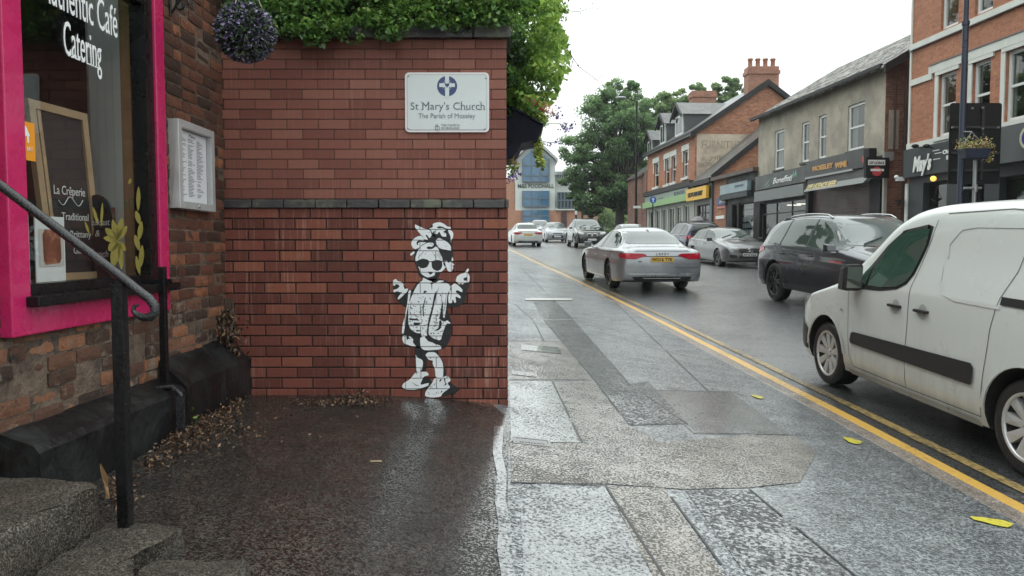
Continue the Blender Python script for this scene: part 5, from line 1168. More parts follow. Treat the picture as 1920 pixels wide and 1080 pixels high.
m_ = MB(); c_ = P(fA.a(1619, .17), .175, fA.z(1619, 296, .17)); fA.box(m_, fA.a(1613, .17), fA.a(1624, .17), .165, .172, c_[2] - .06, c_[2] + .05); m_.build('logo_band', wh, fO)
m_ = MB(); m_.add([(c_[0] + fA.u[0] * .24 * math.cos(t) + fA.n[0] * .002, c_[1] + fA.u[1] * .24 * math.cos(t), c_[2] - .02 + .16 * math.sin(t)) for t in [i * math.tau / 20 for i in range(20)]], [tuple(range(20))]); m_.build('logo_disc', redm, fO)
m_ = MB(); fA.box(m_, fA.a(1628), fA.a(1638), -.04, .25, fA.z(1628, 318), fA.z(1628, 280)); m_.build('fascia_end_box', blk, bA)
# ------------------------------------------------------------ B: three-storey brick building (bar)
yB = 22.0; oB = .28; fB_ = Fr((LX(yB) - oB, yB), (.085, -1)); fb = fB_; PB = fb.P; LB = 9.5; zgB = Gz(18) - .6; a0B = fb.a(1697)
bB = thing('brick_bar_building', 'tall orange brick building with white stone bands above a grey bar front', 'building', (LX(18), 18, Gz(18)))
z1t, z1b = fb.z(1753, 140), fb.z(1753, 257); zb2 = fb.z(1697, 92); zb1 = fb.z(1697, 280); ztop = zb2 + 3.2
z2b = fb.z(1755, 56); z2t = z2b + (z1t - z1b)
wx = [(fb.a(1750), fb.a(1782)), (fb.a(1812), fb.a(1845)), (fb.a(1873), fb.a(1925)), (fb.a(1925) + .9, fb.a(1925) + 1.6)]
holes = [(a, b, z1b, z1t) for a, b in wx] + [(a, b, z2b, z2t) for a, b in wx]
m_ = MB(); fb.wall(m_, a0B, LB, zb1, ztop, holes, .16); m_.quad(PB(a0B, -8, zgB), PB(a0B, 0, zgB), PB(a0B, 0, ztop), PB(a0B, -8, ztop)); m_.build('brick_wall', brk_or, bB)
m_ = MB(); fb.box(m_, a0B - .2, LB, -.4, .35, ztop, ztop + .35); m_.build('cornice', stone_w, bB)
for (a, b, z0, z1) in holes: fb.sash(bB, a, b, z0, z1, d=-.11, fw=.085, curtain=[(.0, .12)])
m_ = MB()
hb1 = .17
fb.box(m_, a0B, LB, -.02, .07, zb1 - .02, zb1 + .14); fb.box(m_, a0B, LB, -.02, .05, zb2 - .06, zb2 + .10)
fb.box(m_, a0B, a0B + .07, -.02, .035, zb1 + .14, ztop)
ast = fb.a(1733); zl = z1t - .02
fb.box(m_, a0B + .07, ast, -.02, .05, fb.z(1697, 163), fb.z(1697, 152)); fb.box(m_, ast, ast + .13, -.02, .052, fb.z(1697, 163), z1t + .30)
fb.box(m_, ast + .13, LB, -.02, .05, z1t + .10, z1t + .32)
for a, b in wx:
    fb.box(m_, a - .12, b + .12, -.02, .045, z1t + .0, z1t + .10); fb.box(m_, a - .06, b + .06, .07, .11, zb1 + .04, zb1 + .14)
    fb.box(m_, a - .14, a - .002, -.02, .03, z1b, z1t); 
m_.build('stone_bands', stone_w, bB)
m_ = MB(); fb.box(m_, a0B, LB, .05, .075, zb2 - .085, zb2 - .062); fb.box(m_, ast, LB, .05, .07, z1t + .32, z1t + .345); m_.build('lead_flashing', M('lead_grey', (.12, .12, .13), rough=.5), bB)
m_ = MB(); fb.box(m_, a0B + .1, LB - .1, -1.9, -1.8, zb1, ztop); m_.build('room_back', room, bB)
# shopfront
zsg0 = fb.z(1699, 334); zsg1 = zb1 - .03
m_ = MB(); fb.box(m_, a0B + .03, fb.a(1850), -.06, .16, zsg0, zsg1); sgn = m_.build('sign_board', dgrey, bB)
m_ = MB(); fb.box(m_, fb.a(1860), LB, -.06, .30, fb.z(1881, 305, .3), fb.z(1881, 236, .3)); m_.build('side_sign_board', M('mid_grey_sign', (.075, .082, .085), rough=.45, var=.1, vs=2), bB)
wtext(fb, "May's", 'sign_lettering', 1706, 1740, 322, 27, .19, wh, sgn, shear=.25, off=.02)
wtext(fb, "Chinese", 'sign_lettering_small', 1761, 1788, 289, 7, .165, wh, sgn, off=.005); wtext(fb, "Bar", 'sign_lettering_small', 1768, 1780, 299, 7, .165, wh, sgn, off=.005); wtext(fb, "0121", 'sign_lettering_small', 1773, 1786, 313, 7, .165, wh, sgn)
m_ = MB()
for px, py in ((1742, 284), (1746, 289), (1744, 300)): a, z = fb.a(px, .165), fb.z(px, py, .165); fb.box(m_, a, a + .28, .16, .17, z, z + .022)
m_.build('sign_lines', wh, sgn)
for i_, px in enumerate((1712, 1733)):
    m_ = MB(); a = fb.a(px, .3); z = fb.z(px, 274, .3); q = fb.P(a, .34, z); m_.ball(q, .08, 1.3, 1, .7); m_.tube([fb.P(a, .0, z - .1), q], .015, 5); m_.build('sign_lamp', blk, bB)
hD = (fb.a(1728), fb.a(1772), zgB + .6, fb.z(1728, 343)); hW = (fb.a(1800), fb.a(1842), zgB + 1.2, fb.z(1728, 350)); hW2 = (fb.a(1870), fb.a(1870) + 2.2, zgB + 1.2, fb.z(1728, 350))
m_ = MB(); fb.wall(m_, a0B + .1, LB, zgB, zsg0 + .02, [hD, hW, hW2], .3, d=.02); m_.build('shopfront', dgrey, bB)
m_ = MB(); fb.box(m_, a0B - .02, a0B + .1, -.05, .06, zgB, fb.z(1695, 345)); m_.build('white_pilaster', stone_w, bB)
for h in (hD, hW, hW2): fb.sash(bB, h[0], h[1], h[2], h[3], d=-.2, fw=.08, mat=blk, mid=False, bars=(h[2] + 1.35,)); room_box(fb, bB, h[0], h[1], h[2], h[3], 1.5, d=-.3, items=5, seed=int(h[0] * 7))
ylm = M('warm_lamp', (1., .62, .12), emit=.9); m_ = MB(); q = fb.P(fb.a(1745, .25), .25, fb.z(1745, 335, .25)); m_.lathe([(0, -.03), (.07, -.03), (.075, .0), (.07, .03), (0, .03)], q, 'y', 16); tag(m_.build('round_wall_lamp', ylm), 'small round amber lamp hanging over the door of the bar', 'lamp')
m_ = MB(); q = fb.P(fb.a(1752, .3), .3, fb.z(1752, 372, .3)); m_.lathe([(.02, -.1), (.13, -.02), (.14, .0), (.02, .0)], q, 'z', 12)
for t in (0, 2, 4): m_.tube([(q[0] + .12 * math.cos(t), q[1] + .12 * math.sin(t), q[2]), (q[0], q[1], q[2] + .35)], .008, 4)
tag(m_.build('hanging_bowl', blk), 'empty wire hanging bowl in front of the bar door', 'basket')
crm = M('cream_rim', (.55, .55, .35), rough=.4); prp = M('purple_disc', (.05, .04, .30), rough=.3)
rs_ = thing('round_sign', 'round cream rimmed purple sign on the grey board at the right edge', 'sign', fb.P(fb.a(1921, .35), .35, fb.z(1921, 257, .35))); q = rs_.location; rd = .26
def disc(fr, q, r, d0, d1, mat, nm, parent, seg=28):
    m = MB(); pr = [(q[0] + fr.u[0] * r * math.cos(t) + fr.n[0] * d0, q[1] + fr.u[1] * r * math.cos(t) + fr.n[1] * d0, q[2] + r * math.sin(t)) for t in [i * math.tau / seg for i in range(seg)]]
    m.prism(pr, (fr.n[0] * (d1 - d0), fr.n[1] * (d1 - d0), 0)); return m.build(nm, mat, parent)
disc(fb, q, rd, -.05, .03, crm, 'sign_rim', rs_); disc(fb, q, rd * .72, .031, .036, prp, 'sign_disc', rs_)
# ------------------------------------------------------------ C: single-storey black shop and brick pier
yC = 38.7; fC = fr_at(yC); LC = fC.a(1419); PC = fC.P; zgC = Gz(36) - .5; zc = fC.z(1419, 318)
bC = thing('flat_roofed_shop', 'low flat roofed shop with black shopfront and a brick pier, beside the rendered building', 'building', (LX(36), 36, Gz(36)))
aP = fC.a(1360); m_ = MB(); fC.box(m_, 0, aP, -2, .02, zgC, zc - .05); m_.build('brick_pier', brk_gb, bC)
m_ = MB(); fC.box(m_, -.1, LC, -6, .25, zc - .05, zc + .12); m_.build('cornice', M('brown_wood_cornice', (.09, .06, .045), rough=.5, var=.3, vs=3), bC)
zs_ = fC.z(1405, 337); hC = (fC.a(1383), fC.a(1411), zgC + .8, fC.z(1383, 382)); hC2 = (fC.a(1371), fC.a(1381), zgC + .5, fC.z(1383, 382))
m_ = MB(); fC.wall(m_, aP, LC, zgC, zc - .05, [hC, hC2], .2); m_.build('shopfront', blk, bC)
for h in (hC, hC2): fC.sash(bC, h[0], h[1], h[2], h[3], d=-.12, fw=.05, mat=blk, mid=False)
room_box(fC, bC, hC2[0], hC[1], hC[2], hC[3], 1.6, d=-.22, items=0)
m_ = MB(); r_ = random.Random(4)
for i in range(7):
    for j in range(7):
        a = lerp(hC[0], hC[1], (i + .12) / 7); z = lerp(hC[2], hC[3], (j + .1) / 7)
        if r_.random() < .9: fC.box(m_, a, a + (hC[1] - hC[0]) / 9, -.2, -.19, z, z + (hC[3] - hC[2]) / 9.5)
m_.build('window_cards', M('pale_window_cards', (.42, .48, .52), rough=.6, var=.3, vs=3), bC)
m_ = MB(); fC.box(m_, fC.a(1356), fC.a(1407), .02, .22, fC.z(1356, 366), fC.z(1356, 349)); o_ = m_.build('sign_panel', M('pale_blue_sign', (.25, .33, .36), rough=.35, var=.45, vs=1.5), bC)
m_ = MB(); fC.box(m_, fC.a(1384), fC.a(1400), .222, .23, fC.z(1384, 352) , fC.z(1384, 348)); m_.build('sign_stripe', M('navy_stripe', (.05, .08, .12)), o_)
m_ = MB(); fC.box(m_, fC.a(1356), fC.a(1408), .0, .24, fC.z(1356, 376), fC.z(1356, 367)); m_.build('shutter_box', dgrey, bC)
ps = thing('pier_sign', 'small navy sign with white script on the brick pier', 'sign', PC(.6, .1, fC.z(1352, 380))); m_ = MB(); fC.box(m_, fC.a(1344.5), fC.a(1360), .03, .08, fC.z(1344.5, 386), fC.z(1344.5, 371)); m_.build('sign_panel', navy, ps)
wtext(fC, "Barber", 'sign_lettering', 1347, 1359, 381, 5, .085, wh, ps, shear=.3)
ps = thing('pier_posters', 'pink and white notices stacked on the brick pier', 'poster', PC(.6, .1, fC.z(1352, 395)))
m_ = MB(); fC.box(m_, fC.a(1344), fC.a(1360), .03, .05, fC.z(1344, 392), fC.z(1344, 387)); m_.build('pink_notice', M('pink_notice', (.50, .16, .14)), ps); m_ = MB(); fC.box(m_, fC.a(1342), fC.a(1358), .03, .05, fC.z(1344, 411), fC.z(1344, 405)); m_.build('white_notice', wh, ps)
# ------------------------------------------------------------ D: gabled lean-to unit (yellow sign)
yD = 41.75; fD = fr_at(yD); PD = fD.P; LD = fD.a(1337); zgD = Gz(40) - .5; zeD = fD.z(1337, 331)
bD = thing('gabled_shop_unit', 'brick gabled single storey unit with slate roof and a yellow shop sign', 'building', (LX(40), 40, Gz(40)))
gD = Fr(PD(LD, 0, 0)[:2], (1, .085)); aX = gD.a(1424); zX = gD.z(1424, 257); slD = (zX - zeD) / aX; aT = 4.2; zT = zeD + slD * aT
m_ = MB(); m_.add([gD.P(0, 0, zgD), gD.P(2 * aT, 0, zgD), gD.P(2 * aT, 0, zeD), gD.P(aT, 0, zT), gD.P(0, 0, zeD)], [(0, 1, 2, 3, 4)], uvs=[(0, zgD), (2 * aT, zgD), (2 * aT, zeD), (aT, zT), (0, zeD)]); m_.build('gable_wall', brk_gb, bD)
m_ = MB(); roofq(m_, fD, 0, LD + .15, zeD + .1, zT + .1, aT, .15); m_.build('roof', slate, bD)
m_ = MB(); m_.hexa([gD.P(-.2, .0, zeD - .22), gD.P(aT, .0, zT - .2), gD.P(aT, .18, zT - .2), gD.P(-.2, .18, zeD - .22), gD.P(-.2, .0, zeD + .08), gD.P(aT, .0, zT + .1), gD.P(aT, .18, zT + .1), gD.P(-.2, .18, zeD + .08)]); m_.build('bargeboard', gutter, bD)
hD_ = (.4, LD - .5, zgD + .7, fD.z(1290, 388))
m_ = MB(); fD.wall(m_, 0, LD, zgD, zeD - .02, [hD_], .2); m_.build('shopfront', M('grey_green_shopfront', (.20, .21, .18), rough=.5, var=.2, vs=2), bD)
fD.sash(bD, hD_[0], hD_[1], hD_[2], hD_[3], d=-.1, fw=.06, mat=blk, mid=False, vbar=1, bars=(hD_[3] - .45,)); room_box(fD, bD, hD_[0], hD_[1], hD_[2], hD_[3], 2., d=-.22, items=8, seed=9)
m_ = MB(); fD.box(m_, -.05, LD + .05, .0, .30, zeD - .30, zeD - .05); m_.build('cornice', gutter, bD)
m_ = MB(); fD.box(m_, LD - .32, LD, .0, .12, zgD, zeD - .3); m_.build('pilaster', M('slate_blue_pilaster', (.06, .075, .09), rough=.4), bD)
ysm = M('yellow_shop_sign', (.72, .42, .03), rough=.4); m_ = MB(); ya, yb = fD.a(1285, .35), fD.a(1322, .35); yz0, yz1 = fD.z(1285, 378, .35), fD.z(1285, 356, .35); fD.box(m_, ya, yb, .2, .35, yz0, yz1); yo = m_.build('yellow_sign', ysm, bD)
wtext(fD, "LE FORNIST", 'sign_lettering', 1288, 1315, 370, 7, .36, blk, yo, off=.02)
# ------------------------------------------------------------ E: two-storey terrace with dormers and tall chimney
yE = 51.7; fE = fr_at(yE); PE = fE.P; LE = fE.a(1300); zgE = Gz(47) - 1; zeE = fE.z(1300, 246)
bE = thing('brick_terrace', 'orange brick terrace with a row of shops, slate roof, dormers and a painted gable', 'building', (LX(46), 46, Gz(46)))
gE = Fr(PE(LE, 0, 0)[:2], (1, .085)); aT = gE.a(1432); zT = gE.z(1432, 152); depE = aT; aR_ = 2 * aT
m_ = MB(); m_.add([gE.P(0, 0, zgE), gE.P(aR_, 0, zgE), gE.P(aR_, 0, zeE), gE.P(aT, 0, zT), gE.P(0, 0, zeE)], [(0, 1, 2, 3, 4)], uvs=[(0, zgE), (aR_, zgE), (aR_, zeE), (aT, zT), (0, zeE)]); m_.build('gable_wall', brk_gb, bE)
ghost = M('faded_painted_advert', (.50, .42, .33), rough=.7, var=.35, vs=1.2, stain=(.30, .24, .19)); m_ = MB()
gE.face(m_, .1, aR_ * .62, gE.z(1302, 345), gE.z(1302, 251), .012); gw = m_.build('painted_sign_panel', ghost, bE)
gtx = M('faded_grey_paint', (.36, .29, .22), rough=.8, var=.5, vs=2)
for s_, p0, p1, py, h in (("FURNITURE", 1312, 1392, 278, 15), ("HIRE", 1330, 1358, 299, 8), ("MOSELEY", 1308, 1352, 311, 7)): wtext(gE, s_, 'faded_lettering', p0, p1, py, h, .014, gtx, gw)
wE = [(fE.a(p0), fE.a(p1), fE.z(p0, b_), fE.z(p0, t)) for p0, p1, t, b_ in ((1278.5, 1288, 284, 334), (1257, 1265, 294, 343), (1245, 1252.5, 299, 347), (1224.5, 1233, 307, 352))]
zc_ = fE.z(1300, 336)
m_ = MB(); fE.wall(m_, 0, LE, zc_ - .1, zeE, wE, .14); m_.build('brick_wall', brk_or, bE)
for h in wE: fE.sash(bE, *h, d=-.1, fw=.07)
m_ = MB()
for (a, b, z0, z1) in wE: fE.box(m_, a - .22, b + .22, -.02, .05, z1, z1 + .32); fE.box(m_, a - .15, b + .15, -.02, .1, z0 - .14, z0); fE.box(m_, a - .14, a, -.02, .03, z0 + .9, z1); fE.box(m_, b, b + .14, -.02, .03, z0 + .9, z1)
m_.build('lintels_and_sills', stone_w, bE)
m_ = MB(); fE.box(m_, .0, LE, -.02, .28, zc_ - .35, zc_ - .05); fE.box(m_, -.1, LE + .1, .02, .3, zeE - .2, zeE - .02); m_.hexa([gE.P(-.3, .0, zeE - .38), gE.P(aT, .0, zT - .25), gE.P(aT, .2, zT - .25), gE.P(-.3, .2, zeE - .38), gE.P(-.3, .0, zeE - .05), gE.P(aT, .0, zT + .08), gE.P(aT, .2, zT + .08), gE.P(-.3, .2, zeE - .05)])
m_.hexa([gE.P(aT, .0, zT - .25), gE.P(aR_, .0, zeE - .3), gE.P(aR_, .2, zeE - .3), gE.P(aT, .2, zT - .25), gE.P(aT, .0, zT + .08), gE.P(aR_, .0, zeE), gE.P(aR_, .2, zeE), gE.P(aT, .2, zT + .08)])
m_.build('gutters_and_bargeboards', gutter, bE)
m_ = MB(); roofq(m_, fE, -.2, LE + .1, zeE + .05, zT + .05, depE, .3); m_.build('roof', slate, bE)
m_ = MB(); fE.box(m_, .1, LE - .1, -1.9, -1.8, zc_, zeE); m_.build('room_back', room, bE)
chim = M_brick('chimney_brick', (.27, .11, .065), (.36, .16, .10), (.25, .19, .15), dirt=.4); pot = M('terracotta_pot', (.30, .13, .08), rough=.7, var=.2, vs=5)
def chimney(px0, px1, py0, py1, Y, dy, pots, parent):
    p0, p1 = W(px0, py1, Y), W(px1, py0, Y); m = MB(); m.box(p0[0], p1[0], Y, Y + dy, p0[2], p1[2] - .0); w_ = .06; m.box(p0[0] - w_, p1[0] + w_, Y - w_, Y + dy + w_, p1[2] - .42, p1[2] - .22)
    c = m.build('chimney', chim, parent)
    for k in range(pots):
        x = lerp(p0[0] + .22, p1[0] - .22, k / max(1, pots - 1)); q = MB(); q.lathe([(.15, 0), (.13, .08), (.12, .38), (.155, .42), (.155, .50), (.10, .50), (.1, 0)], (x, Y + dy / 2, p1[2]), 'z', 12); q.build('chimney_pot', pot, c)
chimney(1402, 1461, 124, 200, 42.6, .8, 4, bE); chimney(1297, 1343, 170, 215, 51, .9, 0, bE)
# dormers
sE = (zT - zeE) / depE; dgl = M('dark_slate_cheek', (.07, .075, .08), rough=.5, var=.2, vs=3)
for (p0, p1, yt, yb_, yr) in ((1265, 1279, 213, 251, 189), (1237, 1246.5, 231, 268, 210), (1214, 1222, 262, 285, 243)):
    d0 = -.6; a0, a1 = fE.a(p0, d0), fE.a(p1, d0); z0, z1 = fE.z(p1, yb_, d0), fE.z(p1, yt, d0); zr = fE.z(p1, yr, d0); am = (a0 + a1) / 2
    back = lambda z: -(z - zeE) / sE
    m_ = MB(); m_.add([PE(a0 - .2, d0, z0 - .1), PE(a1 + .2, d0, z0 - .1), PE(a1 + .2, d0, z1), PE(am, d0, zr - .1), PE(a0 - .2, d0, z1)], [(0, 1, 2, 3, 4)])
    for a in (a0 - .2, a1 + .2): m_.add([PE(a, d0, z0 - .2), PE(a, back(z1) - .3, z1), PE(a, d0, z1)], [(0, 1, 2)])
    dm = m_.build('dormer', dgl, bE); m_ = MB()
    for a in (a0 - .35, a1 + .35): m_.add([PE(a, d0 + .25, z1 - .06), PE(am, d0 + .25, zr + .04), PE(am, back(zr) - .3, zr + .04), PE(a, back(z1) - .3, z1 - .06)], [(0, 1, 2, 3)])
    m_.build('dormer_roof', slate, dm)
    m_ = MB()
    for a, b in ((a0 - .37, am), (am, a1 + .37)):
        za, zb_ = (z1 - .06, zr + .05) if b == am else (zr + .05, z1 - .06); m_.hexa([PE(a, d0 + .33, za - .2), PE(b, d0 + .33, zb_ - .2), PE(b, d0 + .25, zb_ - .2), PE(a, d0 + .25, za - .2), PE(a, d0 + .33, za), PE(b, d0 + .33, zb_), PE(b, d0 + .25, zb_), PE(a, d0 + .25, za)])
    m_.build('dormer_bargeboard', gutter, dm)
    m_ = MB(); fE.box(m_, a0, a1, d0, d0 + .08, z0, z1); m_.build('dormer_window', upvc, dm)
    m_ = MB(); fE.box(m_, a0 + .12, am - .04, d0 + .08, d0 + .085, z0 + .12, z1 - .12); fE.box(m_, am + .04, a1 - .12, d0 + .08, d0 + .085, z0 + .12, z1 - .12); m_.build('dormer_pane', M('dormer_glass', (.06, .07, .08), rough=.1), dm)
# shops under the terrace
hs_ = []; a = .5
while a < LE - 1.3: hs_.append((a, a + 1.15, zgE + 1.5, fE.z(1283, 384))); a += 1.5
m_ = MB(); fE.wall(m_, 0, LE, zgE, zc_ - .1, hs_, .2); m_.build('shopfront', M('pale_grey_shopfront', (.34, .35, .31), rough=.5, var=.2, vs=2), bE)
for i, h in enumerate(hs_): fE.sash(bE, *h, d=-.1, fw=.09, mat=stone_w, mid=False, vbar=1)
room_box(fE, bE, .3, LE - .2, zgE + 1.2, zc_ - .2, 2.2, d=-.22, items=20, seed=3)
grn = M('pale_green_fascia', (.22, .38, .15), rough=.4, var=.1, vs=2); m_ = MB(); zq = fE.z(1284, 378)
fE.box(m_, .0, LE - .3, .05, .32, zq, zq + .38); o_ = m_.build('green_fascia', grn, bE); m_ = MB(); fE.box(m_, .2, LE - .5, .05, .2, zq + .40, zc_ - .38); gg = m_.build('grey_sign', M('grey_green_sign', (.22, .28, .24), rough=.4, var=.3, vs=1.5), bE)
sgt = M('slate_letters', (.06, .09, .11)); wtext(fE, "ESTATES", 'sign_lettering', 1262, 1281, 367, 6, .21, sgt, gg); wtext(fE, "LETS", 'sign_lettering', 1232, 1242, 378, 6, .21, sgt, gg)
# brick return beyond the terrace, and a grey end house
bF = thing('end_house', 'narrow dark brick end house with slate roof beyond the terrace', 'building', (9.1, 54, Gz(54))); fF = fr_at(57); m_ = MB(); fF.box(m_, 0, fF.a(1212), -5, .05, Gz(54) - 1, zeE - 1.2); m_.build('wall', brk_dk, bF); m_ = MB(); roofq(m_, fF, -.2, 4.6, zeE - 1.2, zeE + 1., 3.2, .2); m_.build('roof', slate, bF)
# ============================================================ M&S BUILDING closing the view
YM_ = 92.; bM = thing('food_hall', 'white and brick food hall building with tall blue glass gable closing the street', 'building', W(1003, 440, YM_))
MW = lambda px, py: W(px, py, YM_); msw = M('pale_grey_cladding', (.56, .60, .57), rough=.5, var=.06, vs=.4); msb = M_brick('orange_base_brick', (.38, .17, .10), (.44, .21, .13), (.4, .28, .2), rough=.7, dirt=.1)
fM = Fr((0, YM_), (1, 0))
def mq(m, px0, px1, py0, py1, d0, d1, mi=0): p0, p1 = MW(px0, py1), MW(px1, py0); return fM.box(m, p0[0], p1[0], d0, d1, p0[2], p1[2], mi)
m_ = MB(); pts = [MW(966, 396), MW(1041, 396), MW(1041, 301), MW(1001, 266), MW(966, 301)]; m_.prism([(p[0], YM_ - .0, p[2]) for p in pts], (0, 16, 0)); m_.build('gable_block', msw, bM)
m_ = MB(); mq(m_, 1041, 1098, 328, 396, -12, -.5); m_.build('side_block', msw, bM)
m_ = MB(); mq(m_, 938, 1120, 394.5, 450, -14, .25); mq(m_, 938, 965.5, 335, 394, -14, -.2); m_.build('brick_base', msb, bM)
blg = M('blue_reflective_glass', (.035, .13, .24), rough=.06, spec=1., var=.3, vs=.5); dkg = M('dark_reflective_glass', (.03, .05, .055), rough=.08, spec=.8, var=.3, vs=.6); mull = M('grey_mullion', (.10, .13, .16), rough=.4)
def mwin(pts, mat, nv, nh, nm='glazing', d=.3):
    m = MB(); P3 = [MW(*p) for p in pts]; m.prism([(p[0], YM_ - d, p[2]) for p in P3], (0, d - .01, 0)); g_ = m.build(nm, mat, bM); b = MB()
    x0, x1 = min(p[0] for p in P3), max(p[0] for p in P3); z0, z1 = min(p[2] for p in P3), max(p[2] for p in P3); ap = len(pts) == 5; ze = P3[2][2] if ap else z1; xm = (x0 + x1) / 2
    for i in range(1, nv): x = lerp(x0, x1, i / nv); zt_ = (z1 - (z1 - ze) * abs(x - xm) / ((x1 - x0) / 2)) if ap else z1; b.box(x - .07, x + .07, YM_ - d - .06, YM_ - d, z0, zt_)
    for z in nh: zz = MW(1000, z)[2]; b.box(x0, x1, YM_ - d - .055, YM_ - d - .002, zz - .07, zz + .07)
    for x in (x0, x1): b.box(x - .08, x + .08, YM_ - d - .05, YM_ - d + .01, z0, ze)
    b.box(x0, x1, YM_ - d - .05, YM_ - d + .01, z0 - .08, z0 + .08); b.build('mullions', mull, g_)
mwin([(980, 341), (1029, 341), (1029, 299), (1002, 275), (980, 299)], blg, 3, (330, 311)); mwin([(980, 387), (1029, 387), (1029, 358), (980, 358)], blg, 3, (372,)); mwin([(980, 425), (1029, 425), (1029, 394), (980, 394)], blg, 3, (405,), d=.5)
mwin([(1045, 391), (1077, 391), (1077, 361), (1045, 361)], dkg, 5, (376,), d=-.2 + .75)
m_ = MB(); mq(m_, 1052, 1062, 397, 425, -.1, .5); m_.build('dark_door', M('dark_door', (.05, .02, .025)), bM)
m_ = MB()
for (a, b) in (((962, 304), (1002, 264)), ((1002, 264), (1045, 304))): p, q = MW(*a), MW(*b); m_.hexa([(p[0], YM_ - .8, p[2]), (q[0], YM_ - .8, q[2]), (q[0], YM_ + 16, q[2]), (p[0], YM_ + 16, p[2]), (p[0], YM_ - .8, p[2] + .35), (q[0], YM_ - .8, q[2] + .35), (q[0], YM_ + 16, q[2] + .35), (p[0], YM_ + 16, p[2] + .35)])
mq(m_, 1041, 1102, 322, 328, -12, .3); m_.build('roof', M('pale_roof_sheet', (.38, .40, .39), rough=.4), bM)
m_ = MB(); mq(m_, 1041, 1112, 391, 394.5, -1, .6); m_.build('canopy', msw, bM)
q = MW(970.5, 352); text("M&S FOODHALL", 'sign_lettering', .46 / .72, (q[0], YM_ - .05, q[2]), (1, 0, 0), (0, 0, 1), M('dark_sign_letters', (.06, .08, .07)), bM, wid=MW(1038, 352)[0] - q[0], ext=.03, off=.012)
m_ = MB()
for i in range(14): p = MW(1046 + i * 4, 335); m_.box(p[0] - .04, p[0] + .04, YM_ - .35, YM_ - .3, MW(1000, 345)[2], MW(1000, 322)[2])
m_.build('roof_railing', mull, bM)
# ============================================================ TREES
bark = M('dark_wet_bark', (.035, .030, .024), rough=.7, var=.4, vs=4, bump=.8, bs=14)
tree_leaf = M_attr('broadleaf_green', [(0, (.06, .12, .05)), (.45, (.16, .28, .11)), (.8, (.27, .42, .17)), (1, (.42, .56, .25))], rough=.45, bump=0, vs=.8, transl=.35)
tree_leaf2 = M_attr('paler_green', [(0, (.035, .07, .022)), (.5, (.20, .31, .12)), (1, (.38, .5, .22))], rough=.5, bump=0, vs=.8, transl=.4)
def tree(name, label, base, H, crown, n, leafsize, mat, seed, nclump=70, group=None, trunk_r=.35):
    """crown: list of (x, y, z, rx, ry, rz) lobes in metres relative to the base"""
    r_ = np.random.default_rng(seed); t = thing(name, label, 'tree', base, 0, group); bx, by, bz = base
    m = MB(); cen = []; Pp = []; Cu = []
    for (x, y, z, rx, ry, rz) in crown:
        k = max(6, int(nclump * rx * rz / sum(c[3] * c[5] for c in crown)))
        for i in range(k):
            v = r_.normal(size=3); v /= np.linalg.norm(v); rad = r_.uniform(.55, 1.0) if r_.random() < .75 else r_.uniform(.1, .6)
            c = np.array([bx + x + v[0] * rx * rad, by + y + v[1] * ry * rad, bz + z + v[2] * rz * rad]); cr = r_.uniform(.13, .26) * min(rx, rz) ** .6 * 1.5
            cen.append(c); q = int(n / nclump * r_.uniform(.6, 1.3)); vv = r_.normal(size=(q, 3)); vv /= np.linalg.norm(vv, axis=1)[:, None]; rr = cr * (r_.random(q) ** .45)[:, None]
            Pp.append(c + vv * rr * np.array([1.15, 1.15, .8])); Cu.append(.32 + .2 * v[2] + r_.uniform(-.12, .2) + .25 * vv[:, 2])  # light from above painted in: paler leaves towards crown and clump tops
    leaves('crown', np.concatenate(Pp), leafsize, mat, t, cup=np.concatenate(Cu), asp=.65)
    tz = bz + H * .45; m.tube([(bx, by, bz - .3), (bx + .1, by, bz + H * .2), (bx + .05, by, tz)], [trunk_r, trunk_r * .8, trunk_r * .6], 9)
    for c in cen[::3]:
        z0 = r_.uniform(H * .2, H * .45); p0 = np.array([bx + .06, by, bz + z0]); mid = (p0 + c) / 2 + r_.normal(size=3) * .15 + np.array([0, 0, .15]); m.tube([p0, mid, c], [trunk_r * .28, trunk_r * .16, trunk_r * .05], 5)
    m.build('trunk', bark, t); return t
def tz(px, py, D): p = W(px, py, D); return (p[0], p[1], R(D))
D = 61; b0 = tz(1160, 440, D); s1 = lambda px, py, rx, rz, dy=0: ((px - 1160) / F * D, dy, W(px, py, D)[2] - R(D), rx / F * D, rx / F * D * .9, rz / F * D)
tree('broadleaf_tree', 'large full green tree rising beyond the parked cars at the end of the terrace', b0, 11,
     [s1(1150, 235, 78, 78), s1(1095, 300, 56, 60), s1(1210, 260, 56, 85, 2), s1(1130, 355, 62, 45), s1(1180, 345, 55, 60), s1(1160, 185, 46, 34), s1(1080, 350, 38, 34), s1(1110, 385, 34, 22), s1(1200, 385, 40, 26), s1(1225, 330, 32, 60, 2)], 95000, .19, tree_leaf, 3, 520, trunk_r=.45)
D = 72; 
for i, (px, base_py, lobes, sd, lab) in enumerate(((1250, 440, [(1232, 215, 40, 45), (1262, 200, 34, 40)], 5, 'grey green tree top showing just above the dormers of the terrace'), (1310, 440, [(1300, 185, 30, 32), (1322, 210, 36, 32), (1288, 215, 30, 32)], 6, 'loose tree top behind the low chimney of the terrace'), (1360, 440, [(1358, 178, 28, 34), (1378, 196, 26, 32), (1345, 205, 30, 26)], 8, 'pale tree top between the two chimneys of the terrace'))):
    p = tz(px, 440, D); tree('background_tree', lab, p, 12, [((a - px) / F * D, 0, W(a, b, D)[2] - R(D), rx / F * D, rx / F * D, rz / F * D) for a, b, rx, rz in lobes], 7000, .26, tree_leaf2, sd, 60, 'tree tops behind the terrace')
D = 75
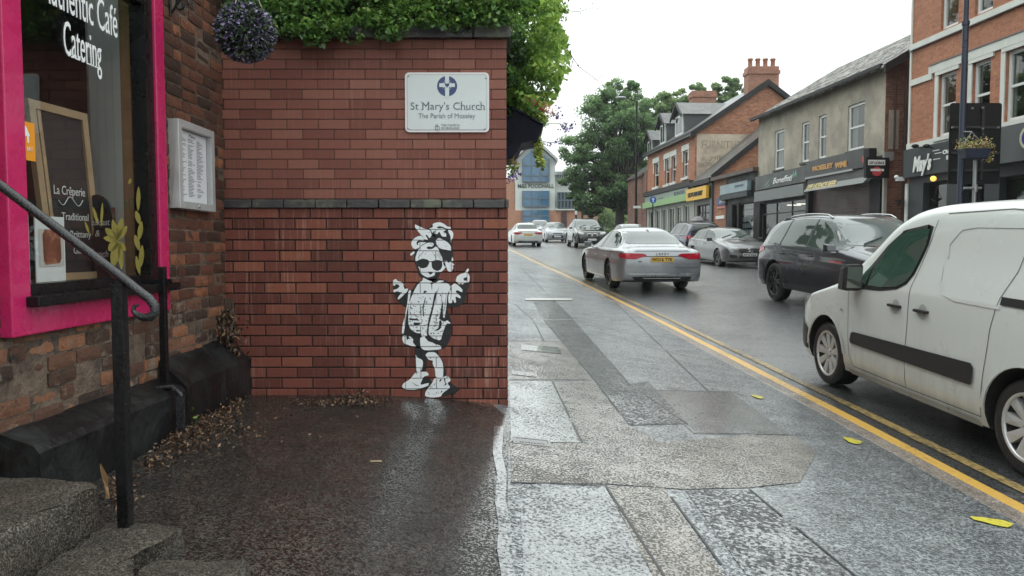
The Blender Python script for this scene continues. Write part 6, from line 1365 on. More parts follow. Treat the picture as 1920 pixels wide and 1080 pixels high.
for i, (px, rx, rz, lab) in enumerate(((1120, 22, 14, 'low green bush under the big tree left of its trunk'), (1215, 30, 26, 'dark bush right of the big tree trunk'), (1165, 26, 12, 'light green shrub behind the big tree trunk'))):
    p = tz(px, 430, 66 - i); tree('bush', lab, p, 1.5, [(0, 0, rz / F * 66 * .8, rx / F * 66, 1, rz / F * 66)], 5000, .16, tree_leaf2 if i != 1 else tree_leaf, 20 + i, 30, 'bushes under the big tree', trunk_r=.08)
P_ = []; cupv = []
for i in range(170):
    q = tz(RNG.uniform(1075, 1275), 420, 1); D = RNG.uniform(98, 108); p = W(RNG.uniform(1078, 1270), 430, D); clump((p[0], D, R(D) + RNG.uniform(.3, 4.6)), RNG.uniform(.8, 1.5), 90, RNG.uniform(.3, .8))
tag(leaves('distant_wood', np.concatenate(P_), .38, tree_leaf2, None, cup=np.concatenate(cupv), asp=.7), 'low green woodland at the far end of the street under the big tree', 'woodland', kind='stuff')
# ============================================================ STREET FURNITURE
navyp = M('navy_column_paint', (.012, .018, .042), rough=.35, var=.2, vs=6); galv = M('galvanised_steel', (.30, .31, .31), rough=.4, metal=.7, var=.2, vs=6)
q = W(1800, 380, 17.1); lx, ly = q[0], 17.1; lg = PR(lx, ly)
lp = thing('street_lamp', 'tall navy blue lamp column beside the big black sign back', 'street lamp', (lx, ly, lg))
m_ = MB(); m_.tube([(lx, ly, lg), (lx, ly, lg + 1.6)], .095, 14); m_.tube([(lx, ly, lg + 1.6), (lx, ly, lg + 1.7), (lx, ly, W(1812, 40, 17.1)[2])], [.095, .066, .066], 14); zc1 = W(1812, 40, 17.1)[2]; m_.tube([(lx, ly, zc1 - .08), (lx, ly, zc1)], .082, 14); m_.tube([(lx, ly, zc1), (lx, ly, 9)], [.055, .045], 12); m_.build('column', navyp, lp)
m_ = MB(); m_.tube([(lx, ly, 9), (lx - .5, ly, 9.2), (lx - 1.2, ly, 9.25)], .03, 8); m_.build('bracket_arm', navyp, lp); m_ = MB(); m_.ball((lx - 1.45, ly, 9.22), .28, 1.3, .6, .35); m_.build('lantern', galv, lp)
sbk = thing('road_sign', 'large black back of a road sign fixed behind the navy lamp column', 'road sign', W(1828, 345, 17.5)); ys = 17.5; p0, p1 = W(1777, 345, ys), W(1879, 193, ys)
m_ = MB(); c0_, c1_ = (p0[0] + p1[0]) / 2, (p0[2] + p1[2]) / 2; m_.prism(rrect(c0_, c1_, (p1[0] - p0[0]) / 2, (p1[2] - p0[2]) / 2, .06, ys), (0, .02, 0)); m_.build('sign_plate', blk, sbk)
m_ = MB()
for f_ in (.30, .62, .83): z = lerp(p1[2], p0[2], f_); m_.box(p0[0] + .05, p1[0] - .05, ys - .05, ys - .002, z - .025, z + .025)
m_.box(W(1842, 200, ys)[0] - .03, W(1842, 200, ys)[0] + .03, ys - .055, ys - .004, p0[2] + .1, p1[2] - .08); m_.build('stiffening_rail', M('black_steel_rail', (.03, .03, .032), rough=.3), sbk)
m_ = MB()
for px, py in ((1842, 202), (1786, 239), (1871, 239), (1842, 241), (1823, 203)): q = W(px, py, ys - .06); m_.box(q[0] - .025, q[0] + .025, q[1] - .02, q[1] + .01, q[2] - .02, q[2] + .02)
m_.build('clips', galv, sbk)
gpz = 16.6; q = W(1829, 300, gpz); pg = thing('grey_pole', 'thin galvanised pole rising under the flower trough', 'pole', (q[0], gpz, PR(q[0], gpz))); m_ = MB(); m_.tube([(q[0], gpz, PR(q[0], gpz)), (q[0], gpz, q[2])], .042, 12); m_.build('pole_shaft', galv, pg); m_ = MB(); z = W(1829, 353, gpz)[2]; m_.tube([(q[0] - .25, gpz - .03, z), (q[0] + .13, gpz - .03, z)], .03, 8); m_.tube([(q[0], gpz - .02, z - .08), (q[0], gpz - .02, z + .08)], .055, 10); m_.build('clamp', galv, pg)
ft = thing('flower_trough', 'dark trough of yellow and peach flowers hung in front of the black sign back', 'planter', W(1827, 297, gpz - .2)); p0, p1 = W(1801, 298, gpz - .2), W(1852, 279, gpz - .2)
m_ = MB(); m_.hexa([(p0[0] + .06, gpz - .32, p0[2]), (p1[0] - .06, gpz - .32, p0[2]), (p1[0] - .06, gpz - .06, p0[2]), (p0[0] + .06, gpz - .06, p0[2]), (p0[0], gpz - .36, p1[2]), (p1[0], gpz - .36, p1[2]), (p1[0], gpz - .05, p1[2]), (p0[0], gpz - .05, p1[2])]); m_.build('trough', navyp, ft, bevel=.02)
m_ = MB(); tp = W(1822, 247, gpz - .2); 
for x in (p0[0], p1[0]): m_.tube([(x, gpz - .2, p1[2]), tp], .008, 5)
m_.tube([tp, (lx, ly - .05, tp[2] + .1)], .015, 6); m_.build('hanging_chain', galv, ft)
P_ = [np.array([RNG.uniform(p0[0] - .05, p1[0] + .05), gpz - .2 + RNG.normal() * .1, p1[2] + abs(RNG.normal()) * .10]) for _ in range(700)] + [np.array([p1[0] - .02 + RNG.normal() * .06, gpz - .3, p1[2] - RNG.uniform(-.1, .3)]) for _ in range(160)]
leaves('flowers', P_, .05, M_attr('mixed_flowers', [(0, (.06, .14, .03)), (.4, (.20, .28, .06)), (.55, (.55, .42, .08)), (.72, (.6, .28, .16)), (.9, (.65, .5, .42)), (1, (.5, .06, .10))], bump=0, vs=9), ft)
# belisha beacon, signposts, far lamp
bl = thing('crossing_beacon', 'black and white striped crossing beacon with a yellow globe beyond the black car', 'beacon', (W(1080, 440, 70)[0], 70, R(70))); bx = bl.location.x; m_ = MB(); w_ = MB(); z0 = R(70); zt = W(1080, 388, 70)[2]; k = 8
for i in range(k): (m_ if i % 2 else w_).tube([(bx, 70, lerp(z0, zt, i / k)), (bx, 70, lerp(z0, zt, (i + 1) / k))], .1, 10)
m_.build('black_bands', blk, bl); w_.build('white_bands', wh, bl); m_ = MB(); m_.ball((bx, 70, zt + .2), .24); m_.build('globe', M('amber_globe', (.80, .62, .10), rough=.3, emit=.25), bl)
def post(name, label, cat, px, D, top_py, r_, mat, extra=None):
    q = W(px, top_py, D); t = thing(name, label, cat, (q[0], D, R(D))); m = MB(); m.tube([(q[0], D, R(D) - .1), (q[0], D, q[2])], [r_ * 1.3, r_], 10); m.build('post', mat, t); return t, q
t, q = post('street_lamp', 'slim dark lamp post in front of the big tree, left of the terrace', 'street lamp', 1194, 53, 190, .07, blk); m_ = MB(); m_.tube([(q[0], 53, q[2]), (q[0] - .8, 53, q[2] + .25)], .035, 6); m_.build('lamp_arm', blk, t); m_ = MB(); m_.ball((q[0] - 1.1, 53, q[2] + .25), .3, 1.3, .6, .35); m_.build('lantern', galv, t)
post('dark_pole', 'plain dark pole just right of the crossing beacon', 'pole', 1092, 68, 385, .09, blk)
t, q = post('blue_round_sign', 'round blue road sign on a post before the green shop fascia', 'road sign', 1224, 45, 382, .035, blk)
gg_ = Fr((q[0], 45 - .06), (1, 0)); bl_ = M('sign_blue', (.02, .10, .42), rough=.4); disc(gg_, Vector((q[0], 44.92, W(1224, 375, 45)[2])), .2, 0, .012, bl_, 'sign_disc', t)
zz = W(1224, 375, 45)[2]; m_ = MB(); m_.add([(q[0] + x, 44.90, zz + z) for x, z in ((-.03, -.13), (.03, -.13), (.03, .02), (.09, .02), (.0, .13), (-.09, .02), (-.03, .02))], [tuple(range(7))]); m_.build('white_arrow', wh, t)
t, q = post('name_plate_post', 'small white plate on a post left of the terrace shops', 'road sign', 1194, 50, 386, .05, blk); m_ = MB(); z = q[2]; m_.box(q[0] - .25, q[0] + .25, 49.9, 49.93, z - .16, z); m_.build('white_plate', wh, t)
# camera on the brick end and small bracket basket
m_ = MB(); q = gA.P(.95, .12, 0); z = fb.z(1697, 336); q = fb.P(a0B - .02, .16, z); m_.box(q[0] - .16, q[0] + .05, q[1] - .06, q[1] + .06, z - .05, z + .06); m_.ball((q[0] - .16, q[1], z + .06), .06); tag(m_.build('security_camera', wh, None, bevel=.01), 'small white security camera at the left end of the bar sign', 'camera')
m_ = MB(); z = fb.z(1697, 375); q = fb.P(a0B - .08, .2, z); m_.lathe([(.02, -.2), (.12, -.02), (.16, .0), (.02, .0)], q, 'z', 12); tag(m_.build('wall_basket', M('rusty_basket', (.05, .02, .015)), None), 'empty dark cone basket on the wall left of the bar front', 'basket')
# figure under an umbrella, mostly behind the navy car
up = W(1313, 417, 37.5); uz = W(1313, 404, 37.5)[2]; um = thing('umbrella', 'dark umbrella held up behind the navy parked car', 'umbrella', (up[0], 37.5, up[2])); m_ = MB(); k = 12
m_.lathe([(.001, uz - .0), (.18, uz - .04), (.36, uz - .13), (.50, uz - .27)], (up[0] - .05, 37.5, 0), 'z', 12); m_.build('canopy', M('wet_umbrella_fabric', (.05, .05, .06), rough=.3, coat=.3), um); m_ = MB(); m_.tube([(up[0] - .05, 37.5, uz - .02), (up[0], 37.5, uz - .85)], .008, 6); m_.build('shaft', galv, um)
def skinned(name, joints, edges, mat, parent, root=0):
    me = bpy.data.meshes.new(name); me.from_pydata([j[:3] for j in joints], edges, []); o = bpy.data.objects.new(name, me); COL.objects.link(o)
    sm = o.modifiers.new('skin', 'SKIN'); sm.use_smooth_shade = True
    for i, v in enumerate(me.skin_vertices[0].data): v.radius = (joints[i][3], joints[i][3]); v.use_root = i == root
    ss = o.modifiers.new('sub', 'SUBSURF'); ss.levels = ss.render_levels = 1; dg = bpy.context.evaluated_depsgraph_get(); m2 = bpy.data.meshes.new_from_object(o.evaluated_get(dg)); bpy.data.objects.remove(o)
    m2.materials.clear(); m2.materials.append(mat); m2.name = name; o = bpy.data.objects.new(name, m2); COL.objects.link(o); o.parent = parent; return o
gx, gy, gz = up[0] + .05, 37.5, PR(up[0], 37.5); pe = thing('person', 'person in dark clothes standing under the umbrella behind the navy car', 'person', (gx, gy, gz))
J = [(0, 0, .92, .14), (0, 0, 1.15, .14), (0, 0, 1.38, .16), (0, 0, 1.5, .06), (0, 0, 1.62, .10), (.09, 0, .88, .10), (.1, -.03, .5, .07), (.1, 0, .08, .05), (.1, -.14, .03, .04), (-.09, 0, .88, .10), (-.1, .03, .5, .07), (-.1, .05, .08, .05), (-.1, -.09, .03, .04), (.19, 0, 1.38, .06), (.23, -.02, 1.12, .045), (.2, -.14, .92, .035), (-.19, 0, 1.38, .06), (-.2, -.05, 1.12, .045), (-.08, -.2, 1.22, .035), (-.05, -.22, 1.27, .03)]
skinned('body', J, [(0, 1), (1, 2), (2, 3), (3, 4), (0, 5), (5, 6), (6, 7), (7, 8), (0, 9), (9, 10), (10, 11), (11, 12), (2, 13), (13, 14), (14, 15), (2, 16), (16, 17), (17, 18), (18, 19)], M('dark_coat', (.03, .03, .035), rough=.8, var=.2, vs=8), pe)
m_ = MB(); m_.ball((gx, gy + .01, gz + 1.66), .105, .9, 1, 1.15); m_.build('hair', M('dark_hair', (.02, .015, .012), rough=.6), pe)
# ============================================================ VEHICLES
tyre_m = M('wet_tyre_rubber', (.014, .014, .015), rough=.45, var=.2, vs=10, bump=.3, bs=60); arch_m = M('black_wheel_arch', (.006, .006, .006), rough=.8)
trim_m = M('black_plastic_trim', (.016, .016, .017), rough=.5, bump=.1, bs=200); seam_m = M('door_gap', (.07, .07, .07), rough=.8)
chrome = M('chrome', (.6, .6, .6), rough=.12, metal=1); alloy = M('silver_alloy', (.55, .56, .56), rough=.35, metal=.45, var=.06, vs=8); alloy_d = M('dark_alloy', (.035, .035, .037), rough=.25, metal=.6)
def M_cglass(name, c, r=.02): return M(name, c, rough=r, spec=.45, coat=0.)
cgl = M_cglass('car_glass', (.030, .042, .040)); cgl_l = M('pale_reflecting_windscreen', (.09, .11, .108), rough=.06, spec=.8, coat=.25); cgl_van = M('van_side_glass', (.035, .075, .06), rough=.03, spec=.8, coat=.3)
redl = M('tail_lamp_red', (.42, .010, .03), rough=.15, coat=.5); lampc = M('headlamp_clear', (.35, .37, .37), rough=.1, coat=.6, metal=.3, var=.4, vs=10); lampd = M('lamp_dark', (.04, .04, .045), rough=.15)
pl_y = M('yellow_number_plate', (.62, .38, .06), rough=.4); pl_w = M('white_number_plate', (.6, .61, .6), rough=.4); orange_l = M('orange_indicator', (.5, .2, .03), rough=.2)
def paintm(name, c, metal=.0, rough=.25, coat=.8, flake=.05): 
    return M(name, c, rough=rough, metal=metal, coat=coat, var=flake, vs=.6)
def grime(m):    # road dirt thrown up along the sills and arches
    nt = m.node_tree; b = nt.nodes['Principled BSDF']; src = b.inputs['Base Color'].links[0].from_socket; tc = N(nt, "ShaderNodeTexCoord"); sx = N(nt, "ShaderNodeSeparateXYZ"); ln(nt, tc.outputs['Object'], sx.inputs[0])
    mp = N(nt, "ShaderNodeMapping"); mp.inputs['Scale'].default_value = (9, 9, 2.5); ln(nt, tc.outputs['Object'], mp.inputs[0]); n1 = N(nt, "ShaderNodeTexNoise", Scale=1., Detail=8., Roughness=.7); ln(nt, mp.outputs[0], n1.inputs['Vector'])
    mr_ = N(nt, "ShaderNodeMapRange"); ln(nt, sx.outputs[2], mr_.inputs['Value']); mr_.inputs['From Min'].default_value = .15; mr_.inputs['From Max'].default_value = .95; mr_.inputs['To Min'].default_value = .6; mr_.inputs['To Max'].default_value = 0.
    ln(nt, mixc(nt, math_(nt, 'MULTIPLY', mr_.outputs[0], ramp(nt, n1.outputs['Fac'], [(.3, .15), (.75, 1.)])), src, (.22, .19, .15)), b.inputs['Base Color'])
def hermite_tab(tab, x):
    xs = [t[0] for t in tab]; n = len(tab)
    if x <= xs[0]: return tab[0][1:]
    if x >= xs[-1]: return tab[-1][1:]
    for i in range(n - 1):
        if x <= xs[i + 1]:
            h = xs[i + 1] - xs[i]; t = (x - xs[i]) / h; out = []
            for k in range(1, len(tab[0])):
                d = (tab[i + 1][k] - tab[i][k]) / h
                def sl(j):
                    if j <= 0 or j >= n - 1: return None
                    a = (tab[j][k] - tab[j - 1][k]) / (xs[j] - xs[j - 1]); b = (tab[j + 1][k] - tab[j][k]) / (xs[j + 1] - xs[j])
                    return 0 if a * b <= 0 else 2 * a * b / (a + b)
                m0, m1 = sl(i), sl(i + 1); m0 = d if m0 is None else m0; m1 = d if m1 is None else m1
                out.append((2*t**3 - 3*t*t + 1) * tab[i][k] + (t**3 - 2*t*t + t) * h * m0 + (-2*t**3 + 3*t*t) * tab[i+1][k] + (t**3 - t*t) * h * m1)
            return out
def catmull(pts, n):
    out = []; N_ = len(pts)
    for i in range(N_ - 1):
        p0, p1, p2, p3 = pts[max(0, i - 1)], pts[i], pts[i + 1], pts[min(N_ - 1, i + 2)]
        for j in range(n):
            t = j / n; out.append(tuple(.5 * ((2 * p1[k]) + (-p0[k] + p2[k]) * t + (2*p0[k] - 5*p1[k] + 4*p2[k] - p3[k]) * t*t + (-p0[k] + 3*p1[k] - 3*p2[k] + p3[k]) * t**3) for k in (0, 1)))
    out.append(pts[-1]); return out
class Car:
    """x forward, y left, z up; stations: (x, z_sill, z_belt, z_top, w_sill, w_belt, w_top) widths as half-width in metres"""
    def __init__(s, name, label, cat, loc, fwd, st, axles, wr, mat, ww=.225, track=None, rim=None, spokes=10, group=None, archr=None, pitch=0, detail=True):
        s.root = thing(name, label, cat, loc, math.atan2(fwd[1], fwd[0]), group); s.root.rotation_euler = (0, -pitch, math.atan2(fwd[1], fwd[0]))
        st = sorted(st); xs = [st[0][0]]
        while xs[-1] < st[-1][0] - 1e-6:
            # fine steps near the ends
            e = min(xs[-1] - st[0][0], st[-1][0] - xs[-1]); xs.append(min(st[-1][0], xs[-1] + (.025 if e < .25 else .07)))
        rings = []
        for x in xs:
            zb, zl, zt, wl, wb, wt = hermite_tab(st, x); h = zl - zb; cab = zt - zl
            P = [(0, zb), (wl - .14, zb), (wl - .02, zb + .06), (wl + (wb - wl) * .4 + .012, zb + h * .33), (max(wl, wb) + .006, zb + h * .62), (wb + .002, zl - h * .10), (wb - .012, zl)]
            if cab > .22: P += [(lerp(wb - .03, wt, .38), zl + cab * .36), (lerp(wb, wt, .85) - .004, zl + cab * .76), (wt - .04, zt - .055), (wt - .16, zt - .018), (wt * .45, zt - .003), (0, zt)]
            else: f = max(0, min(1, cab / .22)); P += [(lerp(wb - .03, wt + (wb - wt) * .3, .5), zl + cab * .40), (lerp(wt + .02, lerp(wb, wt, .85), f), zl + cab * .66), (wt - .04 * f - .01, zt - .055 * f - cab * .15 * (1 - f)), (wt - .15, zt - .018 * f), (wt * .45, zt - .002), (0, zt)]
            r = catmull(P, 4); rings.append(r + [(-y, z) for y, z in r[-2:0:-1]])
        n = len(rings[0]); vs = [(x, y, z) for x, r in zip(xs, rings) for y, z in r]
        fs = [(i * n + j, i * n + (j + 1) % n, (i + 1) * n + (j + 1) % n, (i + 1) * n + j) for i in range(len(xs) - 1) for j in range(n)]
        fs = [f[::-1] for f in fs]; fs += [tuple(range(n)), tuple((len(xs) - 1) * n + j for j in range(n))[::-1]]
        me = bpy.data.meshes.new('body'); me.from_pydata(vs, [], fs); me.materials.append(mat); me.materials.append(arch_m)
        bm = bmesh.new(); bm.from_mesh(me); bmesh.ops.recalc_face_normals(bm, faces=bm.faces); bm.to_mesh(me); bm.free()
        ob = bpy.data.objects.new('body', me); COL.objects.link(ob)
        W2 = max(t[4] for t in st); s.W2 = W2; archr = archr or wr * 1.13; ar = archr
        for ax in axles:
            c = MB(); c.lathe([(0, -W2 - .2), (ar, -W2 - .2), (ar, -W2 + .30), (0, -W2 + .30)], (ax, 0, wr + .01), 'y', 36, smooth=False); c.lathe([(0, W2 - .30), (ar, W2 - .30), (ar, W2 + .2), (0, W2 + .2)], (ax, 0, wr + .01), 'y', 36, smooth=False)
            co_ = c.build('cut', [mat, arch_m], None); 
            for p in co_.data.polygons: p.material_index = 1
            b2 = bmesh.new(); b2.from_mesh(co_.data); bmesh.ops.remove_doubles(b2, verts=b2.verts, dist=1e-5); bmesh.ops.recalc_face_normals(b2, faces=b2.faces); b2.to_mesh(co_.data); b2.free()
            md = ob.modifiers.new('b', 'BOOLEAN'); md.operation = 'DIFFERENCE'; md.object = co_; md.solver = 'EXACT'
            dg = bpy.context.evaluated_depsgraph_get(); nm_ = bpy.data.meshes.new_from_object(ob.evaluated_get(dg)); ob.modifiers.clear(); ob.data = nm_; bpy.data.objects.remove(co_)
        me = ob.data; bm = bmesh.new(); bm.from_mesh(me)
        for f in bm.faces: f.smooth = True
        for e in bm.edges:
            if len(e.link_faces) != 2 or e.calc_face_angle(0) > math.radians(38): e.smooth = False
        s.bvh = BVHTree.FromBMesh(bm); bm.to_mesh(me); bm.free(); me.name = 'body'; ob.name = 'body'; ob.parent = s.root; s.body = ob
        s.tr = track or W2 - .02
        if rim: 
            for ax in axles:
                for sd in (-1, 1): s.wheel(ax, sd, wr, ww, rim, spokes)
    def wheel(s, ax, sd, wr, ww, rim, spokes):
        y = sd * s.tr; m = MB(); o = (ax, 0, wr); k = wr; rr = wr * .70; I = lambda d: y - sd * d
        prof = [(rr, I(.01)), (rr + (k - rr) * .4, I(-.004)), (k * .96, I(.008)), (k, I(.035)), (k, I(ww - .03)), (k * .95, I(ww)), (rr * .9, I(ww))]
        m.lathe(prof, o, 'y', 40); w = m.build('wheel', tyre_m, s.root, world=False)
        m = MB(); m.lathe([(rr + .004, I(.006)), (rr - .012, I(.012)), (rr - .02, I(.05)), (rr * .5, I(.10)), (.001, I(.10))], o, 'y', 36, mi=1)
        m.lathe([(rr + .006, I(.004)), (rr - .014, I(.002)), (rr - .016, I(.02))], o, 'y', 36)
        for i in range(spokes):
            a = math.tau * i / spokes + .1; ca, sa = math.cos(a), math.sin(a)
            def Q(r, t, d): return (ax + ca * r - sa * t, I(d), wr + sa * r + ca * t)
            w0, w1 = rr * 2.2 / spokes * .42, rr * 2.6 / spokes * .62
            m.add([Q(rr * .2, -w0, .03), Q(rr * .2, w0, .03), Q(rr * .97, w1, .012), Q(rr * .97, -w1, .012), Q(rr * .2, -w0, .08), Q(rr * .2, w0, .08), Q(rr * .97, w1, .06), Q(rr * .97, -w1, .06), Q(rr * .6, 0, .012)],
                  [(0, 1, 8), (1, 2, 8), (2, 3, 8), (3, 0, 8), (0, 4, 5, 1), (1, 5, 6, 2), (2, 6, 7, 3), (3, 7, 4, 0)])
        m.lathe([(.001, I(.018)), (rr * .17, I(.02)), (rr * .24, I(.035)), (rr * .24, I(.08))], o, 'y', 20)
        for i in range(5): a = math.tau * i / 5; m.lathe([(.001, I(.022)), (.011, I(.022)), (.012, I(.04))], (ax + rr * .16 * math.cos(a) * 1.0, 0, wr + rr * .16 * math.sin(a)), 'y', 8, mi=1)
        m.build('rim', [rim, arch_m], w, world=False)
    def hit(s, d, a, b):
        """surface point seen along direction code d: 'l','r' (a=x,b=z); 'f','b' (a=y,b=z); 't' (a=x,b=y)"""
        O, D = {'l': ((a, 3, b), (0, -1, 0)), 'r': ((a, -3, b), (0, 1, 0)), 'f': ((6, a, b), (-1, 0, 0)), 'b': ((-6, a, b), (1, 0, 0)), 't': ((a, b, 4), (0, 0, -1))}[d]
        p, n, i, dist = s.bvh.ray_cast(Vector(O), Vector(D))
        return (p, n) if p is not None else (None, None)
    def patch(s, name, d, poly, mat, off=.004, cell=.05, parent=None, mirror=False):
        m = MB()
        for sg in ((1, -1) if mirror and d in 'fbt' else (1,)):
            pl = [((a * sg, b) if d in 'fb' else ((a, b * sg) if d == 't' else (a, b))) for a, b in poly]
            if area2(pl) < 0: pl = pl[::-1]
            x0, x1 = min(p[0] for p in pl), max(p[0] for p in pl); z0, z1 = min(p[1] for p in pl), max(p[1] for p in pl); nx = max(1, math.ceil((x1 - x0) / cell)); nz = max(1, math.ceil((z1 - z0) / cell))
            flip = d in 'rf' and False
            for i in range(nx):
                for j in range(nz):
                    q = cliprect(pl, x0 + (x1 - x0) * i / nx, x0 + (x1 - x0) * (i + 1) / nx, z0 + (z1 - z0) * j / nz, z0 + (z1 - z0) * (j + 1) / nz)
                    if len(q) < 3: continue
                    V = []; ok = True
                    for a, b in q:
                        p, n = s.hit(d, a, b)
                        if p is None: ok = False; break
                        V.append(tuple(p + n * off))
                    if not ok: continue
                    dirv = {'l': (0, 1, 0), 'r': (0, -1, 0), 'f': (1, 0, 0), 'b': (-1, 0, 0), 't': (0, 0, 1)}[d]
                    nn = (Vector(V[1]) - Vector(V[0])).cross(Vector(V[2]) - Vector(V[0]))
                    if nn.dot(Vector(dirv)) < 0: V = V[::-1]
                    m.poly(V)
        if not m.f: return None
        o = m.build(name, mat, parent or s.root, world=False, weld=True)
        for p in o.data.polygons: p.use_smooth = True
        return o
    def line(s, name, d, pts, w, mat, off=.003, parent=None):
        poly = []; n = len(pts); L = []; Rr = []
        for i, p in enumerate(pts):
            a = pts[max(0, i - 1)]; b = pts[min(n - 1, i + 1)]; dx, dz = b[0] - a[0], b[1] - a[1]; l = math.hypot(dx, dz); nx, nz = -dz / l * w / 2, dx / l * w / 2
            L.append((p[0] + nx, p[1] + nz)); Rr.append((p[0] - nx, p[1] - nz))
        m = MB()
        for i in range(n - 1):
            k = max(1, int(math.hypot(pts[i + 1][0] - pts[i][0], pts[i + 1][1] - pts[i][1]) / .06))
            for j in range(k):
                t0, t1 = j / k, (j + 1) / k; q = [(lerp(L[i][c], L[i + 1][c], t) if side == 0 else lerp(Rr[i][c], Rr[i + 1][c], t)) for side, t in ((0, t0), (0, t1), (1, t1), (1, t0)) for c in (0, 1)]
                V = []
                for e in range(4):
                    p, nn = s.hit(d, q[2 * e], q[2 * e + 1])
                    if p is None: V = None; break
                    V.append(tuple(p + nn * off))
                if V: m.poly(V)
        if m.f: return m.build(name, mat, parent or s.root, world=False)
    def sides(s, fn, *a, **k):
        for d in 'lr': fn(a[0], d, *a[1:], **k)
    def bx(s, name, x0, x1, y0, y1, z0, z1, mat, bevel=.01, parent=None): m = MB(); m.box(x0, x1, y0, y1, z0, z1); return m.build(name, mat, parent or s.root, world=False, bevel=bevel)
    def mirror_(s, x, z, y, mat, sx=.10, sy=.20, sz=.14):
        for sg in (-1, 1):
            m = MB(); yc = sg * (y + sy / 2)
            m.hexa([(x - sx * .4, yc - sy / 2, z), (x + sx, yc - sy / 2 * .8, z + .01), (x + sx, yc + sy / 2 * .8, z + .01), (x - sx * .4, yc + sy / 2, z), (x - sx * .4, yc - sy / 2, z + sz), (x + sx * .7, yc - sy / 2 * .8, z + sz * .85), (x + sx * .7, yc + sy / 2 * .8, z + sz * .85), (x - sx * .4, yc + sy / 2, z + sz)])
            m.box(x - .02, x + .05, sg * (y - .08) - .03, sg * (y + .02) + .03, z + .0, z + .035)
            o = m.build('wing_mirror', mat, s.root, world=False, bevel=.028)
            m = MB(); m.quad((x - sx * .4 - .003, yc - sy / 2 * .8, z + .02), (x - sx * .4 - .003, yc + sy / 2 * .8, z + .02), (x - sx * .4 - .003, yc + sy / 2 * .8, z + sz - .02), (x - sx * .4 - .003, yc - sy / 2 * .8, z + sz - .02)); m.build('mirror_glass', cgl_l, o, world=False)
    def plate(s, d, y, z, txt, w=.52, h=.112, off=.02):
        p, n = s.hit(d, y, z); sg = 1 if d == 'f' else -1; x = p.x + sg * off; m = MB(); m.box(min(x, x - sg * .03), max(x, x - sg * .03), y - w / 2, y + w / 2, z - h / 2, z + h / 2); o = m.build('number_plate', pl_w if d == 'f' else pl_y, s.root, world=False, bevel=.003)
        if txt: text(txt, 'plate_lettering', h * .95, (x + sg * .002, y - sg * w * .46, z - h * .33), (0, sg, 0), (0, 0, 1), trim_m, o, world=False, wid=w * .92, ext=.001, off=.003)
        return o

sv = paintm('silver_metallic', (.31, .325, .345), metal=.6, rough=.32); vw = paintm('white_van_paint', (.62, .65, .63), rough=.3, coat=.5, flake=.03); grime(vw); dgm = paintm('dark_grey_metallic', (.035, .038, .048), metal=.55, rough=.28); gm_ = paintm('grey_metallic', (.16, .165, .17), metal=.7, rough=.3)
nvm = paintm('navy_metallic', (.015, .018, .05), metal=.4); blc = paintm('black_car_paint', (.010, .010, .011), rough=.2); whc = paintm('white_car_paint', (.62, .64, .63), rough=.3, coat=.5)
def place(x, y, fwd, far=False):
    z0 = RZ(x, y); l = math.hypot(*fwd); f = (fwd[0] / l, fwd[1] / l); z1 = RZ(x + f[0], y + f[1]); return (x, y, z0), f, math.atan(z1 - z0)
def offs(st, f=1, zf=1): return st
# ---- white panel van (3-D profile: short nose, raked screen, high flat roof)
loc, f_, pit = place(4.10, 6.12, (-.05, 1))
H = .895
vst = [(2.22, .32, .56, .72, .62, .60, .45), (2.19, .25, .68, .82, .74, .74, .60), (2.10, .22, .80, .90, .83, .83, .68), (1.90, .20, .87, .92, H - .01, .865, .72), (1.60, .20, .94, 1.00, H, .88, .76), (1.33, .20, 1.0, 1.08, H, .885, .78),
       (1.12, .20, 1.05, 1.22, H, .89, .77), (.80, .20, 1.07, 1.49, H, .89, .74), (.52, .20, 1.09, 1.67, H, .892, .74), (.25, .20, 1.10, 1.75, H, .892, .75), (-.1, .20, 1.11, 1.785, H, .894, .77), (-.9, .20, 1.12, 1.80, H, .894, .78), (-1.8, .21, 1.12, 1.79, H, .892, .78), (-2.05, .24, 1.1, 1.77, H - .01, .885, .77), (-2.15, .30, 1.08, 1.72, .84, .86, .74), (-2.18, .38, 1.05, 1.65, .80, .82, .70)]
V = Car('parked_van', 'white panel van with black side strip and hubcaps at the kerb, nearest vehicle', 'van', loc, f_, vst, (1.47, -1.28), .315, vw, track=.882, rim=alloy, spokes=9, archr=.375, pitch=pit)
V.sides(V.patch, 'window_surround', [(.86, 1.055), (.80, 1.18), (.56, 1.44), (.36, 1.565), (-.02, 1.62), (-.065, 1.60), (-.09, 1.45), (-.17, 1.19), (-.24, 1.12), (-.34, 1.075), (.0, 1.04), (.5, 1.025)][0:0] or [(.98, 1.01), (.88, 1.17), (.60, 1.42), (.38, 1.555), (.02, 1.605), (-.06, 1.59), (-.04, 1.45), (.06, 1.20), (.13, 1.12), (.25, 1.065), (.5, 1.03)], trim_m, off=.004, cell=.04)
V.sides(V.patch, 'side_window', [(.715, 1.06), (.715, 1.21), (.55, 1.42), (.37, 1.53), (.02, 1.575), (-.03, 1.565), (-.015, 1.45), (.085, 1.205), (.15, 1.13), (.26, 1.085), (.5, 1.06)], cgl_van, off=.010, cell=.04)
V.sides(V.patch, 'quarter_window', [(.90, 1.06), (.85, 1.165), (.765, 1.24), (.755, 1.06)], cgl_van, off=.010, cell=.03)
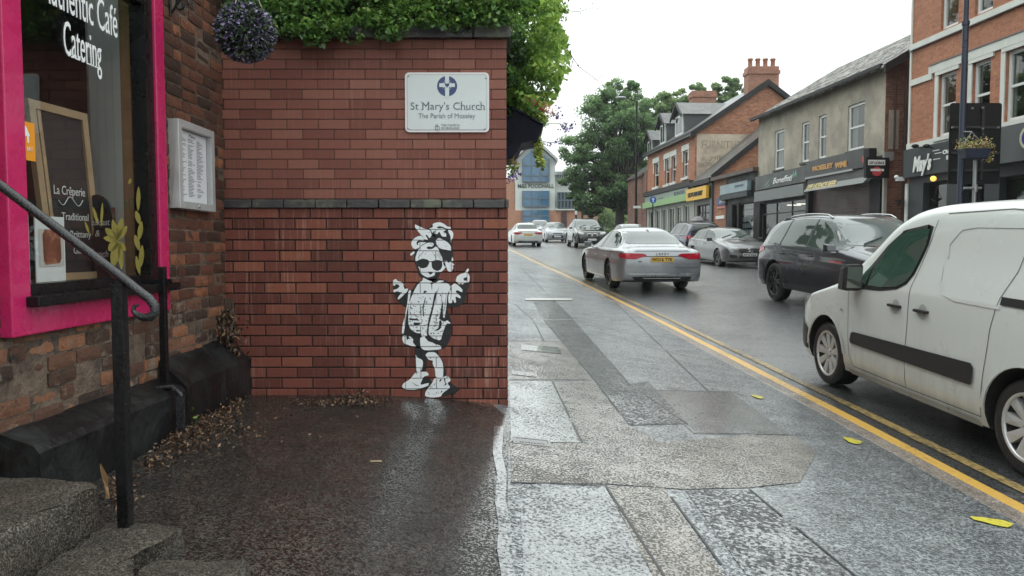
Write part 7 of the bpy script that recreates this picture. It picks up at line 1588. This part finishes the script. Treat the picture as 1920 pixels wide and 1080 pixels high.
for d in 'lr':
    V.line('door_seam', d, [(1.05, .98), (1.02, .70), (.98, .40), (.92, .29)], .006, seam_m)
    V.line('door_seam', d, [(-.10, 1.64), (-.07, 1.5), (.01, 1.25), (.06, 1.1), (.06, .8), (.06, .28)], .0065, seam_m)
    V.line('door_seam', d, [(.06, .28), (-.86, .28)], .006, seam_m); V.line('door_seam', d, [(.92, .29), (.06, .28)], .006, seam_m)
    V.line('door_seam', d, [(-.20, 1.69), (-.9, 1.715), (-1.12, 1.70), (-1.155, 1.60), (-1.08, 1.3), (-.98, 1.12), (-.92, .9), (-.88, .5), (-.86, .28)], .0065, seam_m)
    V.line('panel_ridge', d, [(-.32, 1.36), (-.30, 1.46), (-.42, 1.58), (-.6, 1.60), (-1.3, 1.60), (-2.0, 1.58)], .026, vw, off=.0055); V.line('panel_ridge', d, [(-.28, 1.30), (-.30, 1.18), (-.38, 1.09), (-.52, 1.06), (-1.0, 1.055)], .024, vw, off=.0055)
    V.patch('rub_strip', d, [(.93, .505), (.95, .53), (.93, .60), (.89, .615), (-.77, .64), (-.80, .61), (-.79, .50), (-.77, .485)], trim_m, off=.014, cell=.06)
    V.patch('slide_rail', d, [(-1.0, 1.075), (-1.0, 1.13), (-1.95, 1.12), (-1.95, 1.07)], trim_m, off=.008, cell=.06)
    V.line('wheel_arch_lip', d, [(1.47 + .395 * math.cos(a), .325 + .395 * math.sin(a)) for a in [math.radians(t) for t in range(4, 178, 12)]], .035, vw, off=.010); V.line('wheel_arch_lip', d, [(-1.28 + .395 * math.cos(a), .325 + .395 * math.sin(a)) for a in [math.radians(t) for t in range(4, 178, 12)]], .035, vw, off=.010)
    V.line('sill', d, [(1.02, .235), (-.84, .235)], .05, vw, off=.012)
    V.patch('side_repeater', d, [(1.13, .78), (1.13, .80), (1.17, .80), (1.17, .78)], lampc, off=.008)
    for hx in (.24, -.14):
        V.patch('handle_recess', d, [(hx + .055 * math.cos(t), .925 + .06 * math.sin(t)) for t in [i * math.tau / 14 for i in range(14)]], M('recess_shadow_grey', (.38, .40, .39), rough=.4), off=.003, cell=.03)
        p, n = V.hit(d, hx, .93); sg = 1 if d == 'l' else -1; V.bx('door_handle', hx - .085, hx + .085, min(p.y, p.y + sg * .035), max(p.y, p.y + sg * .035), .918, .942, trim_m, .008)
    V.patch('fuel_flap', d, [(-1.30, .86), (-1.30, .98), (-1.52, .98), (-1.52, .86)], vw, off=.006) if d == 'l' else None
V.patch('windscreen', 'f', [(-.70, 1.14), (-.64, 1.64), (.64, 1.64), (.70, 1.14)], cgl_l, off=.006, cell=.08)
V.sides(V.patch, 'front_bumper_side', [(2.18, .30), (2.18, .58), (2.06, .60), (1.80, .50), (1.76, .30)], trim_m, off=.008, cell=.04)
V.patch('front_bumper', 'f', [(-.72, .32), (-.72, .58), (.72, .58), (.72, .32)], trim_m, off=.010, cell=.05)
V.sides(V.patch, 'headlamp', [(2.13, .78), (2.02, .93), (1.84, .985), (1.90, .88), (2.10, .72)], lampc, off=.006, cell=.03)
for sg in (-1, 1):
    m = MB(); m.hexa([(.80, sg * .98 - .09, 1.0), (.98, sg * .98 - .07, 1.0), (.98, sg * .98 + .07, 1.0), (.80, sg * .98 + .09, 1.0), (.78, sg * .98 - .09, 1.25), (.92, sg * .98 - .07, 1.22), (.92, sg * .98 + .07, 1.22), (.78, sg * .98 + .09, 1.25)]); o = m.build('wing_mirror', trim_m, V.root, world=False, bevel=.035)
    m = MB(); m.quad((.785, sg * .98 - .07, 1.03), (.785, sg * .98 + .07, 1.03), (.772, sg * .98 + .07, 1.22), (.772, sg * .98 - .07, 1.22)); m.build('mirror_glass', M('mirror_glass', (.25, .27, .25), rough=.05, metal=.8), o, world=False)
    V.bx('mirror_foot', .80, .90, sg * .88 - .05, sg * .88 + .05, 1.02, 1.09, trim_m, .015)
# ---- silver saloon, seen from behind
def saloon(name, label, x, y, fwd, mat, L=5.14, Wd=1.95, Hh=1.46, rim=alloy_d, rear_glass=cgl_l, plate_=None, big=True, wr=.345):
    loc, f_, pit = place(x, y, fwd); w = Wd / 2; k = L / 5.14; q = Hh / 1.46
    st = [(2.57, .34, .56, .64, .70, .72, .60), (2.50, .25, .64, .72, .84, .84, .70), (2.34, .21, .72, .80, .93, .91, .75), (1.95, .2, .81, .88, .99, .96, .78), (1.1, .2, .89, 1.0, 1, .965, .78), (.85, .2, .90, 1.06, 1, .965, .755), (.15, .2, .92, 1.37, 1, .965, .64), (-.2, .2, .925, 1.44, 1, .965, .62), (-.75, .2, .93, 1.46, 1, .965, .61), (-1.15, .2, .935, 1.42, 1, .965, .595), (-1.45, .2, .94, 1.335, 1, .96, .60), (-1.95, .21, .94, 1.09, .995, .95, .66), (-2.12, .22, .94, 1.045, .99, .945, .72), (-2.40, .24, .93, 1.02, .965, .93, .74), (-2.50, .28, .91, 1.0, .93, .905, .73), (-2.555, .36, .88, .965, .89, .875, .72), (-2.57, .42, .85, .93, .86, .85, .70)]
    st = [(a * k, b, c * q, d * q, e * w, g * w, h * w) for a, b, c, d, e, g, h in st]
    c = Car(name, label, 'car', loc, f_, st, (1.66 * k, -1.33 * k), wr, mat, rim=rim, spokes=10, pitch=pit, track=w - .03)
    sw = [(1.0, .955), (.50, 1.17), (.10, 1.325), (-.3, 1.37), (-.8, 1.38), (-1.15, 1.335), (-1.5, 1.21), (-1.72, 1.08), (-1.80, .99)]
    c.sides(c.patch, 'side_window', [(a * k, b * q) for a, b in sw], cgl, off=.004, cell=.05)
    c.sides(c.line, 'window_trim', [(a * k, b * q) for a, b in sw[::-1]], .018, chrome, .006)
    for d in 'lr':
        for a in (-.28, -.62): c.line('window_pillar', d, [(a * k, .95 * q), ((a - .03) * k, 1.37 * q)], .045 if a == -.28 else .0351, trim_m, .007) if a == -.28 else None
        c.line('door_seam', d, [(1.05 * k, .88 * q), (1.0 * k, .6), (.95 * k, .30)], .008, seam_m); c.line('door_seam', d, [(-.28 * k, .94 * q), (-.26 * k, .6), (-.24 * k, .30)], .008, seam_m); c.line('door_seam', d, [(-1.52 * k, .95 * q), (-1.40 * k, .80), (-1.12 * k, .66), (-1.0 * k, .45)], .008, seam_m)
        c.line('shoulder_crease', d, [(2.0 * k, .74 * q), (0, .81 * q), (-2.3 * k, .83 * q)], .012, mat, .007); c.line('sill_trim', d, [(1.15 * k, .27), (-.85 * k, .27)], .03, chrome if big else mat, .006)
        for hx in (.02, -1.0):
            p, n = c.hit(d, hx * k, .77 * q); 
            if p: sg = 1 if d == 'l' else -1; c.bx('door_handle', hx * k - .10, hx * k + .10, min(p.y, p.y + sg * .025), max(p.y, p.y + sg * .025), .76 * q, .785 * q, chrome, .006)
    c.patch('rear_window', 'b', [(-.60 * w, 1.365 * q), (.60 * w, 1.365 * q), (.68 * w, 1.11 * q), (.60 * w, 1.085 * q), (-.60 * w, 1.085 * q), (-.68 * w, 1.11 * q)], rear_glass, off=.005, cell=.06)
    c.patch('windscreen', 'f', [(-.60 * w, 1.37 * q), (.60 * w, 1.37 * q), (.72 * w, 1.07 * q), (-.72 * w, 1.07 * q)], rear_glass, off=.005, cell=.06)
    for sg in (1, -1): c.patch('tail_lamp', 'b', [(sg * w * a, b * q) for a, b in ((.90, .80), (.905, .875), (.86, .897), (.46, .89), (.39, .868), (.37, .838), (.54, .79), (.62, .762), (.86, .768))], redl, off=.012, cell=.03)
    for d in 'lr': c.patch('tail_lamp_side', d, [(-2.25 * k, .84 * q), (-2.35 * k, .895 * q), (-2.54 * k, .88 * q), (-2.53 * k, .79 * q), (-2.42 * k, .78 * q)], redl, off=.012, cell=.03)
    for sg in (1, -1): c.patch('headlamp', 'f', [(sg * w * a, b * q) for a, b in ((.50, .60), (.80, .66), (.80, .70), (.5, .70))], lampc, off=.008, cell=.03)
    c.patch('lamp_bar', 'b', [(-.44 * w, .818 * q), (-.44 * w, .832 * q), (.44 * w, .832 * q), (.44 * w, .818 * q)], trim_m if big else mat, off=.010)
    if plate_ is not None: c.plate('b', 0, .755 * q, plate_, off=.02)
    c.patch('boot_lip', 'b', [(-.66 * w, .945 * q), (-.6 * w, .966 * q), (0, .972 * q), (.6 * w, .966 * q), (.66 * w, .945 * q)], mat, off=.030, cell=.04)
    c.patch('boot_lip_shadow_gap', 'b', [(-.68 * w, .936 * q), (-.6 * w, .944 * q), (0, .950 * q), (.6 * w, .944 * q), (.68 * w, .936 * q), (0, .940 * q)], seam_m, off=.006)
    c.patch('bumper_chrome', 'b', [(-.78 * w, .425), (-.78 * w, .437), (.78 * w, .437), (.78 * w, .425)], chrome if big else mat, off=.012)
    c.patch('bumper_crease', 'b', [(-.84 * w, .60), (-.84 * w, .62), (.84 * w, .62), (.84 * w, .60)], mat, off=.020)
    c.patch('bumper_valance', 'b', [(-.72 * w, .37), (-.60 * w, .29), (.60 * w, .29), (.72 * w, .37)], trim_m, off=.010)
    c.patch('valance_chrome', 'b', [(-.45 * w, .355), (-.42 * w, .33), (.42 * w, .33), (.45 * w, .355), (.43 * w, .355), (.40 * w, .342), (-.40 * w, .342), (-.43 * w, .355)], chrome, off=.014)
    c.mirror_(.82 * k, .93 * q, w * .96, mat)
    m = MB(); m.hexa([(-1.42 * k, -.02, 1.33 * q), (-1.1 * k, -.025, 1.42 * q), (-1.1 * k, .025, 1.42 * q), (-1.42 * k, .02, 1.33 * q), (-1.40 * k, -.006, 1.395 * q), (-1.32 * k, -.008, 1.405 * q), (-1.32 * k, .008, 1.405 * q), (-1.40 * k, .006, 1.395 * q)]); m.build('roof_antenna', mat, c.root, world=False)
    return c
A8 = saloon('saloon_car', 'silver saloon driving away with red tail lamps and a yellow number plate', 3.13, 19.6, (-.095, 1), sv, plate_='WO16 TYK')
p, n = A8.hit('b', 0, .87); m = MB()
for i in range(4):
    y = (i - 1.5) * .062; m.tube([(p.x - .012, y + .040 * math.cos(t), .878 + .040 * math.sin(t)) for t in [j * math.tau / 16 for j in range(17)]], .0055, 6)
m.build('ring_badge', chrome, A8.root, world=False)
A8.patch('small_badge', 'b', [(.55, .70), (.55, .72), (.47, .72), (.47, .70)], trim_m, off=.008)
m = MB()
for sg in (-1, 1): m.lathe([(.045, -2.57), (.045, -2.40), (.03, -2.40), (.03, -2.57)], (0, sg * .62, .335), 'x', 14)
m.build('exhaust_pipes', chrome, A8.root, world=False)
WS = saloon('saloon_car', 'white saloon driving away up the hill, just past the brick wall corner', .78, 48.5, (-.09, 1), whc, L=4.7, Wd=1.85, Hh=1.45, plate_='', big=False, rear_glass=cgl)
# ---- generic hatch / SUV, facing either way
def hatch(name, label, cat, x, y, fwd, mat, L=4.3, Wd=1.8, Hh=1.45, suv=False, rim=alloy, plate_f='', plate_b='', glass_f=cgl_l, glass_s=cgl, wr=.32, gr='plain', group=None, clad=False):
    loc, f_, pit = place(x, y, fwd); w = Wd / 2; k = L / 4.3; hood = .93 if not suv else 1.05; q = Hh / 1.45 if not suv else Hh / 1.70; T = 1.45 if not suv else 1.70; bl = .93 if not suv else 1.06; zb = .2 if not suv else .28
    st = [(2.15, zb + .12, .55, .66, .68, .72, .58), (2.10, zb + .04, .66 if not suv else .78, .74 if not suv else .86, .83, .84, .68), (1.98, zb, hood - .17, hood - .10, .93, .92, .76), (1.6, zb, hood - .10, hood - .01, .99, .965, .80), (1.05, zb, hood - .03, hood + .07, 1, .97, .80), (.85, zb, hood - .01, hood + .13, 1, .97, .77), (.22, zb, bl, T - .10, 1, .97, .68), (-.1, zb, bl + .005, T - .02, 1, .97, .67), (-.7, zb, bl + .02, T, 1, .97, .66), (-1.4, zb, bl + .04, T - .035, 1, .965, .64), (-1.72, zb, bl + .04, T - (.11 if not suv else .06), .99, .95, .625), (-1.95 if not suv else -1.93, zb + .01, bl + .02, T - (.33 if not suv else .14), .975, .93, .66), (-2.06, zb + .03, bl - .02, bl + (.10 if not suv else .30), .955, .92, .72), (-2.12, zb + .07, bl - .08, bl + .0, .91, .89, .70), (-2.15, zb + .14, bl - .15, bl - .10, .85, .85, .66)]
    st = [(a * k, b, c * q, d * q, e * w, g * w, h * w) for a, b, c, d, e, g, h in st]
    c = Car(name, label, cat, loc, f_, st, (1.33 * k, -1.32 * k), wr, mat, rim=rim, spokes=10 if rim is not alloy_d else 7, pitch=pit, track=w - .02, group=group)
    sw = [(.92, bl + .035), (.50, T - .29), (.20, T - .155), (-.2, T - .10), (-.8, T - .085), (-1.35, T - .14), (-1.62, T - (.26 if not suv else .19)), (-1.80, bl + (.12 if not suv else .22)), (-1.74, bl + .06)]
    c.sides(c.patch, 'side_window', [(a * k, b * q) for a, b in sw], glass_s, off=.004, cell=.05)
    for d in 'lr':
        for a, ww_ in ((-.22, .05), (-1.18, .045)): c.line('window_pillar', d, [(a * k, (bl + .04) * q), ((a - .05) * k, (T - .10) * q)], ww_, trim_m, .008)
        c.line('door_seam', d, [(.98 * k, bl * q - .05), (.94 * k, .6), (.88 * k, zb + .1)], .008, seam_m); c.line('door_seam', d, [(-.2 * k, bl * q), (-.18 * k, zb + .1)], .008, seam_m); c.line('door_seam', d, [(-1.45 * k, bl * q), (-1.25 * k, .85), (-.92 * k, .7), (-.86 * k, zb + .12)], .008, seam_m)
        c.line('shoulder_crease', d, [(1.7 * k, (bl - .16) * q), (0, (bl - .12) * q), (-1.9 * k, (bl - .09) * q)], .014, mat, .008)
        if suv or clad: c.patch('sill_cladding', d, [(.95 * k, zb + .02), (.95 * k, zb + .13), (-.95 * k, zb + .13), (-.95 * k, zb + .02)], trim_m, off=.010)
        if suv and clad:
            for ax in (1.33 * k, -1.32 * k): c.line('arch_cladding', d, [(ax + (wr * 1.13 + .035) * math.cos(a), wr + .01 + (wr * 1.13 + .035) * math.sin(a)) for a in [math.radians(t) for t in range(2, 180, 11)]], .06, trim_m, .010)
        for hx in (.0, -1.02):
            p, n = c.hit(d, hx * k, (bl - .10) * q)
            if p: sg = 1 if d == 'l' else -1; c.bx('door_handle', hx * k - .10, hx * k + .08, min(p.y, p.y + sg * .03), max(p.y, p.y + sg * .03), (bl - .12) * q, (bl - .095) * q, mat, .006)
    c.patch('windscreen', 'f', [(-.60 * w, (T - .085) * q), (.60 * w, (T - .085) * q), (.66 * w, (T - .14) * q), (.76 * w, (hood + .13) * q), (.3 * w, (hood + .105) * q), (-.3 * w, (hood + .105) * q), (-.76 * w, (hood + .13) * q), (-.66 * w, (T - .14) * q)], glass_f, off=.005, cell=.06)
    c.patch('rear_window', 'b', [(-.58 * w, (T - .13) * q), (.58 * w, (T - .13) * q), (.68 * w, (bl + .16) * q), (.5 * w, (bl + .09) * q), (-.5 * w, (bl + .09) * q), (-.68 * w, (bl + .16) * q)], cgl, off=.006, cell=.06)
    m = MB()
    for y0 in (.12, -.52):
        p0, n0 = c.hit('f', y0, (hood + .13) * q); p1, n1 = c.hit('f', y0 + .42, (hood + .24) * q)
        if p0 and p1: m.tube([p0 + n0 * .02, p1 + n1 * .018], .011, 5)
    if m.f: m.build('wipers', trim_m, c.root, world=False)
    zL = hood - .17
    for sg in (1, -1):
        c.patch('headlamp', 'f', [(sg * w * a, b * q) for a, b in ((.46, zL - .09), (.50, zL - .005), (.80, zL + .05), (.84, zL + .02), (.80, zL - .05), (.62, zL - .11))], lampc, off=.008, cell=.03)
        c.patch('tail_lamp', 'b', [(sg * w * a, b * q) for a, b in ((.88, bl - .02), (.82, bl - .0), (.42, bl - .04), (.46, bl - .12), (.86, bl - .17))], redl, off=.012, cell=.03)
    for d in 'lr':
        c.patch('headlamp_side', d, [(2.03 * k, (zL - .06) * q), (1.98 * k, (zL + .02) * q), (1.72 * k, (zL + .075) * q), (1.80 * k, (zL - .01) * q)], lampc, off=.007, cell=.03)
        c.patch('tail_lamp_side', d, [(-1.80 * k, (bl - .06) * q), (-1.86 * k, (bl + .0) * q), (-2.06 * k, (bl - .02) * q), (-2.08 * k, (bl - .15) * q)], redl, off=.010, cell=.03)
    c.mirror_(.72 * k, (bl + .0) * q, w * .965, mat if gr != 'merc' else trim_m)
    gz0, gz1 = (.52, .66) if not suv else (.62, .80)
    if gr == 'kidney':
        for sg in (1, -1):
            c.patch('kidney_grille', 'f', [(sg * a, b) for a, b in ((.03, .66), (.02, .78), (.05, .835), (.26, .835), (.31, .79), (.27, .665))], trim_m, off=.012, cell=.03); c.line('grille_rim', 'f', [(sg * a, b) for a, b in ((.03, .66), (.02, .78), (.05, .835), (.26, .835), (.31, .79), (.27, .665), (.03, .66))], .016, chrome, .018)
        c.patch('lower_grille', 'f', [(-.78 * w, .40), (-.74 * w, .56), (.74 * w, .56), (.78 * w, .40), (.6 * w, .34), (-.6 * w, .34)], trim_m, off=.008, cell=.05)
    elif gr == 'merc':
        c.patch('grille', 'f', [(-.36 * w, .52), (-.46 * w, .60), (-.42 * w, .685), (.42 * w, .685), (.46 * w, .60), (.36 * w, .52)], trim_m, off=.010, cell=.04); c.line('grille_bar', 'f', [(-.44 * w, .615), (.44 * w, .615)], .028, chrome, .018)
        p, n = c.hit('f', 0, .61); m = MB(); X = p.x + .03; m.tube([(X, .085 * math.cos(t), .612 + .085 * math.sin(t)) for t in [j * math.tau / 20 for j in range(21)]], .009, 6)
        for t in (90, 210, 330): m.tube([(X, 0, .612), (X, .082 * math.cos(math.radians(t)), .612 + .082 * math.sin(math.radians(t)))], [.014, .004], 6)
        m.build('star_badge', chrome, c.root, world=False)
        for sg in (1, -1): c.patch('side_intake', 'f', [(sg * w * a, b) for a, b in ((.50, .36), (.54, .46), (.80, .48), (.82, .40), (.74, .34))], trim_m, off=.008, cell=.03); c.line('intake_blade', 'f', [(sg * w * .48, .335), (sg * w * .80, .33), (sg * w * .86, .42)], .022, mat, .016)
        c.patch('lower_grille', 'f', [(-.45 * w, .34), (-.40 * w, .44), (.40 * w, .44), (.45 * w, .34)], trim_m, off=.008, cell=.04)
    else:
        c.patch('grille', 'f', [(-.48 * w, gz0 - .18), (-.40 * w, gz1 - .14), (.40 * w, gz1 - .14), (.48 * w, gz0 - .18)], trim_m, off=.010, cell=.04)
        c.patch('upper_grille', 'f', [(-.38 * w, gz1 - .02), (-.40 * w, gz1 + .04), (.40 * w, gz1 + .04), (.38 * w, gz1 - .02)], trim_m, off=.010, cell=.04)
    c.plate('f', 0, {'kidney': .50, 'merc': .475}.get(gr, gz0 - .08), plate_f, w=.50, off=.025)
    c.plate('b', 0, (bl - .20) * q, plate_b, off=.02)
    c.patch('rear_bumper_lower', 'b', [(-.76 * w, zb + .13), (-.76 * w, zb + .26), (.76 * w, zb + .26), (.76 * w, zb + .13)], trim_m, off=.010)
    if suv or clad:
        m = MB()
        for sg in (1, -1):
            pts = []
            for i in range(11):
                xx = lerp(.05, -1.5, i / 10) * k; p, n = c.hit('t', xx, sg * w * .60)
                if p: pts.append(p + Vector((0, 0, .045 if 0 < i < 10 else .01)))
            m.tube(pts, .016, 6)
        m.build('roof_rails', chrome if mat is dgm else trim_m, c.root, world=False)
        c.patch('roof_spoiler', 'b', [(-.60 * w, (T - .12) * q), (-.60 * w, (T - .085) * q), (.60 * w, (T - .085) * q), (.60 * w, (T - .12) * q)], trim_m, off=.04)
    return c
X5 = hatch('suv_car', 'dark grey SUV with black wheels coming down the road beyond the white van', 'suv', 6.42, 13.95, (.09, -1), dgm, L=4.92, Wd=2.0, Hh=1.745, suv=True, rim=alloy_d, wr=.39, gr='kidney', plate_f='', glass_s=M_cglass('tinted_green_glass', (.04, .055, .05)))
X5.patch('red_reflector', 'r', [(1.10, .90), (1.12, .935), (.72, .935), (.70, .90)], redl, off=.006)
MC = hatch('hatchback_car', 'mid grey hatchback with star badge parked facing us at the far kerb', 'car', 8.20, 28.9, (.085, -1), gm_, L=4.36, Wd=1.80, Hh=1.42, rim=alloy_d, gr='merc', plate_f='AV16 XGZ')
NV = hatch('suv_car', 'navy SUV parked facing away behind the grey hatchback', 'suv', 8.28, 35.4, (-.085, 1), nvm, L=4.6, Wd=1.86, Hh=1.66, suv=True, clad=True, plate_b='', wr=.35)
BX = hatch('suv_car', 'black SUV with twin oval grille approaching in the distance', 'suv', 4.50, 46.4, (.06, -1), blc, L=4.8, Wd=1.93, Hh=1.75, suv=True, clad=True, rim=alloy, gr='kidney', wr=.38, plate_f='')
SH = hatch('hatchback_car', 'silver hatchback approaching in the distance left of the black SUV', 'car', 3.2, 57, (.05, -1), sv, L=4.1, Wd=1.76, Hh=1.47, plate_f='')
SS = hatch('suv_car', 'pale silver SUV approaching furthest away, partly behind the silver hatchback', 'suv', 2.45, 67, (.02, -1), sv, L=4.5, Wd=1.85, Hh=1.66, suv=True, plate_f='')
FC = hatch('hatchback_car', 'small grey car furthest up the road, between white saloon and pale SUV', 'car', 2.0, 78, (-.12, 1), gm_, L=4.1, Wd=1.76, Hh=1.5)
WP = hatch('hatchback_car', 'white car parked at the far kerb, only its roof showing over the silver saloon', 'car', 6.85, 43.5, (.085, -1), whc, L=4.2, Wd=1.78, Hh=1.47)
# ============================================================ CHURCHYARD TREES behind the wall, seen in the car windows
for i, (x, y, h, r_) in enumerate(((-4.3, 10.5, 12, 3.4), (-4.2, 17, 14, 3.6), (-5.0, 24, 15, 4), (-6.2, 32, 15, 4.2), (-7.4, 41, 15, 4.2))):
    tree('churchyard_tree', ('tree standing in the churchyard behind the brick wall, hidden from the pavement'), (x, y, R(y) + .5), h, [(0, 0, h * .62, r_, r_, h * .38), (.2, -.6, h * .35, r_ * .8, r_ * .8, h * .25)], 14000, .34, tree_leaf, 40 + i, 70, 'trees in the churchyard behind the wall', trunk_r=.2)
# rain haze over the street
hz = MB(); hz.box(-430, 430, -65, 905, -2.5, 24); ho = hz.build('haze', None, None) if False else None
me = bpy.data.meshes.new('haze'); me.from_pydata(hz.v, [], hz.f); ho = bpy.data.objects.new('haze', me); COL.objects.link(ho); ho['kind'] = 'stuff'
hm = bpy.data.materials.new('rain_haze'); hm.use_nodes = True; nt = hm.node_tree; nt.nodes.remove(nt.nodes['Principled BSDF'])
pv = nt.nodes.new('ShaderNodeVolumePrincipled'); pv.inputs['Color'].default_value = (.9, .95, .95, 1); pv.inputs['Density'].default_value = .0005; pv.inputs['Anisotropy'].default_value = .2
nt.links.new(pv.outputs[0], nt.nodes['Material Output'].inputs['Volume']); me.materials.append(hm)
SC.cycles.volume_bounces = 0; SC.cycles.volume_max_steps = 64
